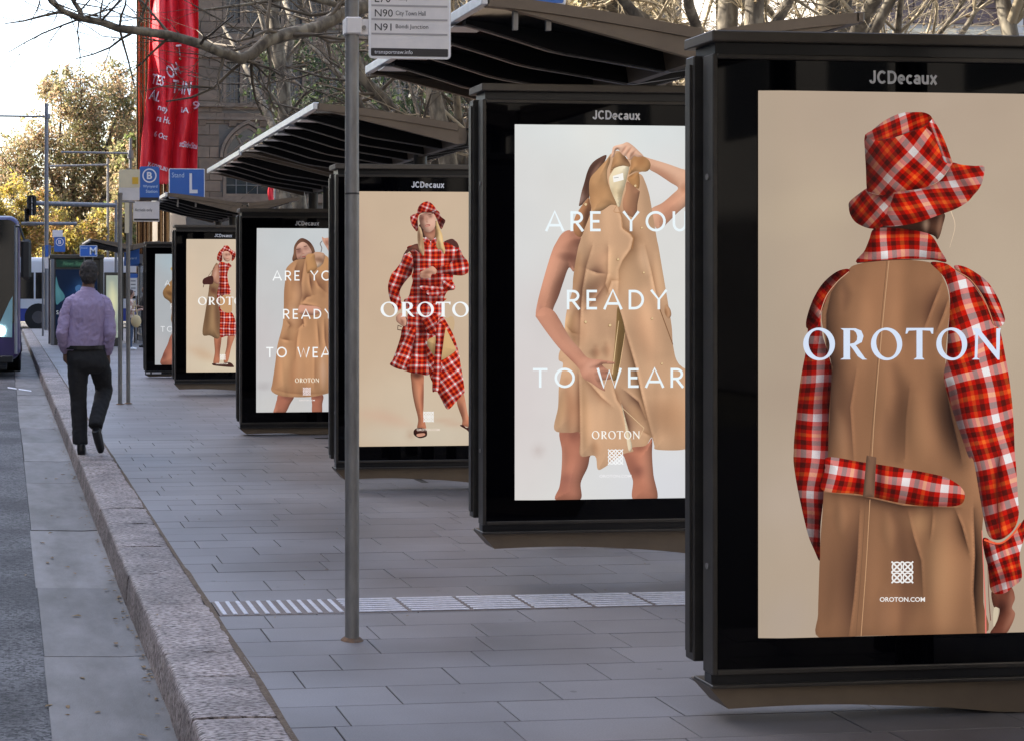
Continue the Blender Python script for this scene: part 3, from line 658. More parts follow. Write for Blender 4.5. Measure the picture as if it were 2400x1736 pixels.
def make_poster(i, parent):
    Y = PANEL[i][0] - .012
    if i == 0:
        P = Poster(Y, 4.5); P.gain = .86; P.soft = .62; P.relief = .35; P.light = np.array((.75, -.35)); A, B, C = zz(1770, 200, 3.598), zz(1770, 620, 3.598), zz(1770, 1050, 3.598)
        bgc = (192, 172, 151)
        P.shape([(1771.5, 213), (2500, 213-3), (2500, 1500), (1771.5, 1494)], bgc, [([(1780, 200), (1780, 1500)], 60, (178, 165, 146), .6), ([(1900, 260), (2400, 250)], 90, (188, 168, 150), .7),
                ([(1900, 420), (1930, 560)], 110, (206, 187, 160), .8), ([(2330, 420), (2340, 1000)], 120, (208, 189, 165), .8), ([(1840, 860), (1850, 1000)], 90, (178, 158, 140), .8), ([(1830, 1100), (1850, 1250)], 80, (200, 182, 168), .7), ([(1790, 1440), (1900, 1470)], 60, (184, 170, 160), .6)], smooth=False, res=14, rnd_=0)
        # hair under the hat, wisp
        P.shape(A((1000, 1215), (1010, 1170), (1420, 1130), (1590, 1080), (1580, 1190), (1540, 1300), (1480, 1260), (1200, 1210)), (58, 34, 26), [(A((1440, 1120), (1440, 1240)), 7, (225, 190, 160), .9), (A((1570, 1090), (1540, 1290)), 7, (196, 148, 118), .9), (A((1505, 1150), (1500, 1250)), 6, (110, 72, 52), .8)], res=3)
        P.stroke(A((1650, 1060), (1685, 1190), (1640, 1370)), (2.2, .8), (222, 196, 168))
        # coat body
        bd = B((860, 0), (780, 50), (690, 130), (610, 220), (575, 330), (560, 450), (575, 560), (600, 700), (640, 830), (630, 1000), (620, 1300), (605, 1620)) + \
             C((575, 330), (570, 500), (555, 700), (545, 900), (535, 1200), (530, 1400), (534, 1590), (900, 1580), (1400, 1572), (1935, 1565), (1925, 1300), (1922, 1000), (1915, 700), (1930, 450), (1900, 200), (1850, 0)) + \
             B((1790, 1400), (1700, 1200), (1620, 1000), (1605, 800), (1622, 560), (1640, 400), (1635, 280), (1610, 170), (1560, 70), (1500, -10), (1150, -45))
        md = [(B((700, 140), (640, 240), (600, 420), (600, 700), (642, 860), (628, 1300), (608, 1640)), 19, (56, 36, 30), .95, -1), (B((735, 150), (765, 260), (750, 380)), 9, (112, 78, 60), .7), (B((880, 250), (870, 900)), 24, (174, 128, 94), .7), (B((850, 900), (800, 1200), (830, 1640)), 15, (102, 70, 54), .8, 1), (B((700, 1250), (745, 1640)), 12, (186, 140, 106), .6), (B((690, 900), (710, 1250)), 14, (116, 82, 62), .6),
              (B((1180, 100), (1110, 600), (1050, 1500)), 24, (172, 126, 92), .6), (B((1565, 165), (1500, 330), (1425, 530)), 15, (84, 54, 42), .9, 1), (B((1628, 290), (1585, 420), (1530, 560)), 12, (84, 54, 42), .85, 1), (B((1330, 250), (1250, 620)), 20, (126, 90, 66), .6), (B((1170, 860), (1230, 1080), (1205, 1350), (1190, 1640)), 18, (86, 58, 44), .85), (B((1300, 1040), (1270, 1300), (1260, 1640)), 10, (96, 66, 50), .7, 1), (B((1380, 1150), (1400, 1640)), 28, (178, 132, 96), .7), (B((1100, 1250), (1100, 1640)), 13, (128, 90, 68), .6),
              (B((1560, 960), (1625, 1250), (1720, 1660)), 30, (50, 32, 25), .95), (B((1600, 1000), (1660, 1300), (1740, 1640)), 14, (34, 20, 17), .8, 1),
              (C((600, 372), (900, 402), (1250, 482), (1700, 500)), 12, (62, 40, 31), .9, 1), (C((880, 540), (862, 900), (832, 1250), (790, 1575)), 30, (80, 53, 42), .9, 1), (C((600, 600), (590, 1100), (580, 1570)), 16, (124, 88, 66), .6), (C((720, 470), (725, 700)), 10, (168, 124, 92), .7), (C((985, 540), (965, 1000), (940, 1500)), 18, (166, 120, 88), .7), (C((1180, 560), (1215, 760), (1260, 960), (1270, 1300), (1240, 1560)), 20, (92, 62, 48), .85), (C((1290, 545), (1335, 740), (1400, 950), (1415, 1250)), 16, (86, 58, 44), .9, 1), (C((1110, 560), (1135, 820)), 11, (178, 132, 96), .7),
              (C((1400, 540), (1385, 720)), 20, (196, 150, 108), .8), (C((1580, 620), (1550, 900), (1600, 1480)), 30, (196, 150, 110), .85), (C((1690, 520), (1745, 660), (1805, 880)), 10, (62, 39, 28), .95, 1), (C((1790, 620), (1825, 780), (1832, 930)), 7, (172, 124, 88), .7), (C((1842, 520), (1856, 900), (1842, 1200), (1872, 1565)), 15, (30, 18, 15), .98, -1), (C((1502, 492), (1490, 640), (1474, 770)), 5, (116, 80, 58), .8, 1), (C((1090, 1200), (1080, 1560)), 18, (172, 124, 94), .6)]
        P.shape(bd, (158, 113, 82), md, k=5, res=4, folds=(64, 320, .16, -.05, 2.0), rnd_=.16)
        P.stroke(B((1110, -30), (1060, 500), (1000, 1200), (965, 1620)), 1.2, (112, 82, 60)); P.stroke(B((1128, -30), (1075, 500), (1012, 1200), (985, 1620)), 1.6, (196, 156, 120))
        P.stroke(C((930, 430), (895, 1000), (850, 1580)), 1.2, (118, 84, 62)); P.stroke(C((968, 430), (935, 1000), (893, 1580)), 1.6, (200, 156, 118))
        P.stroke(C((1502, 490), (1480, 720)), 1.2, (120, 86, 62))
        # left sleeve and epaulette
        P.shape(B((660, 170), (700, 140), (620, 250), (560, 400), (565, 580), (600, 700), (642, 850), (640, 1000), (622, 1300), (612, 1620)) + C((585, 200), (575, 420), (552, 640), (548, 820), (542, 945), (500, 860), (450, 740), (400, 540), (350, 300), (324, 120)) + B((325, 1560), (330, 1450), (350, 1250), (372, 1050), (398, 880), (425, 740), (440, 620), (450, 500), (500, 360), (580, 250)),
                (232, 226, 226), [(B((620, 760), (625, 1200), (600, 1640)), 27, (84, 62, 72), .97), (C((600, 60), (575, 500), (545, 900)), 24, (84, 60, 68), .95), (B((560, 540), (590, 780)), 12, (92, 60, 60), .85), (B((400, 950), (340, 1500)), 8, (150, 120, 120), .6), (C((480, 560), (520, 640), (540, 880)), 14, (110, 84, 86), .8)],
                plaid=(B((545, 965))[0], (325/3.6, 22/3.6), (-22/3.6, 322/3.6)))
        P.shape(B((775, 38), (680, 66), (570, 160), (490, 290), (440, 430), (428, 515), (450, 545), (520, 535), (560, 400), (620, 250), (700, 140), (790, 66)), (150, 120, 116), [(B((500, 300), (440, 500)), 9, (40, 26, 28), .9), (B((720, 60), (560, 200)), 8, (66, 40, 40), .8), (B((545, 440), (560, 350)), 8, (240, 220, 210), .8)], plaid=(B((560, 60))[0], (200/3.6, 200/3.6), (-170/3.6, 210/3.6)), res=3)
        P.stroke(B((790, 62), (690, 150), (600, 270), (545, 420)), 1.5, (206, 168, 140))
        # right sleeve, cuff, hand, epaulette
        P.shape(C((1995, 1200), (2090, 1210), (2160, 1170), (2190, 1260), (2165, 1340), (2192, 1395), (2160, 1490), (2105, 1562), (1985, 1562), (2015, 1500), (2045, 1440), (2060, 1350), (2010, 1330)), (120, 66, 50), [(C((2160, 1200), (2180, 1400), (2100, 1540)), 10, (205, 150, 124), .85), (C((2060, 1260), (2070, 1400)), 10, (62, 30, 26), .8)], res=3)
        P.shape(C((2012, 1350), (2050, 1350), (2040, 1440), (2010, 1500)), (222, 205, 178), res=3)
        P.stroke(C((1912, 690), (1925, 1000), (1940, 1300), (1945, 1560)), (1.5, 3.5), (226, 120, 108)); P.stroke(C((1960, 960), (1970, 1250), (1985, 1450)), (1.2, 2.2), (120, 72, 64))
        P.shape(B((1480, -16), (1600, -10), (1680, 40), (1800, 130), (1880, 230), (1950, 350), (2000, 490), (2050, 530), (2080, 620), (2110, 780), (2140, 950), (2165, 1150), (2180, 1350), (2190, 1600)) + C((2200, 150), (2215, 400), (2222, 560), (2180, 680), (2075, 765), (1975, 745), (1930, 600), (1885, 350), (1840, 100)) + B((1800, 1620), (1740, 1450), (1655, 1200), (1592, 960), (1612, 800), (1627, 560), (1640, 400), (1638, 250), (1602, 130), (1550, 60)),
                (250, 244, 244), [(B((1640, 1010), (1720, 1300), (1810, 1640)), 13, (112, 84, 88), .85), (C((1830, 60), (1900, 400), (1950, 700)), 12, (120, 84, 84), .8), (B((1640, 300), (1625, 900)), 9, (170, 140, 140), .6), (C((2060, 30), (2040, 300), (2060, 740)), 8, (100, 64, 64), .8), (B((2160, 1100), (2190, 1640)), 10, (190, 170, 170), .5), (B((1930, 560), (2000, 700)), 18, (255, 255, 255), .6)],
                plaid=(B((1952, 905))[0], (315/3.6, -92/3.6), (92/3.6, 362/3.6)))
        P.stroke(C((2075, 0), (2040, 250), (2045, 500), (2075, 760)), (1.0, 3), (90, 26, 22))
        P.shape(B((1680, 10), (1760, 18), (1860, 70), (1960, 150), (2040, 270), (2090, 400), (2105, 480), (2060, 527), (2000, 500), (1950, 350), (1890, 240), (1800, 130), (1700, 60)), (235, 228, 228), [(B((1700, 60), (1890, 240), (1990, 490)), 6, (50, 32, 32), .9), (B((2090, 360), (2105, 500)), 6, (120, 90, 90), .7)], plaid=(B((1965, 215))[0], (190/3.6, 20/3.6), (130/3.6, 290/3.6)), res=3)
        P.stroke(B((1690, 52), (1810, 125), (1900, 240), (1960, 360), (2010, 500)), 2.2, (196, 132, 100))
        P.shape(C((1925, 752), (2050, 795), (2150, 745), (2235, 640), (2275, 596), (2275, 720), (2230, 900), (2250, 1050), (2238, 1112), (2180, 1160), (2095, 1222), (1990, 1198), (1962, 1000), (1932, 880)), (240, 232, 232), [(C((1940, 800), (1980, 1180)), 12, (110, 78, 80), .8), (C((2100, 980), (2080, 1200)), 12, (130, 96, 96), .7)], plaid=(C((2030, 910))[0], (205/3.6, -70/3.6), (70/3.6, 260/3.6)))
        P.stroke(C((1930, 770), (2060, 800), (2160, 735), (2240, 630)), 4, (236, 96, 60)); P.stroke(C((1930, 785), (2060, 815), (2165, 750)), 1.4, (110, 30, 26))
        # collar and hat
        P.shape(A((990, 1222), (1060, 1204), (1200, 1207), (1420, 1240), (1500, 1285), (1560, 1390), (1612, 1492), (1470, 1467), (1150, 1470), (858, 1497), (920, 1400), (962, 1300)), (246, 240, 240), [(A((980, 1230), (1420, 1235)), 9, (120, 84, 80), .8), (A((900, 1460), (960, 1300)), 10, (150, 120, 116), .7), (A((1600, 1480), (1540, 1360)), 9, (160, 120, 116), .6)], plaid=(A((1085, 1425))[0], (322/3.6, 6/3.6), (-16/3.6, 300/3.6)))
        P.stroke(A((858, 1500), (1150, 1474), (1470, 1471), (1600, 1492)), 1.8, (60, 36, 30))
        P.shape(A((950, 868), (870, 920), (795, 985), (790, 1040), (805, 1100), (850, 1160), (930, 1200), (1000, 1210), (1090, 1180), (1130, 1060), (1170, 960), (1190, 900), (1080, 930), (965, 905)), (196, 184, 180), [(A((960, 900), (1180, 920)), 16, (84, 62, 60), .85), (A((800, 1000), (850, 1150)), 10, (150, 130, 126), .6)], plaid=(A((1080, 1030))[0], (200/3.6, -230/3.6), (150/3.6, 190/3.6)))
        P.shape(A((1190, 900), (1290, 893), (1440, 862), (1560, 805), (1630, 715), (1660, 655), (1740, 672), (1850, 682), (1930, 688), (1922, 790), (1890, 870), (1840, 930), (1790, 985), (1690, 1045), (1540, 1100), (1400, 1150), (1250, 1182), (1080, 1186), (1110, 1080), (1150, 980)), (252, 246, 246), [(A((1190, 910), (1450, 870), (1620, 740)), 8, (150, 116, 116), .7), (A((1100, 1180), (1540, 1105)), 8, (170, 140, 138), .6), (A((1670, 780), (1880, 900)), 9, (180, 130, 126), .6)], plaid=(A((1372, 872))[0], (310/3.6, -40/3.6), (160/3.6, 300/3.6)))
        P.shape(A((925, 430), (990, 378), (1090, 300), (1220, 240), (1330, 228), (1440, 236), (1500, 290), (1560, 390), (1610, 500), (1652, 620), (1662, 660), (1622, 720), (1560, 800), (1440, 862), (1280, 892), (1180, 902), (1080, 930), (960, 902), (940, 868), (933, 700), (925, 560)), (240, 232, 230), [(A((940, 480), (960, 880)), 22, (96, 70, 66), .85), (A((1100, 880), (1050, 700), (1100, 500)), 26, (150, 122, 112), .7), (A((1080, 925), (1440, 868)), 9, (140, 108, 104), .7), (A((1450, 500), (1500, 700)), 30, (255, 255, 255), .6)], plaid=(A((1335, 540))[0], (235/3.6, 240/3.6), (-215/3.6, 250/3.6)))
        P.shape(A((1490, 285), (1560, 390), (1610, 500), (1652, 620), (1662, 660), (1600, 648), (1560, 560), (1510, 430), (1440, 350)), (226, 212, 210), [(A((1500, 420), (1590, 650)), 7, (255, 255, 255), .7), (A((1600, 470), (1650, 640)), 6, (150, 110, 110), .7)], plaid=(A((1480, 300))[0], (110/3.6, 20/3.6), (120/3.6, 340/3.6)))
        P.shape(A((925, 430), (990, 378), (1090, 300), (1220, 240), (1330, 228), (1440, 236), (1490, 282), (1425, 345), (1280, 402), (1150, 445), (1035, 470)), (232, 222, 220), [(A((940, 430), (1060, 420)), 12, (150, 120, 116), .7), (A((1430, 240), (1480, 290)), 8, (180, 140, 136), .6)], plaid=(A((1235, 245))[0], (290/3.6, -110/3.6), (70/3.6, 118*1.9/3.6)))
        P.stroke(A((1035, 466), (1150, 447), (1290, 400), (1420, 350), (1480, 290)), 1.2, (90, 40, 40))
        # belt and loop
        P.shape(C((610, 75), (900, 115), (1200, 160), (1480, 212), (1620, 250), (1730, 320), (1768, 395), (1720, 478), (1500, 490), (1250, 465), (1000, 412), (850, 382), (562, 348), (590, 180)), (248, 240, 240), [(C((1000, 412), (1500, 490), (1740, 470)), 5, (130, 96, 96), .6), (C((880, 100), (870, 400)), 8, (140, 104, 104), .7), (C((1060, 120), (1040, 420)), 9, (120, 84, 84), .7)], plaid=(C((1275, 285))[0], (313/3.6, 48/3.6), (-50/3.6, 330/3.6)), res=3)
        P.shape(C((940, 58), (1022, 75), (1004, 412), (908, 405)), (128, 94, 74), [(C((1010, 80), (995, 400)), 5, (84, 58, 46), .8), (C((950, 70), (930, 390)), 5, (158, 120, 96), .6)], smooth=False, res=3)
        oroton(P, 1882.5, 2345.5, 768.5, 844.5, (214, 226, 246))
        knot(P, 2089.6, 2140.2, 1313.5, 1366.3, (240, 238, 236)); P.text('OROTON.COM', 2061.8, 2168, 1398, 1409, (238, 232, 228), .02)
    elif i == 1:
        P = Poster(Y, 4.0); P.gain = .97; P.desat = .15; P.soft = .7; P.relief = .6; P.light = np.array((-.55, -.5)); D, E, G = zz(1200, 280, 5.398), zz(1200, 580, 5.398), zz(1200, 880, 5.398)
        P.shape([(1206, 292), (1720, 297), (1720, 1171), (1200.5, 1171)], (221, 220, 216), [([(1200, 300), (1700, 310)], 70, (218, 228, 230), .9), ([(1220, 350), (1230, 900)], 60, (216, 218, 220), .6), ([(1400, 310)], 60, (236, 232, 222), .7), ([(1240, 700), (1230, 1170)], 90, (216, 203, 202), .9), ([(1300, 640), (1310, 800)], 60, (212, 202, 200), .7),
                ([(1420, 1130), (1700, 1150)], 110, (216, 218, 228), .9), ([(1600, 700), (1610, 850)], 60, (214, 214, 208), .7), ([(1262, 1056)], 10, (190, 172, 166), .7), ([(1560, 380), (1570, 480)], 50, (228, 226, 226), .8)], smooth=False, res=12, rnd_=0)
        skin = (214, 150, 118)
        # legs
        P.shape(G((610, 690), (870, 710), (990, 960), (980, 1040), (955, 1160), (870, 1350), (860, 1568), (553, 1568), (600, 1400), (625, 1200), (632, 950)), (184, 112, 86), [(G((700, 740), (860, 760)), 16, (120, 66, 54), .7), (G((700, 1300)), 12, (112, 64, 56), .8), (G((640, 900), (620, 1250)), 8, (204, 138, 112), .7), (G((840, 1000), (820, 1300), (800, 1560)), 20, (206, 132, 106), .7), (G((660, 1420)), 14, (150, 88, 74), .6)], res=3)
        P.shape(G((1400, 960), (1530, 900), (1700, 870), (1772, 790), (1772, 1000), (1790, 1250), (1832, 1568), (1536, 1568), (1530, 1330), (1475, 1190), (1430, 1050)), (190, 116, 88), [(G((1480, 1000), (1570, 1180), (1640, 1280)), 13, (140, 80, 64), .75), (G((1730, 900), (1750, 1400)), 16, (212, 142, 112), .8), (G((1600, 1200)), 10, (120, 70, 58), .7), (G((1560, 940), (1700, 900)), 10, (140, 80, 60), .7)], res=3)
        # raised arm (right), hair
        P.shape(D((1640, 470), (1750, 500), (1950, 560), (2150, 630), (2330, 690), (2330, 960), (2230, 1070), (2100, 1180), (1950, 1330), (1870, 1400), (1790, 1330), (1750, 1150), (1900, 1060), (2030, 950), (2100, 870), (2000, 800), (1850, 700), (1730, 630), (1700, 560)), (226, 168, 134), [(D((1760, 540), (2100, 660), (2250, 760)), 14, (240, 190, 158), .7), (D((1780, 620), (2080, 830)), 9, (196, 126, 94), .8), (D((2120, 880), (2230, 900)), 9, (178, 112, 78), .7), (D((1800, 1180), (2000, 1060), (2150, 960)), 16, (216, 140, 106), .8), (D((1860, 1330), (2100, 1120)), 12, (206, 130, 98), .7)], res=3)
        P.shape(D((1195, 455), (1100, 490), (1010, 560), (955, 660), (915, 800), (880, 920), (855, 1040), (850, 1100), (920, 1060), (975, 1010), (985, 850), (1050, 700), (1160, 560)), (112, 74, 58), [(D((1150, 480), (980, 680), (930, 950)), 6, (60, 36, 30), .8), (D((1120, 560), (1010, 740)), 4, (186, 140, 116), .8), (D((890, 930), (860, 1080)), 7, (190, 160, 150), .7)], res=2.5)
        # upper left arm (behind the coat)
        P.shape(D((900, 1500), (800, 1425), (710, 1405), (630, 1450), (570, 1540)) + E((510, 40), (440, 260), (372, 500), (322, 700), (300, 850), (340, 930), (430, 1000), (540, 870), (520, 790), (590, 620), (650, 440), (720, 260), (790, 300), (850, 0)), (206, 138, 108), [(E((640, 0), (560, 250), (430, 600)), 20, (216, 152, 122), .7), (E((760, 60), (740, 200)), 16, (104, 58, 48), .8), (E((700, 280), (600, 560), (530, 760)), 10, (150, 88, 70), .8), (E((330, 720), (310, 850)), 8, (226, 152, 128), .7), (D((800, 1480), (860, 1600)), 16, (130, 76, 58), .7)], res=3)
        # coat
        ct = D((1350, 400), (1250, 440), (1190, 520), (1080, 640), (1000, 740), (975, 850), (985, 1000), (960, 1000), (870, 1110), (790, 1260), (782, 1430), (870, 1490)) + E((838, 0), (800, 200), (772, 400), (760, 560), (692, 800), (668, 1000), (675, 1100), (740, 1190), (615, 1290), (590, 1420), (645, 1468)) + \
             G((618, 0), (592, 150), (582, 400), (536, 682), (740, 720), (860, 730), (862, 1008), (1048, 1012), (1085, 1182), (1180, 1150), (1300, 1060), (1420, 985), (1534, 955), (1525, 905), (1690, 882), (1765, 780), (1800, 880), (1825, 932), (2080, 942), (2230, 922), (2400, 900), (2400, 100)) + \
             E((2115, 1480), (2040, 1250), (2020, 1000), (1965, 650), (1905, 300), (1855, 0)) + D((1830, 1500), (1760, 1080), (1722, 900), (1655, 725), (1605, 680), (1700, 650), (1750, 600), (1752, 560), (1720, 505), (1640, 462), (1530, 490), (1450, 500))
        cm = [(E((1010, 0), (940, 230), (890, 520), (870, 760), (850, 1250)), 9, (104, 62, 42), .85, 1), (E((850, 100), (800, 300), (770, 560)), 10, (172, 118, 72), .6), (E((720, 850), (700, 1060)), 8, (226, 176, 112), .7), (E((800, 820), (770, 1000), (800, 1230)), 8, (140, 92, 56), .7), (E((690, 1000), (760, 1080), (850, 1100)), 4, (128, 82, 48), .6, -1),
              (E((975, 285), (1080, 322), (1195, 335)), 13, (92, 56, 44), .9, -1), (E((1130, 400), (1020, 580), (930, 740)), 17, (104, 64, 48), .75), (E((1180, 470), (1060, 640), (910, 790)), 7, (120, 74, 52), .7, -1), (E((1215, 0), (1210, 330), (1178, 470), (1225, 560)), 9, (110, 70, 50), .85, 1), (E((1080, 60), (1120, 240)), 22, (206, 152, 114), .7),
              (D((1330, 1080), (1392, 1260), (1405, 1375), (1500, 1450), (1535, 1510)) + E((1505, 20), (1400, 170), (1350, 290), (1352, 420), (1345, 560)), 12, (136, 90, 56), .85, -1), (E((1280, 60), (1250, 260), (1230, 400)), 14, (230, 182, 134), .7), (E((1200, 600), (1260, 420), (1345, 420)), 6, (150, 100, 62), .7, -1),
              (E((1480, 150), (1480, 560)), 28, (214, 164, 118), .6), (E((1690, 0), (1765, 300), (1812, 530), (1880, 800)), 6, (148, 102, 68), .75, -1), (E((1640, 0), (1720, 330)), 10, (232, 186, 146), .7), (E((1850, 100), (1900, 500), (1940, 720)), 10, (222, 174, 130), .6),
              (E((1362, 790), (1430, 1050), (1560, 1500)) + G((1640, 250), (1720, 560), (1782, 800)), 8, (104, 68, 42), .9, 1), (E((1600, 760), (1680, 1100), (1760, 1400)), 24, (184, 130, 94), .6), (E((1750, 620), (1900, 1300)), 22, (214, 162, 122), .5), (E((1050, 860), (1000, 1150)), 40, (212, 160, 122), .6), (E((1065, 1270), (1060, 1400)), 9, (146, 92, 64), .7), (E((1195, 1230), (1205, 1380)), 8, (156, 102, 72), .6), (E((880, 900), (870, 1240)), 12, (178, 124, 88), .5),
              (G((845, 0), (855, 400), (862, 1000)), 10, (120, 70, 48), .9, 1), (G((700, 80), (740, 420), (735, 710)), 12, (160, 98, 66), .65), (G((650, 240), (600, 620)), 9, (212, 158, 108), .6), (G((900, 120), (940, 900)), 10, (190, 132, 84), .5), (G((1150, 330), (1110, 820)), 34, (226, 174, 130), .6), (G((1040, 820), (1070, 1000)), 9, (176, 118, 78), .6),
              (G((890, 10), (1000, 120), (1130, 270), (1260, 380)), 7, (150, 98, 66), .75, 1), (G((1385, 360), (1440, 560), (1500, 760)), 9, (84, 48, 36), .95, -1), (G((1280, 130), (1330, 300), (1390, 400)), 6, (140, 92, 60), .7, -1), (G((1430, 190), (1600, 330), (1690, 540)), 10, (84, 50, 36), .85, 1), (G((1500, 380), (1620, 580)), 13, (210, 156, 108), .7), (G((1830, 260), (1900, 700)), 28, (180, 126, 88), .6), (G((2050, 250), (2110, 800)), 28, (186, 130, 88), .6), (G((1700, 840)), 9, (226, 174, 122), .6), (G((1650, 700), (1755, 760)), 5, (150, 100, 64), .6, -1)]
        P.shape(ct, (210, 162, 122), cm, res=3.2, k=5, folds=(40, 190, .12, -.08, 5.0), rnd_=.10)
        P.shape(E((1332, 770), (1362, 790), (1428, 1060), (1385, 1330), (1335, 1640), (1262, 1640), (1296, 1250), (1316, 1000)), (146, 110, 62), [(E((1350, 820), (1400, 1050), (1330, 1500)), 7, (104, 78, 40), .8), (E((1320, 1100), (1280, 1600)), 5, (190, 150, 100), .6)], res=2.5)
        # lining, collar, lapel
        P.shape(D((1330, 590), (1475, 575), (1450, 760), (1400, 950), (1360, 1110), (1300, 1040), (1250, 900), (1228, 760), (1260, 680)), (236, 214, 172), [(D((1320, 850), (1300, 1000)), 10, (222, 190, 140), .7), (D((1400, 870), (1370, 1000)), 6, (196, 160, 112), .7), (D((1400, 600)), 12, (250, 240, 214), .8)], res=3)
        P.shape(D((1275, 720), (1405, 680), (1412, 768), (1285, 800)), (250, 246, 238), smooth=False); P.stroke(D((1290, 745), (1350, 735)), 1, (90, 90, 90))
        P.shape(D((1240, 470), (1190, 520), (1080, 640), (995, 740), (975, 860), (990, 1050), (1030, 1170), (1140, 1155), (1250, 1085), (1325, 1085), (1270, 950), (1215, 800), (1205, 650), (1240, 540)), (198, 144, 94), [(D((1010, 780), (1020, 1100)), 10, (178, 122, 76), .6), (D((1210, 560), (1190, 800)), 6, (226, 174, 124), .8), (D((1140, 800), (1120, 1000)), 14, (190, 134, 84), .6), (D((1030, 1160), (1240, 1085)), 5, (222, 168, 112), .7)], res=3)
        P.stroke(D((1330, 1090), (1290, 1170), (1380, 1200), (1400, 1370), (1500, 1450), (1535, 1500), (1520, 1640)), (.8, 1.4), (168, 116, 72))
        P.shape(D((1300, 450), (1380, 420), (1480, 540), (1490, 600), (1400, 590), (1300, 620), (1240, 680), (1270, 540)), (196, 144, 96), [(D((1390, 440), (1490, 570)), 7, (96, 58, 38), .9), (D((1310, 500), (1260, 640)), 7, (166, 112, 70), .8)], res=2.5)
        P.shape(D((1520, 480), (1640, 470), (1720, 510), (1752, 570), (1740, 630), (1690, 665), (1560, 660), (1480, 700), (1500, 590)), (192, 136, 84), [(D((1580, 510), (1680, 560)), 10, (164, 106, 62), .8), (D((1560, 660), (1690, 668)), 5, (222, 170, 116), .7), (D((1530, 520), (1500, 640)), 6, (170, 114, 72), .6)], res=2.5)
        P.shape(D((1460, 790), (1600, 900), (1615, 930), (1590, 1060), (1560, 1240), (1430, 1180), (1400, 1050), (1440, 900)), (178, 120, 86), [(D((1480, 850), (1450, 1150)), 10, (196, 140, 98), .7), (D((1560, 1180)), 12, (150, 98, 70), .6)], res=3)
        P.shape(D((1460, 760), (1560, 680), (1610, 700), (1600, 880)), (190, 132, 78), [(D((1480, 740), (1540, 690)), 4, (130, 84, 44), .7)], res=3)
        P.shape(D((965, 1000), (985, 1050), (1000, 1160), (920, 1380), (870, 1490), (785, 1430), (792, 1260), (880, 1110)), (178, 118, 76), [(D((985, 1080), (930, 1340)), 6, (90, 52, 40), .9), (D((880, 1150), (820, 1400)), 9, (196, 134, 90), .6)], res=3)
        for (a, b), q in [(E((1340, 155))[0], 3.6), (E((930, 945))[0], 4), (E((1238, 988))[0], 4.2), (E((1665, 322))[0], 3), (E((1770, 903))[0], 3), (E((1895, 1470))[0], 3), (D((930, 1080))[0], 4), (D((1558, 845))[0], 3.6), (D((1640, 1375))[0], 3)]:
            P.shape([(a + q*math.cos(t), b + q*math.sin(t)) for t in np.linspace(0, 6.283, 13)[:-1]], (150, 100, 62), smooth=False); P.shape([(a + .4 + q*.8*math.cos(t), b - .4 + q*.8*math.sin(t)) for t in np.linspace(0, 6.283, 13)[:-1]], (232, 196, 142), smooth=False)
        P.shape(E((1945, 720), (2000, 780), (2015, 860), (1975, 900), (1930, 820)), (204, 150, 108), [(E((1940, 760), (1960, 890)), 4, (130, 84, 50), .8)], res=2.5); P.stroke(E((1870, 780), (1950, 1000), (2035, 1230)), 2, (122, 84, 56))
        P.stroke(G((1390, 400), (1670, 660), (1610, 790)), 1.1, (236, 204, 160), k=1); P.shape(G((1385, 350), (1420, 560), (1470, 930), (1520, 905), (1480, 720), (1440, 560)), (236, 214, 178), [(G((1400, 420), (1450, 800)), 3, (206, 176, 134), .7)], res=2.5); P.stroke(E((1350, 930), (1310, 1250), (1270, 1600)), (1, 2.2), (232, 198, 154)); P.stroke(E((1430, 1080), (1380, 1400), (1340, 1600)), (.8, 1.6), (228, 190, 144))
        # forearm and hands
        P.shape(E((520, 800), (600, 910), (660, 1020), (740, 1150), (850, 1275), (960, 1395), (1120, 1420), (1290, 1450), (1280, 1475), (1140, 1480), (1240, 1570), (1225, 1590), (1250, 1660)) + G((1120, 70), (1180, 190), (1100, 160), (1000, 90), (900, 30)) + E((850, 1540), (770, 1450), (610, 1290), (480, 1130), (330, 920), (302, 850), (400, 760)), (212, 142, 112), [(E((380, 900), (600, 1220), (850, 1480)), 12, (222, 152, 122), .7), (E((640, 1000), (900, 1340)), 9, (230, 166, 136), .7), (E((950, 1450), (1050, 1560)), 16, (232, 172, 144), .7), (E((1000, 1520), (1200, 1500)), 4, (150, 92, 72), .7), (E((620, 1330), (820, 1520)), 7, (170, 100, 76), .7), (E((1060, 1600), (1240, 1580)), 4, (150, 90, 72), .7)], res=2.6)
        P.shape(D((1255, 470), (1268, 400), (1290, 345), (1400, 312), (1460, 292), (1530, 335), (1600, 400), (1660, 465), (1600, 480), (1545, 470), (1510, 510), (1475, 515), (1440, 470), (1410, 460), (1370, 420), (1345, 385), (1310, 400), (1295, 470), (1275, 485)), (236, 182, 150), [(D((1440, 460), (1510, 360)), 2.2, (176, 112, 84), .8), (D((1490, 490), (1560, 400)), 2.2, (176, 112, 84), .8), (D((1385, 430), (1450, 340)), 2.2, (180, 116, 90), .8), (D((1300, 370), (1400, 335)), 5, (246, 204, 178), .7), (D((1330, 380)), 4, (160, 100, 76), .7)], res=2)
        wt = (236, 246, 250)
        sans(P, 'ARE YOU', 1280, 1609.5, 496, 542.5, wt); sans(P, 'READY', 1328.7, 1562, 680, 725.5, wt); sans(P, 'TO WEAR?', 1249, 1640, 862.5, 908, wt)
        oroton(P, 1387, 1499, 1009, 1028.4, (250, 246, 238)); knot(P, 1425, 1460.4, 1052.3, 1087.6, (246, 246, 246)); P.text('OROTON.COM', 1404.7, 1480, 1111.5, 1118, (238, 236, 238), .02)
    elif i == 2:
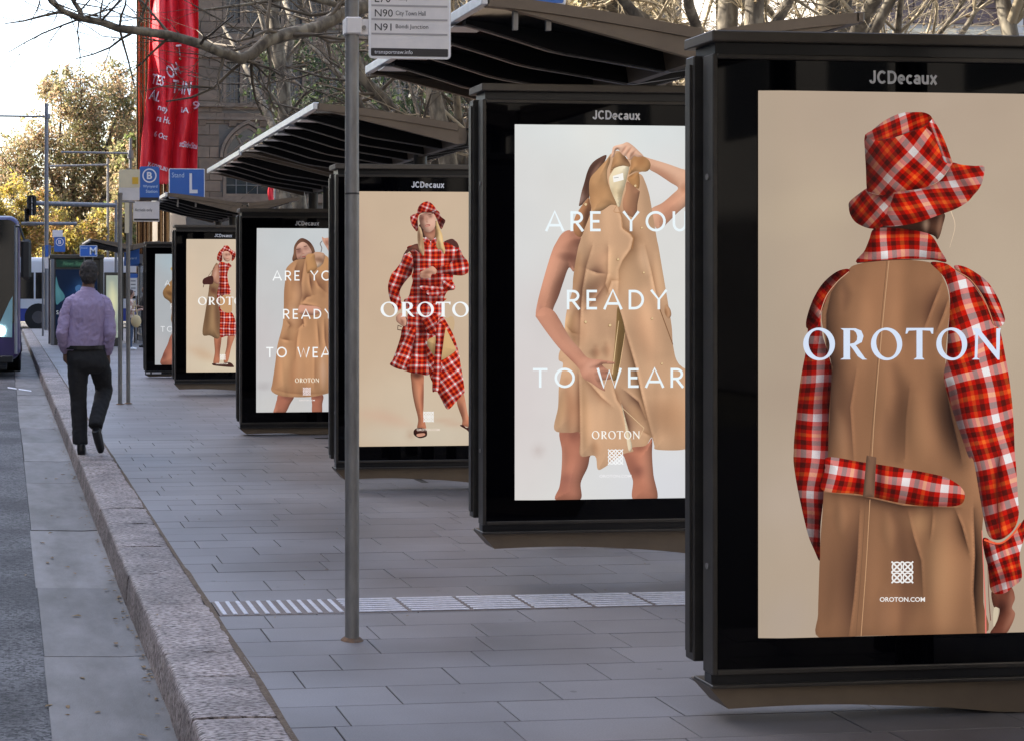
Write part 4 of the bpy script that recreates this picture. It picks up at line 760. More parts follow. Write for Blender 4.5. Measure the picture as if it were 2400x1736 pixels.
        P = Poster(Y, 2.6); P.gain = .93; P.relief = .6; P.light = np.array((.6, -.5)); H, I, J = zz(830, 440, 8.082), zz(830, 640, 8.082), zz(830, 840, 7.814)
        P.shape([(835, 449), (1190, 451), (1190, 1046), (835, 1046)], (206, 182, 156), [([(830, 470), (835, 700)], 25, (200, 172, 152), .6), ([(870, 560), (880, 760)], 60, (205, 178, 152), .6), ([(840, 930), (1100, 930)], 60, (216, 198, 174), .8), ([(840, 1020), (1190, 1020)], 34, (212, 200, 180), .9), (J((80, 1000), (500, 1050), (1050, 1220)), 12, (212, 180, 156), .9), (J((1470, 1110), (2000, 1210)), 6, (206, 176, 152), .9), (J((1040, 1390)), 8, (188, 158, 134), .7), ([(1060, 470), (1100, 700)], 50, (208, 186, 160), .6)], smooth=False, res=9, rnd_=0)
        # legs and shoes
        P.shape(J((1050, 240), (1255, 260), (1275, 500), (1270, 900), (1262, 1020), (1300, 1170), (1310, 1290), (1160, 1280), (1172, 1100), (1112, 850), (1072, 650), (1050, 450)), (190, 122, 92), [(J((1060, 290), (1250, 310)), 8, (70, 38, 30), .9), (J((1120, 450), (1190, 900)), 9, (208, 144, 112), .8), (J((1265, 500), (1265, 950)), 6, (120, 68, 52), .8)], res=2)
        P.shape(J((1880, 780), (1990, 640), (2020, 690), (2090, 1050), (2140, 1100), (2140, 1240), (1985, 1215), (1978, 1100)), (196, 128, 98), [(J((2030, 760), (2060, 1100)), 7, (214, 150, 120), .8), (J((1920, 800), (1990, 1100)), 5, (140, 84, 64), .7)], res=2)
        P.shape(J((1120, 1285), (1200, 1262), (1310, 1290), (1336, 1350), (1320, 1420), (1200, 1452), (1105, 1400), (1088, 1335)), (56, 26, 20), [(J((1130, 1320), (1300, 1310)), 4, (96, 52, 40), .7)], res=2); P.shape(J((1140, 1390), (1180, 1370), (1280, 1362), (1300, 1395), (1240, 1420), (1170, 1425)), (206, 150, 126), smooth=True)
        P.shape(J((1940, 1225), (1990, 1210), (2060, 1262), (2140, 1230), (2140, 1370), (2060, 1300)), (64, 30, 26))
        pl = lambda o, ang, pu, pv=None, f=H: (f(o)[0], (pu*math.cos(ang), pu*math.sin(ang)), (-(pv or pu)*math.sin(ang), (pv or pu)*math.cos(ang)))
        # big flap on the right, tan parts
        P.shape(I((1640, 820), (1700, 850), (1860, 1130), (1940, 1350), (1990, 1560)) + J((1945, 80), (2000, 400), (2022, 600), (1990, 645), (1880, 772), (1715, 928), (1600, 750), (1500, 560), (1430, 430), (1380, 300), (1340, 60)) + I((1330, 1300), (1500, 1000)), (250, 240, 240), [(J((1560, 600), (1700, 900)), 5, (170, 130, 130), .6), (J((1450, 300), (1560, 500)), 8, (120, 80, 80), .7)], plaid=(J((1640, 170))[0], (150/7.8, -105/7.8), (105/7.8, 150/7.8)))
        P.shape(I((1560, 1180), (1710, 1040), (1790, 1150), (1880, 1340), (1920, 1470), (1700, 1630), (1600, 1640), (1500, 1560), (1380, 1300)), (212, 174, 122), [(I((1540, 1250), (1520, 1600)), 6, (150, 112, 72), .8)], res=2)
        P.shape(I((1700, 800), (1760, 860), (1830, 820), (1890, 860), (1900, 1000), (1860, 1100), (1780, 960)), (206, 176, 138))
        # skirt
        P.shape(I((1000, 480), (1700, 480), (1690, 560), (1640, 800), (1560, 1000), (1400, 1260), (1350, 1300), (1390, 1640)) + J((1370, 292), (1200, 280), (1050, 262), (900, 212), (662, 122)) + I((730, 1640), (820, 1400), (880, 1200), (905, 1060), (1010, 800), (980, 640)), (226, 214, 214), [(I((1130, 1150), (1080, 1640)), 6, (110, 74, 74), .8), (I((1270, 850), (1300, 1250)), 9, (70, 40, 44), .85), (I((1360, 1350), (1390, 1640)), 8, (84, 50, 52), .8), (I((900, 1100), (840, 1400)), 8, (130, 96, 96), .7), (I((1000, 1150), (960, 1450)), 8, (255, 245, 245), .6), (I((1400, 1000), (1650, 950)), 8, (110, 70, 70), .6)], plaid=pl((1195, 1160), .02, 25.5, 24.5, I))
        P.shape(I((1060, 1040), (1170, 1060), (1120, 1350), (1060, 1640)) + J((905, 205), (665, 118)) + I((770, 1600), (900, 1330), (990, 1150)), (244, 232, 232), [(I((1130, 1200), (1070, 1600)), 5, (130, 90, 90), .8)], plaid=(I((1010, 1150))[0], (20, 9), (-10, 23)))
        P.shape(I((1540, 1000), (1720, 1000), (1700, 1250), (1650, 1640)) + J((1590, 200), (1550, 560), (1480, 600), (1430, 550)) + I((1520, 1600), (1545, 1250)), (222, 206, 206), [(I((1700, 1000), (1640, 1640)), 4, (110, 74, 74), .7)], plaid=pl((1610, 1160), .03, 24, 25.5, I))
        P.shape(I((1290, 850), (1480, 760), (1600, 800), (1560, 960), (1540, 1140), (1400, 1150), (1350, 1060), (1310, 980)), (238, 222, 222), [(I((1560, 960), (1380, 1140)), 5, (120, 80, 80), .7)], plaid=pl((1490, 985), -.55, 24, 24, I))
        # jacket body
        P.shape(H((1000, 1140), (1110, 1090), (1220, 1080), (1330, 960), (1460, 1020), (1560, 960), (1700, 1040), (1850, 975), (1950, 1040), (1990, 1150), (2040, 1290), (1900, 1400), (1860, 1640)) + I((1880, 40), (1862, 170), (1905, 310), (1770, 350), (1700, 480), (1660, 550), (1400, 600), (1100, 600), (960, 540), (1040, 430), (1070, 300), (1110, 150), (1090, 60)) + H((1120, 1560), (1090, 1280)), (240, 228, 228), [(H((1110, 1290), (1150, 1640)), 7, (110, 70, 70), .85), (H((1800, 1300), (1880, 1500)), 8, (100, 60, 62), .85), (I((1100, 200), (1400, 230), (1600, 60)), 14, (120, 80, 80), .75), (I((1100, 400), (1300, 420), (1600, 480)), 10, (110, 70, 70), .75), (H((1400, 1350), (1650, 1350)), 16, (255, 245, 245), .6), (I((1250, 560), (1300, 480)), 10, (120, 80, 80), .6), (H((1330, 1050), (1420, 1100)), 8, (140, 96, 96), .6)], plaid=pl((1440, 1190), .0, 28, 22, H))
        P.shape(H((1700, 1030), (1850, 972), (1945, 1040), (1985, 1130), (1900, 1120), (1800, 1060)), (88, 50, 44), res=2); P.shape(H((930, 1290), (1000, 1170), (1110, 1090), (1220, 1075), (1240, 1230), (1130, 1170), (1010, 1240)), (92, 54, 46), [(H((1100, 1130), (1200, 1180)), 5, (150, 90, 70), .7)], res=2)
        # arms
        P.shape(H((1000, 1250), (1090, 1280), (1120, 1480), (1090, 1640)) + I((1060, 60), (930, 220), (862, 370), (890, 520), (880, 690), (780, 700), (700, 560), (660, 430), (640, 280), (660, 150), (720, 0)) + H((780, 1560), (880, 1420), (930, 1290)), (240, 228, 228), [(H((1080, 1450), (1010, 1640)), 9, (70, 44, 46), .9), (I((1000, 60), (880, 260), (850, 380)), 8, (80, 50, 52), .85), (I((690, 200), (700, 560)), 6, (180, 140, 140), .6)], plaid=(H((890, 1450))[0], (21, 8), (-9, 24)))
        P.shape(H((1990, 1150), (2060, 1290), (2140, 1380), (2172, 1480), (2160, 1600)) + I((2140, 10), (2050, 50), (1890, 45), (1700, 20), (1560, 40)) + H((1520, 1560), (1560, 1500), (1720, 1480), (1830, 1420), (1900, 1330)), (240, 226, 226), [(H((1900, 1380), (2060, 1350)), 6, (90, 54, 56), .85), (I((1700, 20), (2100, 40)), 6, (120, 76, 76), .7), (H((1560, 1560), (1700, 1540)), 7, (130, 90, 90), .7)], plaid=pl((2060, 1540), -.12, 25, 24, H))
        P.shape(H((1270, 1590), (1400, 1530), (1480, 1490), (1560, 1560), (1540, 1640)) + I((1470, 30), (1430, 100), (1260, 90), (1250, 20)), (216, 164, 138), [(H((1300, 1630), (1460, 1600)), 4, (130, 84, 66), .8), (I((1280, 60), (1400, 70)), 3, (150, 98, 78), .7)], res=2)
        P.shape(I((1250, 250), (1500, 250), (1640, 290), (1600, 360), (1420, 330), (1300, 320)), (238, 220, 220), plaid=pl((1280, 262), .05, 25, 21, I)); P.shape(I((1660, 170), (1720, 150), (1870, 170), (1905, 310), (1720, 310)), (240, 222, 222), [(I((1720, 310), (1890, 330)), 4, (90, 50, 50), .7)], plaid=pl((1700, 170), .55, 24, 21, I)); P.shape(I((1390, 330), (1600, 330), (1760, 350), (1600, 430), (1400, 410)), (220, 196, 196), plaid=pl((1580, 380), -.1, 24, 21, I))
        P.shape(I((800, 820), (880, 760), (960, 800), (1000, 900), (980, 990), (920, 1010), (850, 960), (800, 910)), (212, 158, 134), [(I((880, 880), (930, 980)), 3, (140, 90, 72), .7)], res=2)
        P.stroke(I((900, 1085), (825, 1075), (830, 995), (900, 1020)), 2.2, (60, 30, 26), k=1); P.stroke(I((950, 770), (1000, 900), (985, 1010)), 1.5, (60, 30, 28))
        # head: hair, neck, face, hat
        P.shape(H((1240, 700), (1560, 640), (1560, 1000), (1450, 1020), (1340, 960), (1270, 900)), (62, 36, 30), res=2)
        P.shape(H((1320, 800), (1520, 760), (1522, 940), (1455, 1008), (1350, 940)), (176, 118, 94), [(H((1340, 850), (1510, 820)), 5, (110, 66, 54), .8), (H((1440, 930)), 6, (200, 144, 116), .6)], res=2)
        P.shape(H((1232, 560), (1280, 500), (1450, 470), (1530, 520), (1542, 640), (1530, 750), (1470, 825), (1400, 850), (1315, 800), (1252, 700)), (216, 168, 146), [(H((1240, 560), (1260, 700), (1330, 800)), 5, (150, 100, 82), .8), (H((1290, 580)), 5, (112, 68, 56), .85), (H((1445, 545)), 4, (110, 66, 54), .8), (H((1355, 560), (1370, 650)), 3, (176, 122, 102), .7), (H((1280, 500), (1460, 480)), 5, (120, 76, 66), .7), (H((1480, 650)), 9, (228, 182, 160), .7)], res=1.6)
        P.stroke(H((1250, 535), (1330, 545)), (1.6, .8), (70, 42, 36)); P.stroke(H((1390, 525), (1490, 495)), (.8, 1.6), (70, 42, 36)); P.stroke(H((1340, 720), (1390, 705), (1440, 712)), (1, 2.4), (166, 84, 76)); P.stroke(H((1345, 740), (1440, 725)), 1.8, (196, 116, 106)); P.stroke(H((1360, 655), (1400, 655)), 1.2, (150, 96, 80))
        P.shape(H((1205, 790), (1245, 740), (1290, 850), (1310, 1000), (1330, 1150), (1318, 1290), (1262, 1245), (1222, 1150), (1200, 980)), (206, 172, 134), [(H((1225, 800), (1240, 1100)), 2.5, (92, 60, 48), .8), (H((1270, 900), (1300, 1200)), 3, (160, 118, 84), .8), (H((1260, 1230)), 6, (150, 112, 84), .6)], res=1.8)
        P.shape(H((1560, 630), (1620, 780), (1670, 900), (1690, 1050), (1722, 1180), (1705, 1262), (1640, 1180), (1572, 1150), (1530, 1000), (1540, 800)), (216, 180, 126), [(H((1550, 760), (1545, 1000)), 4, (120, 80, 56), .8), (H((1610, 850), (1650, 1150)), 3, (236, 208, 156), .8), (H((1590, 1000), (1620, 1160)), 3, (160, 118, 78), .8)], res=1.8)
        P.shape(H((1062, 560), (1100, 522), (1200, 482), (1330, 452), (1480, 440), (1570, 436), (1620, 480), (1640, 550), (1725, 622), (1702, 700), (1650, 792), (1600, 700), (1550, 570), (1490, 490), (1350, 476), (1245, 505), (1205, 600), (1212, 780), (1185, 832), (1130, 770), (1082, 690)), (228, 212, 212), [(H((1620, 560), (1690, 640), (1650, 760)), 9, (60, 34, 34), .9), (H((1190, 600), (1195, 800)), 5, (60, 34, 34), .9), (H((1230, 500), (1560, 480)), 4, (60, 32, 32), .85)], plaid=pl((1130, 560), .5, 17, 17, H), res=1.8)
        P.shape(H((1200, 480), (1220, 370), (1290, 295), (1380, 266), (1450, 290), (1512, 350), (1560, 432), (1470, 450), (1330, 462)), (240, 226, 226), [(H((1230, 460), (1260, 330)), 5, (120, 76, 76), .75), (H((1420, 380), (1520, 400)), 4, (255, 255, 255), .6)], plaid=pl((1380, 385), .35, 20, 17, H), res=1.8)
        P.shape(H((1330, 960), (1370, 940), (1440, 1020), (1400, 1110), (1340, 1040)), (236, 214, 214), plaid=pl((1350, 960), .3, 22, 22, H)); P.shape(H((1460, 1020), (1550, 950), (1560, 1060), (1500, 1110)), (230, 206, 206), plaid=pl((1530, 960), -.4, 22, 22, H))
        oroton(P, 892, 1141, 707.5, 743.5, (244, 248, 250)); knot(P, 992.3, 1016.6, 963.5, 988.5, (248, 248, 246)); P.text('OROTON.COM', 976.7, 1030.3, 1003.5, 1009, (236, 220, 206), .02)
    elif i == 3:
        P = Poster(Y, 2.6); P.gain = .90; P.desat = .10; P.soft = .7; P.relief = .6; P.light = np.array((-.4, -.6)); K, L = zz(590, 530, 7.137), zz(590, 750, 7.137)
        P.shape([(602, 535), (860, 536), (860, 966), (598, 966)], (208, 208, 208), [([(600, 560), (840, 560)], 60, (205, 214, 218), .8), ([(610, 720), (620, 900)], 40, (210, 200, 200), .8), ([(610, 950), (840, 950)], 26, (216, 210, 204), .8), (L((60, 1110), (340, 1100)), 6, (178, 170, 172), .8), ([(760, 950)], 30, (210, 212, 220), .8)], smooth=False, res=9, rnd_=0)
        P.shape(L((460, 1240), (700, 1260), (640, 1400), (545, 1560), (370, 1560), (390, 1440), (420, 1330)), (180, 110, 86), [(L((520, 1290), (660, 1300)), 6, (110, 64, 54), .8), (L((420, 1400), (390, 1550)), 5, (206, 136, 108), .7)], res=2)
        P.shape(L((1010, 1250), (1190, 1250), (1180, 1400), (1165, 1560), (1020, 1560), (1008, 1400)), (178, 108, 84), [(L((1020, 1280), (1180, 1280)), 6, (110, 62, 52), .8)], res=2)
        # hair, face
        P.shape(K((850, 205), (780, 235), (715, 330), (700, 450), (705, 600), (1060, 560), (1060, 440), (1020, 330), (950, 250)), (112, 74, 56), [(K((860, 215), (1000, 320)), 5, (84, 50, 40), .7), (K((730, 330), (712, 540)), 4, (170, 122, 92), .7), (K((1000, 340), (1040, 440)), 4, (176, 124, 90), .7)], res=2)
        P.shape(K((800, 290), (860, 270), (930, 310), (1000, 420), (990, 480), (900, 530), (800, 560), (760, 540), (742, 440), (750, 350)), (224, 172, 148), [(K((790, 420)), 6, (96, 54, 50), .9), (K((905, 385)), 5, (120, 72, 62), .8), (K((760, 500), (800, 550)), 6, (160, 104, 88), .8), (K((850, 400), (855, 470)), 3, (190, 132, 112), .7), (K((930, 440)), 8, (236, 180, 158), .7)], res=1.6)
        P.stroke(K((745, 395), (820, 385)), 1.5, (70, 40, 36)); P.stroke(K((870, 350), (930, 335)), 1.5, (80, 46, 40)); P.stroke(K((840, 520), (900, 512)), 2, (150, 72, 66)); P.stroke(K((840, 470), (880, 465)), 1.3, (160, 104, 90))
        # hand and hanger
        P.shape(K((1175, 185), (1215, 205), (1300, 200), (1400, 260), (1500, 400), (1500, 560), (1330, 480), (1250, 360), (1190, 260)), (222, 164, 138), [(K((1240, 230), (1270, 330)), 2.5, (140, 88, 70), .8), (K((1280, 220), (1300, 330)), 2.5, (140, 88, 70), .8)], res=2)
        # coat
        ct = K((720, 580), (800, 560), (905, 545), (910, 500), (1060, 450), (1150, 440), (1240, 500), (1300, 600), (1500, 700)) + L((1560, 300), (1500, 900), (1330, 1180), (1200, 1240), (1000, 1280), (700, 1285), (470, 1260), (330, 1180), (345, 1050), (390, 750), (430, 430), (490, 200), (520, 60)) + K((535, 1400), (540, 1100), (560, 900), (570, 740), (620, 660))
        P.shape(ct, (196, 143, 101), [(K((890, 560), (850, 780), (828, 960), (842, 1160), (800, 1320)), 7, (110, 68, 48), .85, 1), (K((760, 620), (720, 720), (705, 860)), 5, (126, 80, 56), .8, -1), (K((960, 790), (975, 950), (1000, 1080)), 6, (104, 62, 46), .85, -1), (K((1050, 850), (1120, 1000), (1230, 1100)), 7, (120, 74, 54), .8, -1), (K((850, 1270), (920, 1190), (1000, 1170)), 9, (112, 68, 50), .85, -1), (K((840, 1300), (1100, 1350)), 5, (110, 66, 48), .8, 1),
              (K((770, 900), (790, 1100), (760, 1300)), 10, (216, 164, 124), .65), (K((600, 850), (570, 1200), (570, 1500)), 8, (160, 108, 74), .6), (K((680, 1300), (710, 1620)), 9, (220, 170, 134), .6), (K((850, 1490), (870, 1640)) + L((860, 60), (790, 130)), 6, (112, 68, 48), .85, 1), (K((1150, 800), (1220, 960), (1210, 1180)), 8, (150, 100, 68), .6),
              (L((500, 320), (640, 345)), 6, (122, 78, 54), .85, -1), (L((590, 20), (640, 90), (610, 140)), 4, (122, 78, 54), .7, -1), (L((790, 130), (755, 330), (735, 640)), 7, (150, 100, 68), .7, 1), (L((565, 560), (530, 900), (560, 1100)), 13, (220, 166, 118), .7), (L((430, 520), (395, 900), (370, 1130)), 12, (168, 110, 76), .65), (L((730, 640), (700, 950), (690, 1200)), 9, (164, 106, 72), .6), (L((800, 640), (800, 1000)), 10, (214, 158, 114), .6), (L((1095, 20), (1110, 200), (1130, 470)), 3, (120, 80, 56), .8, -1), (L((1055, 560), (1048, 1150)), 4, (150, 100, 70), .7, -1), (L((940, 640), (940, 1150)), 20, (208, 150, 106), .5), (L((1190, 600), (1200, 1150)), 7, (226, 184, 156), .75), (L((1215, 0), (1220, 300), (1260, 560)), 6, (118, 76, 54), .8, -1), (L((350, 1150), (600, 1215), (900, 1240), (1200, 1220)), 4, (166, 110, 76), .6, -1)], res=2.2, k=5, folds=(22, 110, .12, -.05, 8.0), rnd_=.14)
        P.shape(K((1040, 450), (1140, 440), (1220, 480), (1200, 620), (1080, 700), (1060, 560)), (206, 158, 128), [(K((1060, 560), (1200, 600)), 5, (110, 68, 48), .85), (K((1120, 670)), 7, (226, 212, 190), .8)], res=2)
        P.shape(K((912, 500), (1040, 470), (1060, 560), (1090, 720), (960, 790), (915, 760)), (204, 148, 96), [(K((920, 740), (960, 785)), 4, (150, 100, 62), .7), (K((880, 560), (900, 760)), 4, (110, 68, 46), .8)], res=2)
        P.shape(K((1240, 500), (1300, 610), (1180, 800), (1120, 730), (1190, 640)), (206, 150, 100)); P.stroke(K((1180, 250), (1145, 300), (1172, 370), (1158, 440)), 2, (120, 110, 110))
        P.shape(K((800, 1330), (900, 1330), (1100, 1350), (1170, 1420), (1060, 1490), (870, 1490), (780, 1450)), (220, 158, 130), [(K((800, 1480), (1060, 1490)), 4, (150, 94, 72), .7)], res=2)
        wt = (248, 250, 250)
        sans(P, 'ARE YOU', 640, 800, 635, 658, wt); sans(P, 'READY', 663.5, 779, 724.5, 747.5, wt); sans(P, 'TO WEAR?', 624, 815, 813.5, 837.5, wt)
        oroton(P, 691.5, 747.5, 886, 896.5, (255, 244, 222)); knot(P, 710, 728.3, 908, 925.5, (240, 226, 226)); P.text('OROTON.COM', 701, 738, 935.5, 939, (236, 226, 222), .02)
    elif i == 4:
        P = Poster(Y, 2.4); P.gain = .94; P.relief = .6; P.light = np.array((.3, -.6)); m = zz(340, 540, 4.559)
        P.shape([(437, 561), (620, 561.5), (620, 872.5), (434.5, 872.5)], (212, 193, 170), [([(440, 850), (600, 850)], 24, (222, 208, 182), .8), (m((480, 1260), (760, 1380)), 10, (206, 174, 144), .8), ([(445, 600), (450, 800)], 20, (222, 198, 172), .7)], smooth=False, res=8, rnd_=0)
        P.shape(m((740, 1120), (815, 1120), (800, 1300), (790, 1420), (730, 1420), (745, 1300)), (190, 122, 92), [(m((800, 1130), (790, 1350)), 5, (130, 76, 58), .8)], res=2); P.shape(m((890, 1110), (960, 1120), (920, 1250), (885, 1400), (840, 1400), (870, 1250)), (196, 128, 98), [(m((890, 1130), (860, 1300)), 4, (140, 84, 66), .7)], res=2)
        P.shape(m((722, 1420), (800, 1425), (900, 1410), (942, 1440), (935, 1462), (780, 1450), (725, 1440)), (70, 40, 34))
        P.shape(m((735, 390), (780, 370), (800, 700), (800, 1130), (690, 1125), (615, 1108), (640, 900), (675, 680), (690, 560), (710, 470)), (150, 116, 84), [(m((670, 750), (650, 1100)), 5, (112, 82, 58), .7), (m((720, 800), (710, 1110)), 5, (176, 140, 102), .7), (m((760, 700), (780, 1100)), 6, (96, 66, 50), .7), (m((700, 620), (760, 680)), 6, (90, 44, 36), .7)], res=2)
        P.shape(m((790, 350), (830, 340), (900, 380), (880, 470), (890, 560), (915, 640), (900, 690), (840, 720), (800, 700), (790, 800), (840, 870), (920, 875), (960, 950), (975, 1040), (970, 1120), (870, 1130), (800, 1130), (800, 900), (770, 700), (790, 560), (780, 420)), (244, 230, 230), [(m((800, 450), (800, 700)), 4, (150, 110, 110), .6), (m((880, 600), (830, 700)), 4, (120, 70, 70), .6)], plaid=(m((845, 930))[0], (13.0, 0.3), (-.3, 13.4)))
        P.shape(m((830, 700), (915, 700), (930, 800), (920, 875), (840, 870), (800, 800)), (200, 156, 112)); P.shape(m((735, 400), (780, 380), (790, 560), (740, 560), (715, 500)), (184, 132, 108), [(m((760, 420), (740, 520)), 3, (222, 176, 154), .7)], res=2)
        P.shape(m((615, 540), (640, 510), (720, 490), (725, 570), (660, 580), (620, 575)), (72, 38, 34)); P.stroke(m((670, 500), (745, 395)), 1, (110, 76, 60)); P.stroke(m((630, 575), (622, 610)), 1.4, (70, 40, 36))
        P.shape(m((870, 380), (890, 350), (925, 385), (900, 400)), (236, 200, 200), plaid=(m((870, 380))[0], (12, 3), (-3, 12)))
        P.shape(m((835, 235), (880, 225), (918, 250), (925, 300), (890, 335), (850, 325), (832, 290)), (222, 172, 148), [(m((870, 262)), 2.5, (120, 74, 62), .8), (m((900, 258)), 2.2, (120, 74, 62), .8), (m((835, 300), (850, 325)), 3, (150, 96, 80), .7)], res=1.5); P.stroke(m((865, 302), (895, 302)), 1.2, (170, 86, 78))
        P.shape(m((770, 280), (790, 230), (825, 195), (850, 165), (890, 170), (920, 210), (965, 240), (960, 300), (925, 330), (925, 270), (880, 225), (830, 240), (825, 320), (800, 340), (772, 320)), (232, 216, 216), [(m((935, 260), (940, 310)), 4, (84, 46, 46), .8), (m((815, 260), (810, 330)), 3, (84, 46, 46), .8)], plaid=(m((850, 190))[0], (10.5, 5), (-5, 10.5)), res=1.6)
        oroton(P, 464, 590, 696, 715.5, (250, 248, 244)); knot(P, 515.5, 528.5, 830.5, 843.5, (250, 246, 240)); P.text('OROTON.COM', 506, 534, 851, 854, (240, 226, 210), .02)
    else:
        P = Poster(Y, 2.4); P.gain = .94; P.relief = .6; P.light = np.array((.3, -.6)); m = zz(340, 540, 4.559)
        P.shape([(364, 596), (520, 596), (520, 855.5), (361.5, 855.5)], (176, 180, 184), [([(370, 610), (500, 610)], 30, (170, 192, 202), .8), ([(370, 780), (380, 850)], 30, (188, 184, 186), .8)], smooth=False, res=8, rnd_=0)
        P.shape(m((285, 1110), (420, 1000), (500, 1440), (185, 1440), (190, 1330), (240, 1220)), (172, 108, 88), [(m((200, 1340)), 6, (120, 70, 60), .7), (m((260, 1300), (250, 1430)), 6, (196, 132, 106), .7)], res=2)
        P.shape(m((290, 530), (420, 430), (560, 600), (560, 1050), (300, 1000), (285, 860), (265, 770), (205, 720), (190, 660), (225, 600)), (164, 122, 78), [(m((230, 660), (290, 700)), 4, (100, 68, 44), .8), (m((210, 700), (280, 740)), 4, (196, 152, 100), .6), (m((280, 780), (292, 850)), 4, (120, 84, 54), .7)], res=2); P.shape(m((272, 412), (300, 395), (420, 400), (420, 520), (300, 440)), (188, 150, 80))
        wt = (224, 226, 228)
        sans(P, 'ARE YOU', 386.5, 482, 657.5, 670, wt); sans(P, 'READY', 400, 470, 712, 724.5, wt); sans(P, 'TO WEAR?', 376.5, 490, 765, 778, wt)
    # trim everything to the lit screen
    return P

LAB = ['advertising panel showing a person from behind in plaid hat and tan coat', 'bright advertising panel with a tan coat held in front of the face', 'advertising panel with a standing person in red plaid, behind the thin bus stop pole',
       'advertising panel with a person holding a coat on a hanger', 'advertising panel with a side view of a plaid coat and small bag', 'advertising panel with grey poster mostly hidden behind the side-view plaid poster']
def clip_mesh_x(o, x_max, x_min):
    bm = bmesh.new(); bm.from_mesh(o.data)
    for co, no in (((x_max, 0, 0), (1, 0, 0)), ((x_min, 0, 0), (-1, 0, 0))):
        bmesh.ops.bisect_plane(bm, geom=bm.verts[:] + bm.edges[:] + bm.faces[:], plane_co=co, plane_no=no, clear_outer=True)
    bm.to_mesh(o.data); bm.free()
def clip_mesh_z(o, z0, z1):
    bm = bmesh.new(); bm.from_mesh(o.data)
    for co, no in (((0, 0, z1), (0, 0, 1)), ((0, 0, z0), (0, 0, -1))):
        bmesh.ops.bisect_plane(bm, geom=bm.verts[:] + bm.edges[:] + bm.faces[:], plane_co=co, plane_no=no, clear_outer=True)
    bm.to_mesh(o.data); bm.free()
def advertising_panel(i):
    Y, X0, Z0 = PANEL[i]; X1 = X0 + PW; Z1 = Z0 + PH; xc = (X0 + X1) / 2
    gz = 0.0
    t = thing('advertising_panel', (xc, Y, gz), LAB[i], 'advertisement', 'lit advertising panels along the footpath')
    fl, fr = X0 - .168, X1 + .168; fb, ft = Z0 - .122, Z1 + .124
    # face frame: four bars round the glass
    m = MB(); w = .018
    m.box((fl, Y - .02, fb), (fl + w, Y + .055, ft), .003); m.box((fr - w, Y - .02, fb), (fr, Y + .055, ft), .003)
    m.box((fl + w, Y - .02, ft - w), (fr - w, Y + .055, ft), .003); m.box((fl + w, Y - .02, fb), (fr - w, Y + .055, fb + w), .003)
    fo = m.build('frame', M['frame'], t)
    MB().box((fl + w, Y - .008, fb + w), (fr - w, Y + .05, ft - w)).build('glass', M['glass_black'], t)
    MB().box((fl + .03, Y + .055, fb), (fr - .03, Y + .10, ft - .03)).build('core', M['rib'], t)
    m = MB(); m.box((fl - .012, Y + .10, fb + .02), (fr + .012, Y + .165, ft + .01), .004)
    m.box((fl - .02, Y + .115, fb + .05), (fl - .012, Y + .15, ft - .02)); m.build('rear_frame', M['frame'], t)
    # cap: overhanging coping with a recess under it
    m = MB(); m.box((fl - .006, Y - .028, ft + .042), (fr + .006, Y + .19, ft + .080), .004); m.build('cap', M['cap'], t)
    MB().box((fl + .02, Y + .005, ft), (fr - .02, Y + .15, ft + .042)).build('neck', M['rib'], t)
    # ledge and plinth with an arched lower edge
    m = MB(); m.box((fl + .004, Y + .0, fb - .034), (fr - .004, Y + .05, fb - .001)); m.build('sill', M['rib'], t)
    m = MB(); m.box((fl - .002, Y - .022, fb - .046), (fr + .002, Y + .12, fb - .034), .002); m.build('ledge', M['frame'], t)
    zb = max(fb - .125, .012); prof = [(fl + .0, fb - .046), (fl + .072, zb)]
    n = 14
    for k in range(1, n):
        q = k / n; x = fl + .072 + (fr - fl - .144) * q
        prof.append((x, max(.004, zb + .006 * math.sin(math.pi * min(q*2.2, 1)) - .16 * max(0, q - .3) ** 2)))
    prof += [(fr - .072, max(.004, zb - .08)), (fr, fb - .046)]
    m = MB(); m.prism(prof, 1, Y + .012, Y + .15); m.build('plinth', M['brown'], t)
    MB().box((fr - .28, Y + .05, gz - .01), (fr - .1, Y + .11, zb + .02)).build('foot', M['frame'], t)
    # maker's name on the header
    cz = Z1 + .052; h = .046; m = MB()
    for k, (v, f) in enumerate(bold_logo('JCDecaux', xc - .126, xc + .126, cz - h/2, cz + h/2)): m.add([(a, Y - .0095 - .00004*k, b) for a, b in v], f)
    m.build('logo', M['logo'], t)
    for zz2 in (Z0 + .25, Z1 - .3):
        m = MB(); m.tube([(fl - .0005, Y + .02, zz2), (fl - .004, Y + .02, zz2)], .011, 12); m.build('lock', M['galv'], t)
    P = make_poster(i, t); o = P.build('poster_print', t)
    off = wpos(t); clip_mesh_x(o, X1 - off.x, X0 - off.x); clip_mesh_z(o, Z0 - off.z, Z1 - off.z)
    o['label'] = 'backlit poster picture'
    if i == 5:
        for a, b in ((342.5, 352), (356, 378)):
            p = on_y(a, 872, Y - .021); q = on_y(b, 876, Y - .021)
            MB().box((p.x, Y - .0225, q.z), (q.x, Y - .0205, p.z)).build('sticker', M['white'], t)
    return t
for _i in range(6): advertising_panel(_i)
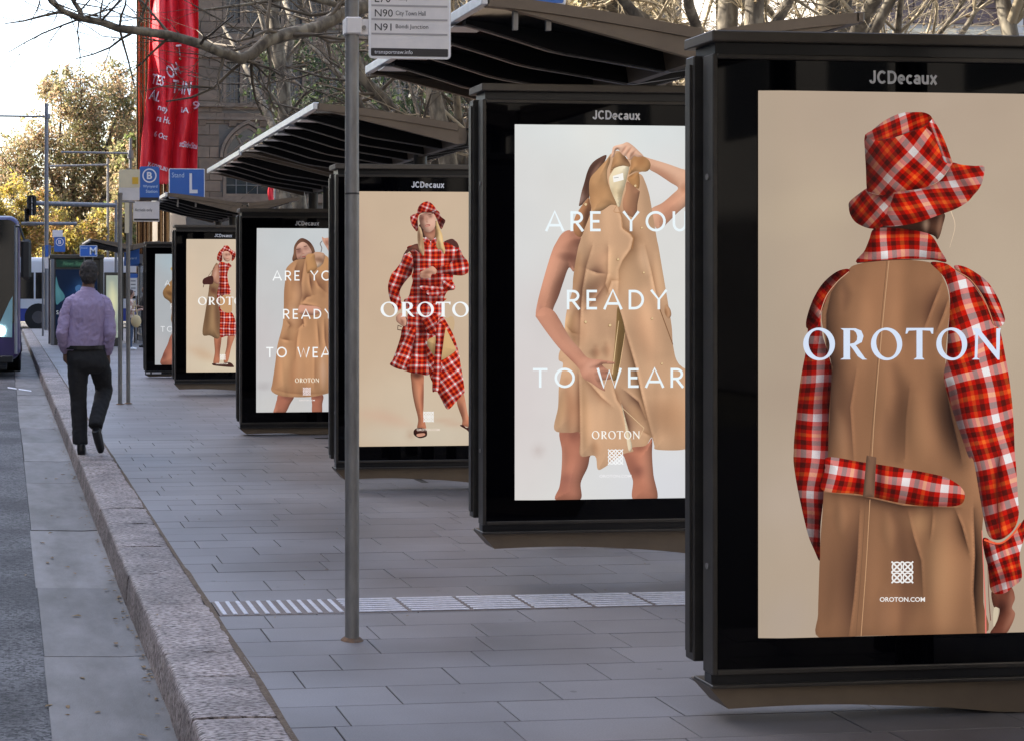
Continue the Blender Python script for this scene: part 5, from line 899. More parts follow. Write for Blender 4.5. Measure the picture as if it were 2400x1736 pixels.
# ------------------------------------------------------------------ bus shelters
EX, SX, RX = 2.30, 3.42, 4.18           # kerb-side eave, valley, rear eave
ZE, ZV, ZR = 2.85, 2.70, 2.80
def shelter(y0, y1, label, rear=True, glaze=True, dz=0.0, pf=1.2):
    t = thing('bus_shelter', ((EX+RX)/2, (y0+y1)/2, 0), label, 'bus shelter', 'bus shelters along the footpath')
    ZE_, ZV_, ZR_ = ZE + dz, ZV + dz, ZR + dz
    def zt(x):      # top of the wing, gently curved
        if x <= SX: q = (x - EX) / (SX - EX); return ZE_ + (ZV_ - ZE_) * (q ** 1.25)
        q = (RX - x) / (RX - SX); return ZR_ + (ZV_ - ZR_) * (q ** 1.25)
    def wing(xa, xb, ya, yb, top, bot, n=10):
        xs = [xa + (xb-xa)*k/n for k in range(n+1)]
        return [(x, zt(x) + top) for x in xs] + [(x, zt(x) + bot(x)) for x in reversed(xs)]
    for nm, xa, xb in (('roof_wing', EX, SX - .03), ('roof_wing', SX + .03, RX)):
        m = MB(); m.prism(wing(xa, xb, 0, 0, .012, lambda x: -.006), 1, y0 + .05, y1 - .05); m.build(nm, M['dark_gloss'], t)
    # ribs: deep in the middle, thin at the eave, pale lower edge
    n = max(3, round((y1 - y0) / .5))
    for k in range(1, n):
        yc = y0 + (y1 - y0) * k / n
        dep = lambda x: -.02 - .085 * min(1, max(0, (x - EX) / .5)) if x <= SX else -.02 - .085 * min(1, max(0, (RX - x) / .5))
        m = MB(); m.prism(wing(EX + .03, RX - .03, 0, 0, -.007, dep, 20), 1, yc - .03, yc + .03); rb = m.build('rib', M['rib'], t)
        m = MB(); m.prism([(x, zt(x) + dep(x) - .001 + e) for x, e in [(EX + .03 + (SX - EX - .06) * q / 10, 0) for q in range(11)]] + [(x, zt(x) + dep(x) - .006) for x in [EX + .03 + (SX - EX - .06) * q / 10 for q in range(10, -1, -1)]], 1, yc - .012, yc + .012); m.build('rib_edge', M['galv'], rb)
        # short pane tail beyond each rib, pale metal colour standing for sky-lit glass
        m = MB(); m.box((EX - .015, yc + .04, ZE_ - .03), (EX + .16, yc + .2, ZE_ - .024)); m.build('pane_tail', M['alu'], t)
    # end beams with tapering web
    for ya, yb, nm in ((y0, y0 + .05, 'end_beam'), (y1 - .05, y1, 'end_beam')):
        m = MB(); m.prism(wing(EX, SX - .05, 0, 0, .035, lambda x: -.018), 1, ya, yb); m.prism(wing(SX + .05, RX, 0, 0, .035, lambda x: -.018), 1, ya, yb)
        bm_ = m.build(nm, M['brown'], t)
        web = lambda x: -.02 - .10 * max(0, min(1, (x - EX - .12) / (SX - EX - .15))) ** .8 if x <= SX else -.02 - .10 * max(0, min(1, (RX - x - .08) / (RX - SX - .1))) ** .8
        m = MB(); m.prism(wing(EX + .1, SX - .04, 0, 0, -.019, web), 1, ya + .008, yb - .008); m.prism(wing(SX + .04, RX - .06, 0, 0, -.019, web), 1, ya + .008, yb - .008); m.build('web', M['brown'], bm_)
    m = MB(); m.box((EX - .03, y0 + .0, ZE_ - .012), (EX + .012, y1, ZE_ + .04), .004); m.build('eave_trim', M['alu'], t)
    if rear: m = MB(); m.box((RX - .012, y0, ZR_ - .012), (RX + .03, y1, ZR_ + .04), .004); m.build('eave_trim', M['brown'], t)
    m = MB(); m.prism([(SX - .05, ZV_ + .02), (SX - .03, ZV_ - .10), (SX + .03, ZV_ - .10), (SX + .05, ZV_ + .02)], 1, y0 + .06, y1 - .06); m.build('gutter_beam', M['brown'], t)
    for yc in (y0 + pf, y1 - .35):
        m = MB(); m.tube([(SX, yc, -.01), (SX, yc, ZV_ - .08)], .055, 14); smooth_by_angle(m.build('post', M['frame'], t))
    if glaze:
        m = MB(); m.box((SX + .5, y0 + pf + .2, .25), (SX + .51, y1 - .25, 2.2)); m.build('rear_glass', M['glass'], t)
        m = MB(); m.box((SX + .47, y0 + pf + .2, 2.2), (SX + .54, y1 - .25, 2.26)); m.box((SX + .47, y0 + pf + .2, .19), (SX + .54, y1 - .25, .25)); m.build('glass_rail', M['frame'], t)
        b0 = m = MB(); m.box((SX + .1, y0 + pf + .2, .44), (SX + .44, y1 - .5, .48), .006); bs = m.build('bench', M['frame'], t)
        for yc in (y0 + pf + .4, y1 - .7): MB().box((SX + .2, yc - .03, 0), (SX + .3, yc + .03, .44)).build('bench_leg', M['frame'], bs)
        for yc in (y0 + pf + .22, y1 - .27): MB().box((SX + .48, yc - .02, 0), (SX + .53, yc + .02, .19)).build('glass_leg', M['frame'], t)
    return t
PY = [p[0] for p in PANEL]
shelter(2.4, PY[0] - .06, 'bus shelter canopy over the panel with the person seen from behind')
shelter(PY[1] - .38, PY[1] + 1.95, 'brown-ended bus shelter roof over the bright panel with the held-up coat', dz=.03, pf=1.75)
shelter(PY[2] - .05, PY[2] + 3.45, 'bus shelter roof with pale kerb-side edge behind the thin bus stop pole', dz=.0)
shelter(PY[2] + 3.52, PY[3] + 1.5, 'low bus shelter roof above the panel with the coat on a hanger', dz=-.02)
shelter(PY[4] - .05, PY[4] + 3.0, 'dark bus shelter roof carrying the blue letter L sign')
shelter(40.6, 44.5, 'far bus shelter beside the dark news stand, carrying the blue letter M sign')

# ------------------------------------------------------------------ poles and signs
def rrect(x0, x1, z0, z1, r, n=4):
    p = []
    for cx, cz, a in ((x1-r, z1-r, 0), (x0+r, z1-r, 90), (x0+r, z0+r, 180), (x1-r, z0+r, 270)):
        for k in range(n+1): p.append((cx + r*math.cos(R(a + 90*k/n)), cz + r*math.sin(R(a + 90*k/n))))
    return p
def flat_text(s, parent, Y, x0, x1, z0, z1, mat, bold=0.0, name='lettering'):
    v, f = fit_text(s, x0, x1, z0, z1, bold); m = MB(); m.add([(a, Y, b) for a, b in v], f); return m.build(name, mat, parent)
def plate(parent, name, Y, x0, x1, z0, z1, mat, r=.02, th=.004):
    m = MB(); m.prism(rrect(x0, x1, z0, z1, r), 1, Y, Y + th); return m.build(name, mat, parent)
# near bus stop pole
b = on_z(825, 1499, 0); Y = b.y; sp = F / (b.y * FW.y + b.x * FW.x)     # px per metre there
t = thing('bus_stop_pole', (b.x, b.y, 0), 'grey steel bus stop pole with white route sign standing on the paving', 'bus stop')
m = MB(); m.tube([(b.x, Y, -.01), (b.x, Y, 2.0), (b.x, Y, 2.02), (b.x, Y, 3.1)], [.0305, .0305, .0295, .0295], 20); smooth_by_angle(m.build('pole', M['galv'], t), 60)
zs = on_y(825, 455, Y).z; m = MB(); m.tube([(b.x, Y, zs - .004), (b.x, Y, zs + .004)], .0312, 20); m.build('joint_ring', M['ink'], t)
M['rust'] = pmat('rust_stain', (.20, .11, .06), .9, col2=(.12, .09, .07), vscale=20, bump=.5, bscale=60)
m = MB(); m.tube([(b.x, Y, 0), (b.x, Y, .006), (b.x, Y, .014)], [.05, .044, .033], 18); m.build('foot_collar', M['rust'], t)
def P2(px, py, Y=Y): p = on_y(px, py, Y); return p.x, p.z
x0, z0 = P2(862.5, 138); x1, z1 = P2(1055, -330)
sg = plate(t, 'route_sign', Y - .01, x0, x1, z0, z1, M['white'], .018)
m = MB(); pr = rrect(x0 + .003, x1 - .003, z0 + .003, z1 - .003, .016); pi_ = rrect(x0 + .009, x1 - .009, z0 + .009, z1 - .009, .011); k = len(pr)
m.add([(a, Y - .0105, c) for a, c in pr] + [(a, Y - .0105, c) for a, c in pi_], [(i, (i+1) % k, k + (i+1) % k, k + i) for i in range(k)]); m.build('border', M['white_ink'], sg)
M['rule'] = pmat('grey_rule_ink', (.38, .36, .36), .6)
def sgt(s, a, b_, c, d, mat='ink', bold=0.0):
    xa, za = P2(a, d); xb, zb = P2(b_, c); flat_text(s, sg, Y - .0112, xa, xb, za, zb, M[mat], bold)
sgt('E70', 877, 914, -13, 7); sgt('Manly', 926, 955, -6, 5); sgt('N90', 877, 919, 24, 40.5); sgt('City Town Hall', 926, 996, 28, 41)
sgt('N91', 877, 916, 57, 73); sgt('Bondi Junction', 926, 1002, 60, 71)
for yy in (16, 48, 82, -17): xa, za = P2(869, yy + .5); xb, zb = P2(1047, yy - .5); m = MB(); m.quad((xa, Y - .0112, za), (xb, Y - .0112, za), (xb, Y - .0112, zb), (xa, Y - .0112, zb)); m.build('rule_line', M['rule'], sg)
xa, za = P2(868, 132); xb, zb = P2(1048, 117); ft = plate(sg, 'footer', Y - .0125, xa, xb, za, zb, M['ink'], .004, .002)
xa, za = P2(876, 130); xb, zb = P2(965, 120); flat_text('transportnsw.info', sg, Y - .0135, xa, xb, za, zb, M['white_ink'])
xa, za = P2(806, 83); xb, zb = P2(868, 44); m = MB(); m.box((b.x - .034, Y - .036, za), (b.x + .036, Y + .036, zb), .006); m.box((b.x + .03, Y - .004, za + .004), (xb, Y + .004, zb - .004)); br = m.build('bracket', M['white'], t)
xa, za = P2(852, 66); m = MB(); m.tube([(xa, Y - .004, za), (xa, Y - .012, za)], .009, 12); m.build('bolt', M['galv'], br)

# roof signs: stand letters
def stand_sign(letter, px0, px1, py0, py1, Y, label, post=True):
    p = on_y(px0, py1, Y); q = on_y(px1, py0, Y); x0, x1, z0, z1 = p.x, q.x, p.z, q.z
    t = thing('stand_sign', ((x0+x1)/2, Y, z0 - .12), label, 'sign', 'blue stand letter signs on the shelter roofs')
    w = x1 - x0; h = z1 - z0
    plate(t, 'panel', Y, x0, x1, z0, z1, M['white_ink'], .015, .03); plate(t, 'face', Y - .003, x0 + .012, x1 - .012, z0 + .012, z1 - .012, M['blue'], .01, .004)
    if letter: flat_text('Stand', t, Y - .0045, x0 + w*.08, x0 + w*.42, z0 + h*.70, z0 + h*.86, M['lightblue_ink'])
    if letter: flat_text(letter, t, Y - .0045, x0 + w*.57, x0 + w*(.80 if letter == 'L' else .95), z0 + h*.18, z0 + h*.84, M['white_ink'], .02)
    for q in (.25, .75): MB().box((x0 + w*q - .012, Y + .006, z0 - .12), (x0 + w*q + .012, Y + .026, z0 + .0)).build('bracket', M['galv'], t)
    return t
stand_sign('L', 396, 480, 396, 466, PY[4] + .02, 'blue sign reading Stand L on a shelter roof')
stand_sign('M', 187, 228, 576, 602, 40.6, 'blue sign reading Stand M on the far shelter roof')
stand_sign(None, 1171, 1326, -118, 11, PY[1] - .36, 'blue stand sign on the roof of the shelter with the held-up coat panel')

def bus_flag(parent, Y, px0, px1, py0, py1, lines=True):
    p = on_y(px0, py1, Y); q = on_y(px1, py0, Y); x0, x1, z0, z1 = p.x, q.x, p.z, q.z; w = x1 - x0; h = z1 - z0
    f = plate(parent, 'flag', Y, x0, x1, z0, z1, M['blue'], .03, .006)
    cx, cz, r = x0 + w*.5, z1 - w*.46, w*.36
    m = MB(); n = 28
    vs = [(cx + rr*math.cos(6.2832*k/n), Y - .001, cz + rr*math.sin(6.2832*k/n)) for rr in (r, r*.82) for k in range(n)]
    m.add(vs, [(k, (k+1) % n, n + (k+1) % n, n + k) for k in range(n)]); m.build('ring', M['white_ink'], f)
    flat_text('B', f, Y - .0012, cx - r*.36, cx + r*.38, cz - r*.5, cz + r*.5, M['white_ink'], .03)
    if lines:
        flat_text('Wynyard', f, Y - .0012, x0 + w*.17, x0 + w*.9, z0 + h*.36, z0 + h*.46, M['lightblue_ink'], .01); flat_text('Station', f, Y - .0012, x0 + w*.32, x0 + w*.9, z0 + h*.23, z0 + h*.32, M['lightblue_ink'], .01)
    return f
# two poles standing together by the kerb, with bus stop signs
pa = on_z(281.5, 947, 0); pb = on_z(300.5, 945.5, 0); Y = pa.y
t = thing('sign_pole', (pa.x, pa.y, 0), 'dark capped pole with narrow cream plate, standing on the paving near the walking man', 'pole')
top = on_y(283, 458, Y).z
m = MB(); m.tube([(pa.x, Y, -.01), (pa.x, Y, top)], .028, 14); m.tube([(pa.x, Y, top), (pa.x, Y, top + .03)], .034, 14); smooth_by_angle(m.build('pole', M['galv'], t))
m = MB(); m.tube([(pa.x, Y, 0), (pa.x, Y, .012)], [.06, .04], 12); m.build('foot_collar', M['rust'], t)
p = on_y(284, 474, Y); q = on_y(316, 470, Y); m = MB(); m.tube([(p.x, Y, p.z), (q.x, Y, p.z)], .012, 8); m.build('arm', M['galv'], t)
p = on_y(292, 547, Y); q = on_y(302, 476, Y); plate(t, 'narrow_plate', Y - .03, p.x, q.x, p.z, q.z, M['cream'], .008, .006)
Yb = pb.y; t2 = thing('bus_stop_pole', (pb.x, pb.y, 0), 'steel pole carrying the blue circled B sign and a cream board', 'bus stop')
m = MB(); m.tube([(pb.x, Yb, -.01), (pb.x, Yb, on_y(300, 395, Yb).z)], .027, 14); smooth_by_angle(m.build('pole', M['galv'], t2))
m = MB(); m.tube([(pb.x, Yb, 0), (pb.x, Yb, .012)], [.06, .04], 12); m.build('foot_collar', M['rust'], t2)
bus_flag(t2, Yb - .04, 327, 373.5, 391, 471)
def pl(px0, px1, py0, py1, Y, mat, nm, par, r=.01, th=.005):
    p = on_y(px0, py1, Y); q = on_y(px1, py0, Y); return plate(par, nm, Y, p.x, q.x, p.z, q.z, mat, r, th)
pl(278.5, 328, 398, 440, Yb - .05, M['cream'], 'board', t2); pl(310, 324, 416, 432, Yb - .058, M['yellow'], 'sticker', t2, .003); pl(278.5, 327, 439, 470, Yb - .045, M['white'], 'board', t2)
rs = pl(312, 373.5, 473, 520, Yb - .04, M['white'], 'route_sign', t2); pl(328, 372, 463.5, 471, Yb - .05, M['ink'], 'stand_strip', t2, .002)
p = on_y(316, 498, Yb - .046); q = on_y(357, 489, Yb - .046); flat_text('Arrivals only', rs, Yb - .0455, p.x, q.x, p.z, q.z, M['ink'])
pl(314, 372, 513.5, 517.5, Yb - .046, M['ink'], 'footer', t2, .002, .003)

# far poles by the news stand
def far_pole(px, py_base, w_px, py_top, label, name='light_pole', cat='pole', lean=0):
    b = on_z(px, py_base, 0); s = F / (b.x*FW.x + b.y*FW.y); h = on_y(px, py_top, b.y).z
    t = thing(name, (b.x, b.y, 0), label, cat); m = MB(); m.tube([(b.x, b.y, 0), (b.x + lean, b.y, h)], [w_px/2/s, w_px/2.4/s], 12); smooth_by_angle(m.build('pole', M['galv_far'], t)); return t, b, s
def arm(t, Y, x0, y0, x1, y1, r, mat='galv_far', nm='arm'):
    p = on_y(x0, y0, Y); q = on_y(x1, y1, Y); m = MB(); m.tube([p, (p + q)/2, q], r, 8); return m.build(nm, M[mat], t)
t, b, s = far_pole(109, 774, 11, 243, 'tall grey street pole with a thin horizontal arm beside the news stand'); arm(t, b.y, -90, 271, 109, 274, .035); p = on_y(111, 279, b.y); m = MB(); m.tube([p, p + Vector((0, 0, .18))], .11, 10); m.build('collar', M['galv_far'], t)
t, b, s = far_pole(100.5, 788, 5, 578, 'thin bus stop pole with blue flag in front of the tall street pole', 'bus_stop_pole', 'bus stop')
bus_flag(t, b.y - .05, 127, 153, 556, 591, False); pl(123, 147, 540, 557, b.y - .05, M['white_ink'], 'board', t); pl(106, 119, 575, 602, b.y - .05, M['blue'], 'flag', t); pl(105, 117, 604, 630, b.y - .05, M['white'], 'timetable', t, .003)
arm(t, b.y, 100, 580, 128, 580, .02)
t, b, s = far_pole(115.5, 806, 4.5, 575, 'slim steel post at the corner of the news stand', 'post')
t, b, s = far_pole(306, 760, 9, 325, 'grey mast behind the circled B sign, with a long thin arm', 'mast'); arm(t, b.y, 143, 357, 306, 360, .045)
p = on_y(306, 372, b.y); m = MB(); m.tube([p, p + Vector((0, 0, .35))], .14, 10); m.build('collar', M['galv_far'], t)
t, b, s = far_pole(253, 752, 7, 372, 'cream mast with a pale bracket arm among the trees', 'mast'); arm(t, b.y, 116, 390, 250, 387, .05)
# traffic signal on a mast arm
t, b, s = far_pole(272, 768, 8, 470, 'grey traffic signal pole with long mast arm and black signal heads', 'traffic_signal', 'traffic light')
M['black'] = pmat('black_housing', (.012, .012, .013), .5)
arm(t, b.y, 74, 477, 272, 482, .09); arm(t, b.y, 50, 525, 180, 525, .07)
def signal_head(px0, px1, py0, py1):
    p = on_y(px0, py1, b.y - .1); q = on_y(px1, py0, b.y - .1); w = q.x - p.x
    m = MB(); m.prism(rrect(p.x, q.x, p.z, q.z, w*.25), 1, b.y - .35, b.y - .1); h = m.build('signal_head', M['black'], t)
    for k in range(3):
        zc = p.z + (q.z - p.z) * (k + .5) / 3; m = MB(); m.tube([((p.x+q.x)/2, b.y - .35, zc), ((p.x+q.x)/2, b.y - .55, zc)], w*.26, 12, caps=False); m.build('visor', M['black'], h)
signal_head(63, 85, 459, 506); signal_head(57, 68, 490, 521)
p = on_y(73, 505, b.y - .3); q = on_y(76, 462, b.y - .3); MB().box((p.x, b.y - .4, p.z), (q.x, b.y - .36, q.z)).build('backing_strip', M['white'], t)

# ------------------------------------------------------------------ news stand
p = on_z(121, 809, 0); Y = p.y; s = F / (p.x*FW.x + p.y*FW.y)
x0 = p.x; x1 = on_y(240, 809, Y).x; zt_ = on_y(121, 597, Y).z
M['olive'] = pmat('dark_olive_paint', (.05, .045, .035), .45, .2, col2=(.07, .06, .045), vscale=3)
M['green'] = pmat('dark_green_sign', (.004, .05, .025), .4)
M['greentext'] = emit('lit_green_letters', (.10, .30, .18), .12)
t = thing('news_stand', ((x0+x1)/2, Y, 0), 'dark kiosk with a green News Stand header and deep blue poster', 'kiosk')
m = MB(); m.box((x0, Y, 0), (x1, Y + 1.6, zt_ - .12), .02); m.build('body', M['olive'], t)
m = MB(); m.box((x0 - .05, Y - .06, zt_ - .12), (x1 + .05, Y + 1.7, zt_), .02); m.build('roof', M['olive'], t)
m = MB(); m.box((x0 - .03, Y - .05, 0), (x0 + .07, Y, zt_ - .12)); m.build('corner_post', M['galv_far'], t); m = MB(); m.box((x1 - .07, Y - .05, 0), (x1 + .03, Y, zt_ - .12)); m.build('corner_post', M['olive'], t)
pl(132, 212, 609, 627, Y - .03, M['green'], 'header', t, .01, .02); p = on_y(147, 623, Y - .04); q = on_y(198, 613, Y - .04)
v, f = fit_text('News Stand', p.x, q.x, p.z, q.z); m = MB(); m.add([(a + (b_ - p.z)*.25, Y - .034, b_) for a, b_ in v], f); m.build('lettering', M['greentext'], t)
class LitP(Poster): pass
P = Poster(Y - .02, 3)
P.shape([(130, 632), (228, 632), (228, 792), (130, 792)], (14, 26, 48), [([(150, 700), (190, 680), (215, 700)], 16, (22, 50, 92), .8), ([(180, 660), (200, 680)], 12, (44, 74, 110), .6), ([(170, 770), (200, 780)], 16, (10, 20, 46), .8), ([(205, 650)], 12, (30, 56, 90), .6)], smooth=False, res=4)
P.shape([(131, 650), (138, 672), (150, 690), (151, 700), (142, 708), (131, 711)], (62, 106, 116), [([(131, 670), (140, 700)], 5, (84, 132, 140), .6)], res=3)
P.text('SA', 132, 147, 728, 737, (170, 176, 180)); P.shape([(176, 676), (186, 668), (194, 680), (186, 694)], (60, 96, 140)); P.shape([(196, 650), (206, 645), (212, 662), (202, 668)], (36, 70, 120))
P.build('poster_print', t)
# timetable board and shelter pieces right of it
p = on_z(312, 806, 0); t = thing('timetable_board', (p.x, p.y, 0), 'white timetable board with blue header behind the paired poles', 'notice board')
x0, z0 = on_y(303, 694, p.y).x, on_y(303, 694, p.y).z; x1, z1 = on_y(322, 642, p.y).x, on_y(322, 642, p.y).z
plate(t, 'board', p.y, x0, x1, z0, z1, M['white'], .02, .05); plate(t, 'header', p.y - .006, x0, x1, z1 - .12, z1, M['blue'], .02, .01)
for k in range(4): MB().box((x0 + .04, p.y - .004, z0 + .1 + k*.1), (x1 - .05, p.y - .002, z0 + .13 + k*.1)).build('text_block', M['galv_far'], t)
for xx in (x0 + .03, x1 - .03): MB().box((xx - .02, p.y + .01, 0), (xx + .02, p.y + .05, z0)).build('leg', M['galv_far'], t)
p = on_z(316, 800, 0); t = thing('stop_sign_pylon', (p.x, p.y, 0), 'tall blue sign ending in the letters yard behind the paired poles', 'sign')
x0, z0 = on_y(291, 624, p.y).x, on_y(291, 624, p.y).z; x1, z1 = on_y(327, 580, p.y).x, on_y(327, 580, p.y).z
plate(t, 'panel', p.y, x0, x1, z0, z1, M['blue'], .02, .08); a = on_y(304, 610, p.y); c = on_y(320, 603, p.y); flat_text('yard', t, p.y - .002, a.x, c.x, a.z, c.z, M['lightblue_ink'], .01)
for px in (328, 333):
    a = on_y(px, 700, p.y); m = MB(); m.box((a.x - .03, p.y + .1, 0), (a.x + .03, p.y + .18, z1 - .2)); m.build('leg', M['galv_far'], t)
# shelter ad panel seen beside the man: pale lit poster
p = on_z(262, 812, 0); t = thing('shelter_poster', (p.x, p.y, 0), 'pale poster case between the news stand and the paired poles', 'advertisement')
a = on_y(250, 790, p.y); c = on_y(281, 646, p.y); MB().box((a.x - .06, p.y, a.z - .25), (c.x + .06, p.y + .12, c.z + .08), .01).build('case', M['olive'], t)
P = Poster(p.y - .004, 3); P.shape([(249, 646), (281, 646), (281, 792), (249, 792)], (150, 160, 150), [([(262, 665), (268, 740)], 9, (226, 222, 176), .9), ([(255, 760), (280, 770)], 10, (120, 130, 120), .7)], smooth=False, res=3); P.build('poster_print', t)
for xx in (a.x + .05, c.x - .05): MB().box((xx - .03, p.y + .02, 0), (xx + .03, p.y + .1, a.z - .24)).build('leg', M['olive'], t)
# ------------------------------------------------------------------ buildings out of the frame (they shade the street and show in reflections)
M['render_wall'] = pmat('grey_render_wall', (.22, .21, .20), .8, col2=(.17, .165, .16), vscale=.6)
M['window_dark'] = pmat('dark_window_glass', (.02, .024, .03), .06, 0, .6)
def tower(x0, x1, y0, y1, h, label, side):
    t = thing('office_building', ((x0+x1)/2, (y0+y1)/2, 0), label, 'building', 'office buildings across the road')
    MB().box((x0, y0, -.3), (x1, y1, h)).build('wall', M['render_wall'], t)
    MB().box((x0 - .3, y0 - .3, h), (x1 + .3, y1 + .3, h + .5)).build('parapet', M['render_wall'], t)
    z = 4.2
    while z < h - 1.5:
        if side == 'E':
            y = y0 + 1.2
            while y < y1 - 2.4: MB().box((x1 - .02, y, z), (x1 + .03, y + 1.6, z + 1.9)).build('window', M['window_dark'], t); y += 3.4
        elif side == 'W':
            y = y0 + 1.2
            while y < y1 - 2.4: MB().box((x0 - .03, y, z), (x0 + .02, y + 1.6, z + 1.9)).build('window', M['window_dark'], t); y += 3.4
        else:
            x = x0 + 1.2
            while x < x1 - 2.4: MB().box((x, y1 - .02, z), (x + 1.6, y1 + .03, z + 1.9)).build('window', M['window_dark'], t); x += 3.4
        z += 3.6
    return t
tower(-34, -15, -8, 20, 23.5, 'unseen grey office building across the road, sized to shade the shelters', 'E')  # out of view; height set to keep sun off the footpath
tower(-34, -15.4, 20.6, 78, 21.5, 'unseen lower grey office building across the road, lengthened to shade the street', 'E')  # out of view; run past the corner so the street stays shaded
tower(13, 34, -24, 7, 30, 'unseen tall grey office building added behind the viewer to block the sky', 'W')  # added on the park side to cut sky light from the right
tower(-30, 26, -44, -26, 26, 'wide grey office building closing the street behind the viewer', 'N')

# ------------------------------------------------------------------ sandstone building
M['stone'] = pmat('sandstone_ashlar', (.185, .128, .086), .85, col2=(.12, .083, .056), vscale=1.3, vdet=8, rnd=.16, bump=.4, bscale=25, bdist=.02)
M['stone_trim'] = pmat('sandstone_trim', (.20, .142, .098), .85, col2=(.13, .093, .065), vscale=1.7, bump=.3, bscale=30, bdist=.02)
M['stone_back'] = pmat('sandstone_mortar', (.12, .10, .08), .9, col2=(.10, .085, .07), vscale=2)
M['pane'] = pmat('old_window_pane', (.03, .035, .04), .05, 0, .8)
M['lead'] = pmat('window_bars', (.16, .15, .14), .7)
FY = 60.0
def fx(px): return on_y(px, 300, FY).x
def fz(py): return on_y(700, py, FY).z
X0, X1 = fx(436), fx(1620); ZT = 19.0
t = thing('sandstone_building', ((X0+X1)/2, FY, 0), 'old brown sandstone building with barred windows and a pointed arch window', 'building')
wins = []
for c in (530, 578, 626, 676, 722, 770, 822, 872, 926, 976, 1030, 1080, 1135, 1185, 1240, 1290, 1345, 1395, 1450, 1500):
    wins.append((fx(c), fx(c + 32), fz(58), fz(-40))); wins.append((fx(c), fx(c + 32), fz(250), fz(147)))
awin = []
for c in (530, 742, 955, 1170, 1385): awin.append((fx(c), fx(c + 100), fz(456), fz(372)))
allw = wins + awin
def rows(z): return [(a, b) for a, b, c, d in allw if c < z < d]
xs = sorted({X0, X1} | {w[0] for w in allw} | {w[1] for w in allw}); zs = sorted({0.0, ZT} | {w[2] for w in allw} | {w[3] for w in allw})
m = MB()
for za, zb in zip(zs[:-1], zs[1:]):
    run = None
    for xa, xb in zip(xs[:-1], xs[1:]):
        hole = any(w[0] - 1e-6 <= xa and xb <= w[1] + 1e-6 and w[2] - 1e-6 <= za and zb <= w[3] + 1e-6 for w in allw)
        if not hole: run = (run[0], xb) if run else (xa, xb)
        if (hole or xb == X1) and run: m.box((run[0], FY, za), (run[1], FY + .6, zb)); run = None
m.box((X0, FY + .62, 0), (X1, FY + 14, ZT))
m.build('wall', M['stone_back'], t)
# ashlar blocks course by course
nb = 0; CH = .46; z = fz(478); row = 0
while z < fz(-30) and nb < 292:
    zb = z + CH - .018; cur = X0; xe = fx(1130); off = .5 if row % 2 else .95; x = X0
    hol = [(a - .16, b + .16) for a, b, c, d in allw if not (zb < c - .1 or z > d + .1)]
    for a, b, c, d in awin:
        if d - .05 < z < d + (b - a) * .62: hol.append((a - .3, b + .3))
    while x < xe and nb < 292:
        L = off if x == X0 else random.choice([1.05, 1.25, .9]); xa, xb = x + .009, x + L - .009; x += L
        seg = [(xa, xb)]
        for a, b in hol:
            seg = [s for u, v in seg for s in ((u, min(v, a)), (max(u, b), v)) if s[1] - s[0] > .12]
        for u, v in seg:
            if nb >= 292: break
            MB().box((u, FY - .03 - random.uniform(0, .012), z + .009), (v, FY + .01, zb), .008).build('stone_block', M['stone'], t); nb += 1
    z += CH; row += 1
def window(x0, x1, z0, z1, nx, nz):
    w = MB(); w.box((x0, FY + .22, z0), (x1, FY + .24, z1)); w = w.build('window', M['pane'], t)
    m = MB()
    for k in range(nx + 1): x = x0 + (x1-x0)*k/nx; m.box((x - .016, FY + .18, z0), (x + .016, FY + .21, z1))
    for k in range(nz + 1): zz_ = z0 + (z1-z0)*k/nz; m.box((x0, FY + .182, zz_ - .014), (x1, FY + .208, zz_ + .014))
    m.build('bars', M['lead'], w)
    m = MB(); m.box((x0 - .14, FY - .07, z0 - .16), (x1 + .14, FY + .1, z0)); m.build('sill', M['stone_trim'], w)
    m = MB(); m.box((x0 - .13, FY - .05, z0), (x0, FY + .1, z1)); m.box((x1, FY - .05, z0), (x1 + .13, FY + .1, z1)); m.box((x0 - .13, FY - .05, z1), (x1 + .13, FY + .1, z1 + .16)); m.build('surround', M['stone_trim'], w)
for (a, b, c, d) in wins: window(a, b, c, d, 3, 6)
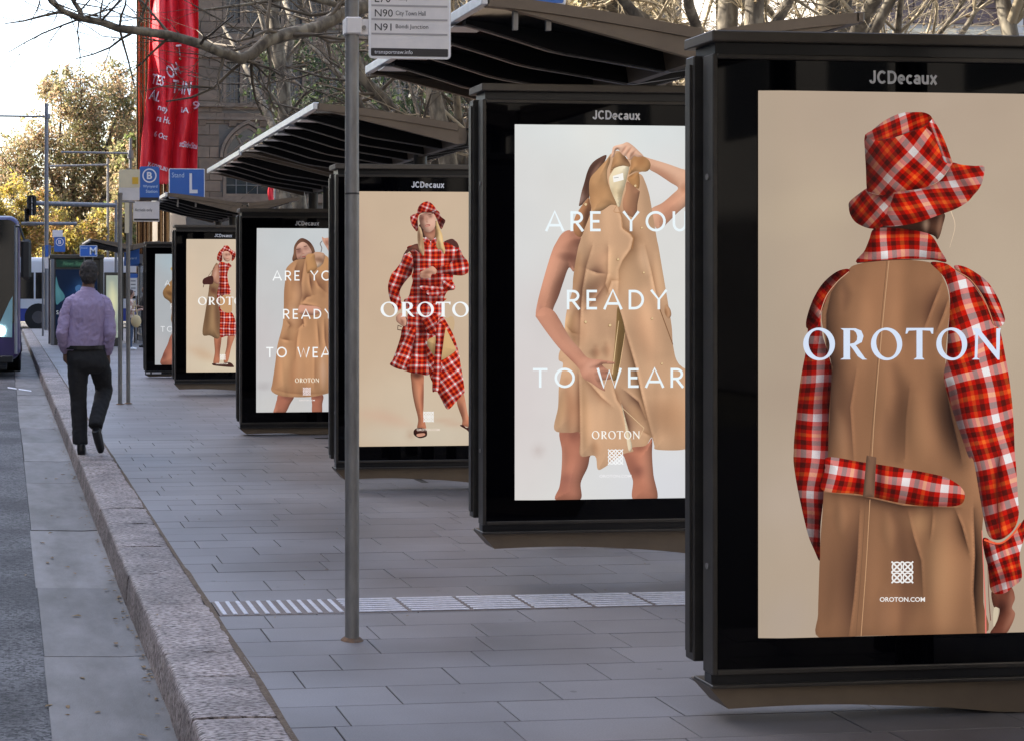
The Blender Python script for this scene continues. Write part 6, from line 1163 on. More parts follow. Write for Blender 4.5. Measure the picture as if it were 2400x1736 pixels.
for (a, b, c, d) in awin:
    window(a, b, c, d, 4, 4)
    w = b - a; cx = (a+b)/2; n = 12
    # pointed arch head above the square light: moulded ring, tracery, recess
    pts = [(a, d)] + [(a + w*(1 - math.cos(R(60)*k/n)) , d + w*math.sin(R(60)*k/n)*.78) for k in range(1, n+1)]
    pts = pts + [(b - (p[0]-a), p[1]) for p in reversed(pts[:-1])]
    m = MB(); m.prism(pts, 1, FY - .045, FY + .0); h = m.build('arch_light', M['pane'], t)
    for sc, y0, y1, mt in ((1.0, -.10, -.046, 'stone_trim'), (1.17, -.16, -.03, 'stone_trim')):
        m = MB(); ro = [((x - cx)*(sc + .13) + cx, (z_ - d)*(sc + .13) + d) for x, z_ in pts]; ri = [((x - cx)*sc + cx, (z_ - d)*sc + d) for x, z_ in pts]
        for k in range(len(pts) - 1): m.add([(ri[k][0], FY + y0, ri[k][1]), (ro[k][0], FY + y0, ro[k][1]), (ro[k+1][0], FY + y0, ro[k+1][1]), (ri[k+1][0], FY + y0, ri[k+1][1]), (ri[k][0], FY + y1, ri[k][1]), (ro[k][0], FY + y1, ro[k][1]), (ro[k+1][0], FY + y1, ro[k+1][1]), (ri[k+1][0], FY + y1, ri[k+1][1])], [(0, 1, 2, 3), (7, 6, 5, 4), (1, 5, 6, 2), (3, 7, 4, 0)])
        m.build('arch_moulding', M['stone_trim'], h)
    m = MB()
    for q in (-1, 1): m.tube([(cx, FY - .06, d), (cx + q*w*.25, FY - .06, d + w*.5)], .05, 6)
    for q in (-1, 1): m.tube([(cx + q*w*.5, FY - .06, d + .05), (cx, FY - .06, d + w*.42)], .05, 6)
    m.box((a, FY - .08, d - .05), (b, FY - .046, d + .05)); m.build('tracery', M['stone_trim'], h)
for py, hh, pr in ((254, .16, .16), (284, .12, .10), (139, .14, .12), (476, .2, .12)):
    MB().box((X0, FY - pr, fz(py)), (X1, FY - .002, fz(py) + hh)).build('string_course', M['stone_trim'], t)
x = X0 + .5
while x < fx(1130): m = MB(); m.prism([(FY - .14, fz(286)), (FY - .02, fz(286)), (FY - .02, fz(300)), (FY - .06, fz(298))], 0, x, x + .3); m.build('corbel', M['stone_trim'], t); x += 1.25

# office block with brown panels, upper right
M['panel_brown'] = pmat('purple_brown_panel', (.10, .062, .065), .5, col2=(.085, .055, .06), vscale=2)
M['panel_pale'] = pmat('pale_grey_fascia', (.42, .41, .40), .6)
M['pale_win'] = pmat('pale_yellow_window', (.55, .50, .38), .3)  # window row in one even pale yellow colour
BY = 36.0; bx0 = on_y(1930, 40, BY).x; bx1 = bx0 + 16; bz = lambda py: on_y(2100, py, BY).z
t = thing('panelled_building', ((bx0+bx1)/2, BY, 0), 'purple-brown panelled building with a row of pale windows behind the bare trees', 'building')
MB().box((bx0, BY + .05, 0), (bx1, BY + 8, 14)).build('wall', M['panel_pale'], t)
for r_, (p0, p1) in enumerate(((54, 18), (16, -20), (-22, -58))):
    x = bx0 + .02
    while x < bx1 - .8: MB().box((x, BY - .03, bz(p0)), (x + .78, BY + .05, bz(p1)), .008).build('panel', M['panel_brown'], t); x += .8
x = bx0 + .1
while x < bx1 - 1: MB().box((x, BY, bz(84)), (x + .62, BY + .05, bz(66)), .005).build('window', M['pale_win'], t); x += .72
xx = on_y(2383, 40, BY - .4).x; MB().box((xx - .1, BY - .5, 0), (xx + .1, BY - .3, 14)).build('column', M['panel_pale'], t)

# ------------------------------------------------------------------ red banners on a cluster of copper tubes
M['copper'] = pmat('copper_tube', (.26, .155, .08), .25, 1.0, col2=(.16, .09, .05), vscale=3, stretch=(1, 1, .15), rvar=.08)
M['redcloth'] = pmat('red_banner_cloth', (.80, .025, .03), .6, col2=(.66, .012, .03), vscale=1.2, stretch=(3, 1, .4))
M['bannerink'] = pmat('banner_white_ink', (.75, .70, .74), .6)
NY = 46.0; c0 = on_y(335, 300, NY).x
t = thing('banner_column', (on_y(395, 300, NY).x, NY, 0), 'cluster of tall copper tubes hung with creased red festival banners', 'banner')
for px, r, yo in ((326, .06, .0), (333, .05, .12), (340, .05, .05), (349, .06, .2), (358, .05, .3), (379, .09, .1), (394, .10, .15)):
    x = on_y(px, 300, NY).x; m = MB(); m.tube([(x, NY + .3 + yo, 0), (x, NY + .3 + yo, 14)], r, 12); smooth_by_angle(m.build('copper_tube', M['copper'], t), 60)
def fold(px, py, seed):
    s = (px - 330) / 140
    u = s * 7 + .35 * math.sin(py * .011 + seed) + (py - 200) * .0012
    return -.12 - .55 * abs(math.sin(u * 1.55 + seed)) - .05 * abs(math.sin(u * 4.3 + 2*noise.noise(Vector((px*.02, py*.012, seed))) + seed)) - .07 * noise.noise(Vector((px * .05, py * .012, seed))) - .03 * noise.noise(Vector((px*.13, py*.03, seed + 4)))
def banner(xl, xr, y0, y1, seed, yo):
    m = MB(); nx, ny = 46, 60; vs = []
    for j in range(ny + 1):
        py = y0 + (y1 - y0) * j / ny; a = np.interp(py, *xl); b = np.interp(py, *xr)
        for i in range(nx + 1):
            px = a + (b - a) * i / nx; d = fold(px, py, seed) + yo
            jag = 8 * noise.noise(Vector((i * .35, seed, 0))) if j == ny else 0
            vs.append(on_y(px, py + jag, NY + d))
    m.add(vs, [(j*(nx+1)+i, j*(nx+1)+i+1, (j+1)*(nx+1)+i+1, (j+1)*(nx+1)+i) for j in range(ny) for i in range(nx)])
    o = m.build('banner', M['redcloth'], t, smooth=True); md = o.modifiers.new('cloth_thickness', 'SOLIDIFY'); md.thickness = .006; return o
b1 = banner(([-60, 60, 200, 330, 432], [352, 352, 346, 332, 326]), ([-60, 60, 200, 330, 432], [386, 392, 398, 396, 396]), -60, 432, 1.0, -.12)
b2 = banner(([-60, 100, 432], [384, 390, 394]), ([-60, 100, 300, 432], [465, 465, 464, 462]), -60, 412, 3.1, .0)
def btext(s, px, py, w, h, ang, seed, yo, par, bold=0.015):
    v, f = fit_text(s, 0, w*1.15, 0, h*1.2, bold); ca, sa = math.cos(R(ang)), math.sin(R(ang))
    q = np.stack([px + v[:, 0]*ca + v[:, 1]*sa, py + v[:, 0]*sa - v[:, 1]*ca], 1)
    m = MB(); m.add([on_y(a, b, NY + min(fold(a - 2, b, seed), fold(a, b, seed), fold(a + 2, b, seed)) + yo - .06) for a, b in q], f); m.build('lettering', M['bannerink'], par)
for s_ in ('TES', 'AL', 'ney', 'ra Ho', '6 Oct', 'y.com.au', 'OH', 'T-IN', 'stSideStu', '9', 'iA', 'T'): txt(s_, .015)
btext('TES', 353, 196, 26, 20, 14, 1.0, -.12, b1); btext('AL', 348, 232, 22, 20, 18, 1.0, -.12, b1); btext('ney', 368, 262, 22, 12, 16, 1.0, -.12, b1)
btext('ra Ho', 366, 284, 30, 13, 14, 1.0, -.12, b1); btext('6 Oct', 360, 320, 28, 11, 16, 1.0, -.12, b1); btext('y.com.au', 344, 392, 42, 11, 18, 1.0, -.12, b1)
btext('OH', 398, 186, 26, 26, -24, 3.1, 0, b2); btext('T-IN', 402, 218, 38, 26, 8, 3.1, 0, b2); btext('T', 416, 132, 11, 22, -8, 3.1, 0, b2); btext('iA', 424, 264, 16, 11, 6, 3.1, 0, b2); btext('9', 450, 256, 14, 16, 8, 3.1, 0, b2); btext('stSideStu', 420, 344, 36, 12, 9, 3.1, 0, b2)
# small red flag further along the sandstone wall
fp_ = on_y(636, 440, 52.0); t = thing('flag_pole', (fp_.x, 52, 0), 'small red flag hanging from a pole before the sandstone wall', 'flag')
m = MB(); m.tube([(fp_.x + .12, 52, 0), (fp_.x + .12, 52, on_y(636, 315, 52).z)], .03, 8); m.build('pole', M['galv_far'], t)
m = MB(); za, zb = on_y(636, 484, 52).z, on_y(636, 418, 52).z; n = 10
vs = [(fp_.x - .12 + .2*i/4 + .02*math.sin(k), 51.95 + .04*math.sin(i*1.7 + k*.4), za + (zb-za)*k/n) for k in range(n+1) for i in range(5)]
m.add(vs, [(k*5+i, k*5+i+1, (k+1)*5+i+1, (k+1)*5+i) for k in range(n) for i in range(4)]); m.build('flag', M['redcloth'], t, smooth=True)

# ------------------------------------------------------------------ trees
def bark_mat(name, a, b, c):
    m, t, p = nodes(name); L = t.links.new; N = t.nodes.new
    tc = N('ShaderNodeTexCoord'); mp = N('ShaderNodeMapping'); mp.inputs['Scale'].default_value = (5, 5, 2.2); L(tc.outputs['Object'], mp.inputs['Vector'])
    n = N('ShaderNodeTexNoise'); n.inputs['Scale'].default_value = 1.6; n.inputs['Detail'].default_value = 5; L(mp.outputs[0], n.inputs['Vector'])
    r = N('ShaderNodeValToRGB'); r.color_ramp.interpolation = 'EASE'; e = r.color_ramp.elements; e[0].position = .36; e[0].color = (*a, 1); e[1].position = .62; e[1].color = (*c, 1); q = e.new(.48); q.color = (*b, 1)
    L(n.outputs['Fac'], r.inputs[0]); L(r.outputs[0], p.inputs['Base Color']); p.inputs['Roughness'].default_value = .85
    bu = N('ShaderNodeBump'); bu.inputs['Strength'].default_value = .5; bu.inputs['Distance'].default_value = .02; L(n.outputs['Fac'], bu.inputs['Height']); L(bu.outputs[0], p.inputs['Normal']); return m
M['bark'] = bark_mat('plane_tree_bark', (.065, .052, .038), (.13, .108, .078), (.25, .215, .155)); M['bark_dark'] = bark_mat('dark_bark', (.05, .04, .035), (.09, .075, .06), (.13, .11, .085))
M['twig_sunlit'] = pmat('sunlit_twig_bark', (.30, .24, .15), .85, col2=(.40, .33, .22), vscale=3)  # straw-pale bark, lightened further to stand for sun on these crowns
M['twig'] = pmat('twig_bark', (.085, .068, .05), .85, col2=(.14, .11, .075), vscale=3)
def grow(rs, tubes, p, d, L, r, lev, maxlev, nch, up=.15, wig=.25, droop=0.0):
    n = 5 if lev < 2 else 4; pts = [p.copy()]; rad = [r]; dd = d.copy()
    for k in range(n):
        dd = (dd + Vector((rs.gauss(0, wig), rs.gauss(0, wig), rs.gauss(0, wig) + up - (droop if lev >= maxlev - 1 else 0))) * .45).normalized()
        pts.append(pts[-1] + dd * (L / n)); rad.append(r * (1 - .62 * (k + 1) / n))
    tubes.append((lev, pts, rad))
    if lev >= maxlev: return
    for c in range(nch[lev]):
        k = rs.randint(max(1, n - 3) if lev == 0 else 1, n); q = pts[k]
        ax = Vector((rs.gauss(0, 1), rs.gauss(0, 1), rs.gauss(0, .5))); ax = (ax - dd * ax.dot(dd)).normalized(); sp_ = rs.uniform(.5, 1.1)
        grow(rs, tubes, q, (dd + ax * sp_).normalized(), L * rs.uniform(.5, .8), rad[k] * rs.uniform(.5, .72), lev + 1, maxlev, nch, up, wig, droop)
def tube_mesh(tubes, name, mat, parent, sides):
    m = MB()
    for lev, pts, rad in tubes: m.tube(pts, rad, sides[min(lev, len(sides)-1)], caps=False)
    o = m.build(name, mat, parent); o.data.polygons.foreach_set('use_smooth', [True]*len(o.data.polygons)); return o
def balls(rs, tubes, parent, n, r):
    m = MB(); ends = [t[1][-1] for t in tubes if t[0] >= 3]
    for k in range(n):
        p = rs.choice(ends) + Vector((rs.gauss(0, .02), rs.gauss(0, .02), -.06)); q = r * rs.uniform(.7, 1.2)
        m.add([p + Vector(v)*q for v in ((1,0,0),(-1,0,0),(0,1,0),(0,-1,0),(0,0,1),(0,0,-1))], [(0,2,4),(2,1,4),(1,3,4),(3,0,4),(2,0,5),(1,2,5),(3,1,5),(0,3,5)])
    o = m.build('seed_balls', M['leaf'], parent); o['kind'] = 'stuff'; return o
def bare_tree(base, h, r, seed, label, nch=(5, 5, 5, 4), lean=(0, 0), limbs=(), maxlev=4, nball=120, droop=.25, fork=None, bark='bark', nl=3, twig='twig'):
    rs = random.Random(seed); t = thing('plane_tree', base, label, 'tree', 'bare plane trees in the park'); tb = []
    grow(rs, tb, Vector(base), Vector((lean[0], lean[1], 1)).normalized(), h, r, 0, maxlev, nch, .12, .2, droop)
    for pts, r0, r1 in limbs:
        n = len(pts); tb.append((1, [Vector(p) for p in pts], [r0 + (r1-r0)*k/(n-1) for k in range(n)]))
        for k in range(1, n):
            for c in range(nl):
                ax = Vector((rs.gauss(0, 1), rs.gauss(0, .8), rs.gauss(0, 1))).normalized()
                grow(rs, tb, Vector(pts[k]), ax, rs.uniform(.5, 1.3), (r0 + (r1-r0)*k/(n-1)) * .35, 2, maxlev, nch, .05, .35, .1)
    tube_mesh([x for x in tb if x[0] <= 1], 'trunk', M[bark], t, (12, 8)); cr = tube_mesh([x for x in tb if x[0] >= 2], 'crown', M[twig], t, (8, 6, 5, 3, 3)); balls(rs, tb, t, nball, .022)
    return t
def gp(px, Y): p = on_y(px, 700, Y); return (p.x, Y, 0)
# the tree whose long limb reaches out over the street
LY = 17.0
limb = [on_y(px, py, LY + dy) for px, py, dy in ((1130, -90, 2.0), (960, -20, 1.4), (835, 22, 1.0), (790, 40, .8), (740, 68, .6), (670, 82, .4), (625, 96, .3), (590, 128, .2), (565, 139, .1), (525, 126, 0), (470, 104, 0), (400, 84, -.1), (320, 72, -.2), (280, 68, -.3), (235, 52, -.3), (190, 44, -.4), (150, 28, -.5), (120, 4, -.6), (100, -30, -.6))]
limb2 = [on_y(px, py, LY - .3) for px, py in ((190, 44), (188, 26), (175, 8), (160, -20))]
limb3 = [on_y(px, py, LY - .4) for px, py in ((150, 30), (135, 30), (100, 38), (55, 50), (12, 56))]
limb4 = [on_y(px, py, LY + 1.2) for px, py in ((835, 22), (790, 12), (700, -10), (600, 8), (470, 25))]
limb5 = [on_y(px, py, LY + 4) for px, py in ((690, 305), (660, 255), (640, 225), (600, 185), (560, 170), (480, 158))]
bare_tree(gp(1110, LY + 2.4), 5.2, .20, 11, 'bare plane tree with a long sinuous limb reaching over the road', limbs=((limb, .10, .026), (limb2, .035, .02), (limb3, .022, .006), (limb4, .05, .012), (limb5, .030, .009)), nch=(3, 3, 3, 2), nl=2, nball=1)
bare_tree(gp(1706, 15.6), 9.0, .16, 21, 'plane tree with two pale trunks rising behind the brown roof valley', lean=(.02, 0), nch=(6, 6, 5, 5), nball=200, twig='twig_sunlit', limbs=(([Vector(gp(1706, 15.6)) + Vector((0, 0, .5)), on_y(1765, 400, 15.7), on_y(1765, 120, 15.7), on_y(1770, -60, 15.7)], .12, .10), ([on_y(1775, 180, 15.8), on_y(1800, 90, 15.9), on_y(1850, 0, 16), on_y(1880, -60, 16)], .07, .05)))
bare_tree(gp(1892, 17.5), 9.5, .18, 22, 'mottled plane tree trunk behind the rising end of the brown roof', nch=(6, 6, 5, 5), nball=200, twig='twig_sunlit', limbs=(([Vector(gp(1892, 17.5)) + Vector((0, 0, .5)), on_y(1968, 420, 17.6), on_y(1968, 120, 17.6), on_y(1975, -60, 17.6)], .135, .12),))
bare_tree(gp(2165, 16.5), 9.0, .21, 23, 'leaning plane tree in front of the purple-brown building', lean=(.12, 0), nch=(6, 6, 5, 5), nball=260, twig='twig_sunlit', droop=.4)
bare_tree(gp(1050, 24), 6.5, .20, 24, 'pale plane tree between the two near shelter roofs', nch=(5, 4, 4, 3), limbs=(([Vector(gp(1050, 24)) + Vector((0, 0, .5)), on_y(1012, 330, 24), on_y(1010, 200, 24), on_y(1000, 60, 24.3)], .12, .07),))
bare_tree(gp(755, 30), 7.5, .24, 25, 'plane tree standing before the sandstone windows', nch=(4, 3, 3, 2), nball=20, lean=(-.05, 0), limbs=(([Vector(gp(755, 30)) + Vector((0, 0, .5)), on_y(672, 300, 29), on_y(660, 160, 29), on_y(640, 40, 29), on_y(650, -40, 29)], .16, .10), ([Vector(gp(755, 30)) + Vector((0, 0, .5)), on_y(923, 262, 22), on_y(885, 220, 22), on_y(850, 185, 22), on_y(830, 120, 22)], .12, .07)))
bare_tree(gp(1330, 22), 6.0, .19, 26, 'plane tree whose crown fills the gap above the brown roof beam', nch=(6, 6, 5, 5), nball=260, twig='twig_sunlit', limbs=(([Vector(gp(1330, 22)) + Vector((0, 0, .5)), on_y(1420, 260, 20), on_y(1480, 40, 20), on_y(1380, -10, 20), on_y(1250, -40, 20)], .12, .08), ([Vector(gp(1330, 22)) + Vector((0, 0, .5)), on_y(1560, 200, 19), on_y(1530, 60, 19), on_y(1440, 0, 19)], .11, .08)))
bare_tree(gp(1540, 27), 7.0, .22, 27, 'slender plane tree far behind the brown roof beam', nch=(6, 6, 6, 4), nball=200, twig='twig_sunlit')

bare_tree(gp(1610, 20), 5.0, .15, 31, 'dry twiggy plane tree tight behind the brown roof valley', nch=(6, 6, 6, 5), nball=160, twig='twig_sunlit')
bare_tree(gp(1830, 21), 5.2, .15, 32, 'dry twiggy plane tree filling the gap between the mottled trunks', nch=(6, 6, 6, 5), nball=160, twig='twig_sunlit')
bare_tree(gp(2060, 20), 5.0, .15, 33, 'dry twiggy plane tree with hanging seed balls before the purple-brown building', nch=(6, 6, 5, 5), nball=300, twig='twig_sunlit', droop=.5)
def foliage_mat():
    m, t, b = nodes('foliage'); L = t.links.new; N = t.nodes.new
    at = N('ShaderNodeAttribute'); at.attribute_name = 'Col'; L(at.outputs['Color'], b.inputs['Base Color']); b.inputs['Roughness'].default_value = .55
    tr = N('ShaderNodeBsdfTranslucent'); L(at.outputs['Color'], tr.inputs[0]); mx = N('ShaderNodeMixShader'); mx.inputs[0].default_value = .55
    out = t.nodes['Material Output']; L(b.outputs[0], mx.inputs[1]); L(tr.outputs[0], mx.inputs[2]); L(mx.outputs[0], out.inputs[0]); return m
M['foliage'] = foliage_mat()
def leafy_tree(base, blobs, n, size, cols, seed, label, trunk_r=.3, group='leafy trees at the end of the street', name='leafy_tree', gap=.35):
    """crown of leaf-sized faces gathered in clumps round the ends of real limbs; blobs: (dx, dy, z, radius) relative to base"""
    rg = np.random.default_rng(seed); rs = random.Random(seed); t = thing(name, base, label, 'tree', group); tb = []; B = Vector(base)
    zmin = min(b[2] - b[3] for b in blobs); fork = B + Vector((0, 0, max(1.5, zmin)))
    tb.append((0, [B, B + Vector((.1, 0, (fork.z - B.z)*.5)), fork], [trunk_r, trunk_r*.85, trunk_r*.75])); cl = []
    for dx, dy, z, r in blobs:
        c = B + Vector((dx, dy, z)); mid = (fork + c)/2 + Vector((rs.gauss(0, .3), rs.gauss(0, .3), .3)); tb.append((1, [fork, mid, c], [trunk_r*.5, trunk_r*.3, trunk_r*.12]))
        k = max(8, int(r*r*9))
        for j in range(k):
            v = Vector(rg.normal(size=3)).normalized() * r * (rs.random() ** .4); e = c + v; cl.append((e, r * rs.uniform(.16, .34)))
            if j % 2 == 0: tb.append((2, [c, c + v*.5 + Vector((0, 0, .1)), e], [trunk_r*.12, trunk_r*.07, trunk_r*.03]))
    tube_mesh(tb, 'trunk', M['bark_dark'], t, (10, 6, 4))
    ci = rg.integers(0, len(cl), n); C = np.array([tuple(c[0]) for c in cl])[ci]; Rr = np.array([c[1] for c in cl])[ci]
    pos = C + rg.normal(size=(n, 3)) * Rr[:, None] * .55
    a = rg.normal(size=(n, 3)); a /= np.linalg.norm(a, axis=1)[:, None]; b = rg.normal(size=(n, 3)); b -= a * (a*b).sum(1)[:, None]; b /= np.linalg.norm(b, axis=1)[:, None]
    s = size * rg.uniform(.6, 1.3, n)[:, None]
    V = np.stack([pos - a*s, pos + b*s*.45, pos + a*s, pos - b*s*.45], 1).reshape(-1, 3) - np.array(B)
    clc = rg.integers(0, len(cols), len(cl)); pick = np.where(rg.random(n) < .6, clc[ci], rg.integers(0, len(cols), n)); c = np.array(cols)[pick] * rg.uniform(.65, 1.35, n)[:, None]
    me = bpy.data.meshes.new('crown'); me.vertices.add(4*n); me.vertices.foreach_set('co', V.ravel()); me.loops.add(4*n); me.loops.foreach_set('vertex_index', np.arange(4*n)); me.polygons.add(n); me.polygons.foreach_set('loop_start', np.arange(0, 4*n, 4))
    me.update(calc_edges=True); at = me.color_attributes.new('Col', 'FLOAT_COLOR', 'POINT'); at.data.foreach_set('color', np.hstack([np.repeat(c, 4, 0), np.ones((4*n, 1))]).ravel())
    me.materials.append(M['foliage']); link(bpy.data.objects.new('crown', me), t); return t
GO = [(.25, .24, .11), (.32, .27, .14), (.38, .25, .15), (.18, .18, .08), (.42, .29, .17), (.28, .22, .13)]  # leaf tones paled to stand in for glare and distance haze
YL = [(.46, .37, .08), (.38, .31, .08), (.30, .24, .08), (.42, .25, .10), (.2, .2, .07)]
DG = [(.035, .055, .025), (.05, .07, .03), (.04, .05, .03), (.07, .08, .035)]
LG = [(.24, .28, .08), (.18, .22, .07), (.32, .32, .10)]
def gpp(px, Y): return gp(px, Y)
leafy_tree(gp(170, 84), [(0, 0, 6.6, 2.6), (1.6, .5, 9.2, 2.5), (2.8, 0, 12.2, 2.1), (.5, 0, 11.6, 2.3), (-1.6, 0, 9.4, 2.3), (-3.2, 0, 7.8, 2.1), (2.8, 0, 7.0, 2.3), (-1.0, 1, 5.4, 2.0), (3.6, .4, 9.6, 2.0), (-4.2, .5, 5.6, 1.9), (1.2, 0, 4.6, 1.8), (-.6, .5, 12.6, 1.5)], 46000, .115, GO, 5, 'large leafy tree with olive and brown leaves at the street end', .4)
leafy_tree(gp(30, 76), [(0, 0, 3.6, 1.7), (1.4, 0, 4.8, 1.5), (-1.4, 0, 4.8, 1.6), (2.2, .3, 3.4, 1.3), (.4, .3, 5.8, 1.3)], 14000, .10, YL, 6, 'yellow autumn tree low beside the bus', .22)
leafy_tree(gp(205, 74), [(0, 0, 3.2, 1.4), (.9, 0, 4.4, 1.2), (-1, 0, 4.2, 1.2), (1.6, 0, 2.8, 1.1), (-1.7, 0, 2.8, 1.1)], 10000, .10, YL, 7, 'small yellow tree behind the traffic signal arm', .16)
leafy_tree(gp(262, 78), [(0, 0, 4.6, 1.5), (.8, 0, 6.2, 1.4), (-.6, 0, 3.2, 1.2), (1.2, 0, 8, 1.5), (1.4, 0, 3.4, 1.2)], 13000, .12, GO[:2] + LG[1:2] + GO[3:], 8, 'olive green tree beside the copper tubes', .2)
leafy_tree(gp(320, 90), [(0, 0, 5, 2.2), (2, 0, 7.5, 2.2), (-1.5, 0, 8, 2.0), (0, 0, 10.4, 1.9), (-2.4, 0, 5, 1.9)], 14000, .16, GO, 9, 'brownish leafy tree behind the copper tubes', .3)
leafy_tree(gp(90, 110), [(0, 0, 3, 2.2), (4, 0, 3.4, 2.2), (-4, 0, 3, 2.2), (8, 0, 3.4, 2.4), (2, 0, 5, 2)], 15000, .2, LG + YL, 10, 'row of low sunlit trees far down the street', .3)
leafy_tree(gp(700, 42), [(0, 0, 6.2, 1.5), (1.4, 0, 7.4, 1.4), (2.6, .5, 5.8, 1.5), (-.6, 0, 7.8, 1.1), (3.6, 0, 7.2, 1.3), (1.2, 0, 5.2, 1.2)], 6500, .10, DG, 12, 'dark evergreen tree before the sandstone windows', .2, 'leafy trees in the park')
leafy_tree(gp(1100, 44), [(0, 0, 5.4, 1.8), (2, 0, 6.8, 1.7), (4, 0, 5.4, 1.8), (-1.8, 0, 6.4, 1.4), (5.6, 0, 7.2, 1.8)], 9000, .12, DG, 13, 'dark evergreen tree behind the bright coat panel', .22, 'leafy trees in the park')
leafy_tree(gp(1700, 40), [(0, 0, 6, 2.2), (3, 0, 8, 2.2), (-3, 0, 7, 2.2), (5, 0, 6, 2.0), (-5, 0, 8.5, 2.0)], 20000, .12, [(.30, .24, .12), (.24, .19, .09), (.34, .27, .14), (.18, .15, .07)], 14, 'dry straw-coloured tree behind the brown roofs', .26, 'leafy trees in the park', gap=.5)
# ------------------------------------------------------------------ buses
M['bus_white'] = pmat('white_bus_paint', (.72, .73, .76), .3, coat=.4); M['bus_blue'] = pmat('blue_bus_paint', (.02, .05, .30), .3, coat=.4)
M['bus_teal'] = pmat('pale_teal_paint', (.30, .55, .58), .35, coat=.3); M['bus_navy'] = pmat('dark_purple_paint', (.035, .025, .11), .3, coat=.4)
M['bus_glass'] = pmat('tinted_bus_glass', (.012, .012, .012), .05, 0, .6); M['tyre'] = pmat('tyre_rubber', (.015, .015, .016), .8); M['hub'] = pmat('wheel_rim', (.10, .10, .11), .45, .7)
M['silver'] = pmat('silver_trim', (.35, .37, .40), .35, .5); M['headlamp'] = emit('lit_headlamp', (1.0, .86, .9), 9.0); M['tail'] = emit('lit_tail_lamp', (1.0, .05, .02), 1.2); M['seatdark'] = pmat('dark_interior', (.03, .02, .025), .8)
def bus(label, paint_up, paint_low, loc, rz, with_front=True):
    """local: front at y=0 looking towards -y, length 12 m along +y, road at z=0"""
    t = thing('bus', loc, label, 'bus', 'buses'); t.rotation_euler = (0, 0, rz); W_, H_, L_ = 1.25, 3.08, 12.0
    off = Vector(loc)
    def put(m, nm, mat, par=None):
        m.v = [(v[0] + off.x, v[1] + off.y, v[2] + off.z) for v in m.v]; o = m.build(nm, mat, par or t); return o
    def ring(y, ins, z0=.32): return [(x, y, z) for x, z in rrect(-W_ + ins, W_ - ins, z0 + ins*.3, H_ - ins, .22, 6)]
    m = MB(); secs = [ring(.0, .10), ring(.05, .04), ring(.16, 0), ring(L_ - .1, 0), ring(L_, .06)]; n = len(secs[0])
    m.add([p for s in secs for p in s], [(i*n+j, i*n+(j+1) % n, (i+1)*n+(j+1) % n, (i+1)*n+j) for i in range(len(secs)-1) for j in range(n)] + [tuple(range(n-1, -1, -1)), tuple((len(secs)-1)*n+j for j in range(n))])
    bd = put(m, 'body', paint_up); smooth_by_angle(bd, 35)
    for s in (-1, 1):
        m = MB(); m.box((s*W_, .5, .30), (s*(W_ + .008), L_ - .06, .86)); put(m, 'skirt', paint_low)
        y = 1.6 if s > 0 else 1.6
        while y < L_ - 1.4:
            m = MB(); m.box((s*W_, y, 1.28), (s*(W_ + .012), y + 1.42, 2.42), .01); wn = put(m, 'side_window', M['bus_glass']); y += 1.5
        for yc in (2.6, 8.9):
            m = MB(); m.tube([(s*(W_ - .02), yc, .48), (s*(W_ + .014), yc, .48)], .60, 24); put(m, 'wheel_arch', M['tyre'])
            m = MB(); m.tube([(s*(W_ - .25), yc, .48), (s*(W_ + .03), yc, .48)], .48, 28); wh = put(m, 'wheel', M['tyre'])
            m = MB(); m.tube([(s*(W_ + .028), yc, .48), (s*(W_ + .04), yc, .48), (s*(W_ + .02), yc, .48)], [.29, .27, .14], 24); m.tube([(s*(W_ + .02), yc, .48), (s*(W_ + .06), yc, .48)], .10, 14); put(m, 'rim', M['hub'], wh)
        m = MB(); m.box((s*(W_ - .25), L_ - .01, .9), (s*(W_ - .08), L_ + .02, 1.3)); put(m, 'tail_lamp', M['tail'])
        m = MB(); m.box((s*(W_ - .02), L_ - .35, .88), (s*(W_ + .02), L_ - .12, .98)); put(m, 'marker_lamp', M['tail'])
    if with_front:
        m = MB(); m.prism([(x, z) for x, z in rrect(-W_ + .05, W_ - .05, 1.0, 3.0, .2, 5)], 1, -.02, .03); put(m, 'windscreen', M['bus_glass'])
        m = MB(); m.prism([(x, z) for x, z in rrect(-W_ + .12, W_ - .12, .34, 1.0, .12, 4)], 1, -.012, .03); put(m, 'front_panel', paint_low)
        for s in (-1, 1):
            m = MB(); m.prism([(s*(W_ - .62), .78), (s*(W_ - .16), .76), (s*(W_ - .15), 1.55), (s*(W_ - .22), 1.42), (s*(W_ - .40), 1.02)], 1, -.03, -.021); put(m, 'corner_panel', M['bus_teal'])
            m = MB(); m.tube([(s*(W_ - .09), -.02, .45), (s*(W_ - .09), -.02, 2.9)], .03, 8); put(m, 'corner_trim', M['silver'])
            m = MB(); m.prism(rrect(min(s*(W_ - .62), s*(W_ - .30)), max(s*(W_ - .62), s*(W_ - .30)), .80, .97, .06, 4), 1, -.045, -.031); put(m, 'headlamp', M['headlamp'])
            m = MB(); m.tube([(s*(W_ - .1), .05, 2.88), (s*(W_ - .02), -.3, 2.86), (s*(W_ + .06), -.36, 2.62)], .022, 8); mr = put(m, 'mirror_arm', M['black'])
            m = MB(); m.box((s*(W_ + .0), -.42, 1.86), (s*(W_ + .2), -.28, 2.62), .05); put(m, 'mirror', M['black'])
            m = MB(); m.tube([(s*.1, -.035, 1.02), (s*.75, -.04, 1.5)], .012, 6); put(m, 'wiper', M['black'])
        m = MB(); m.box((-W_ + .14, -.05, .28), (W_ - .14, .06, .42), .02); put(m, 'bumper', M['black'])
        m = MB(); m.box((-.8, -.03, 2.62), (.8, -.021, 2.86)); put(m, 'destination_sign', M['seatdark'])
        m = MB(); m.box((-.3, -.04, .42), (.3, -.03, .54)); put(m, 'number_plate', M['white'])
    return t
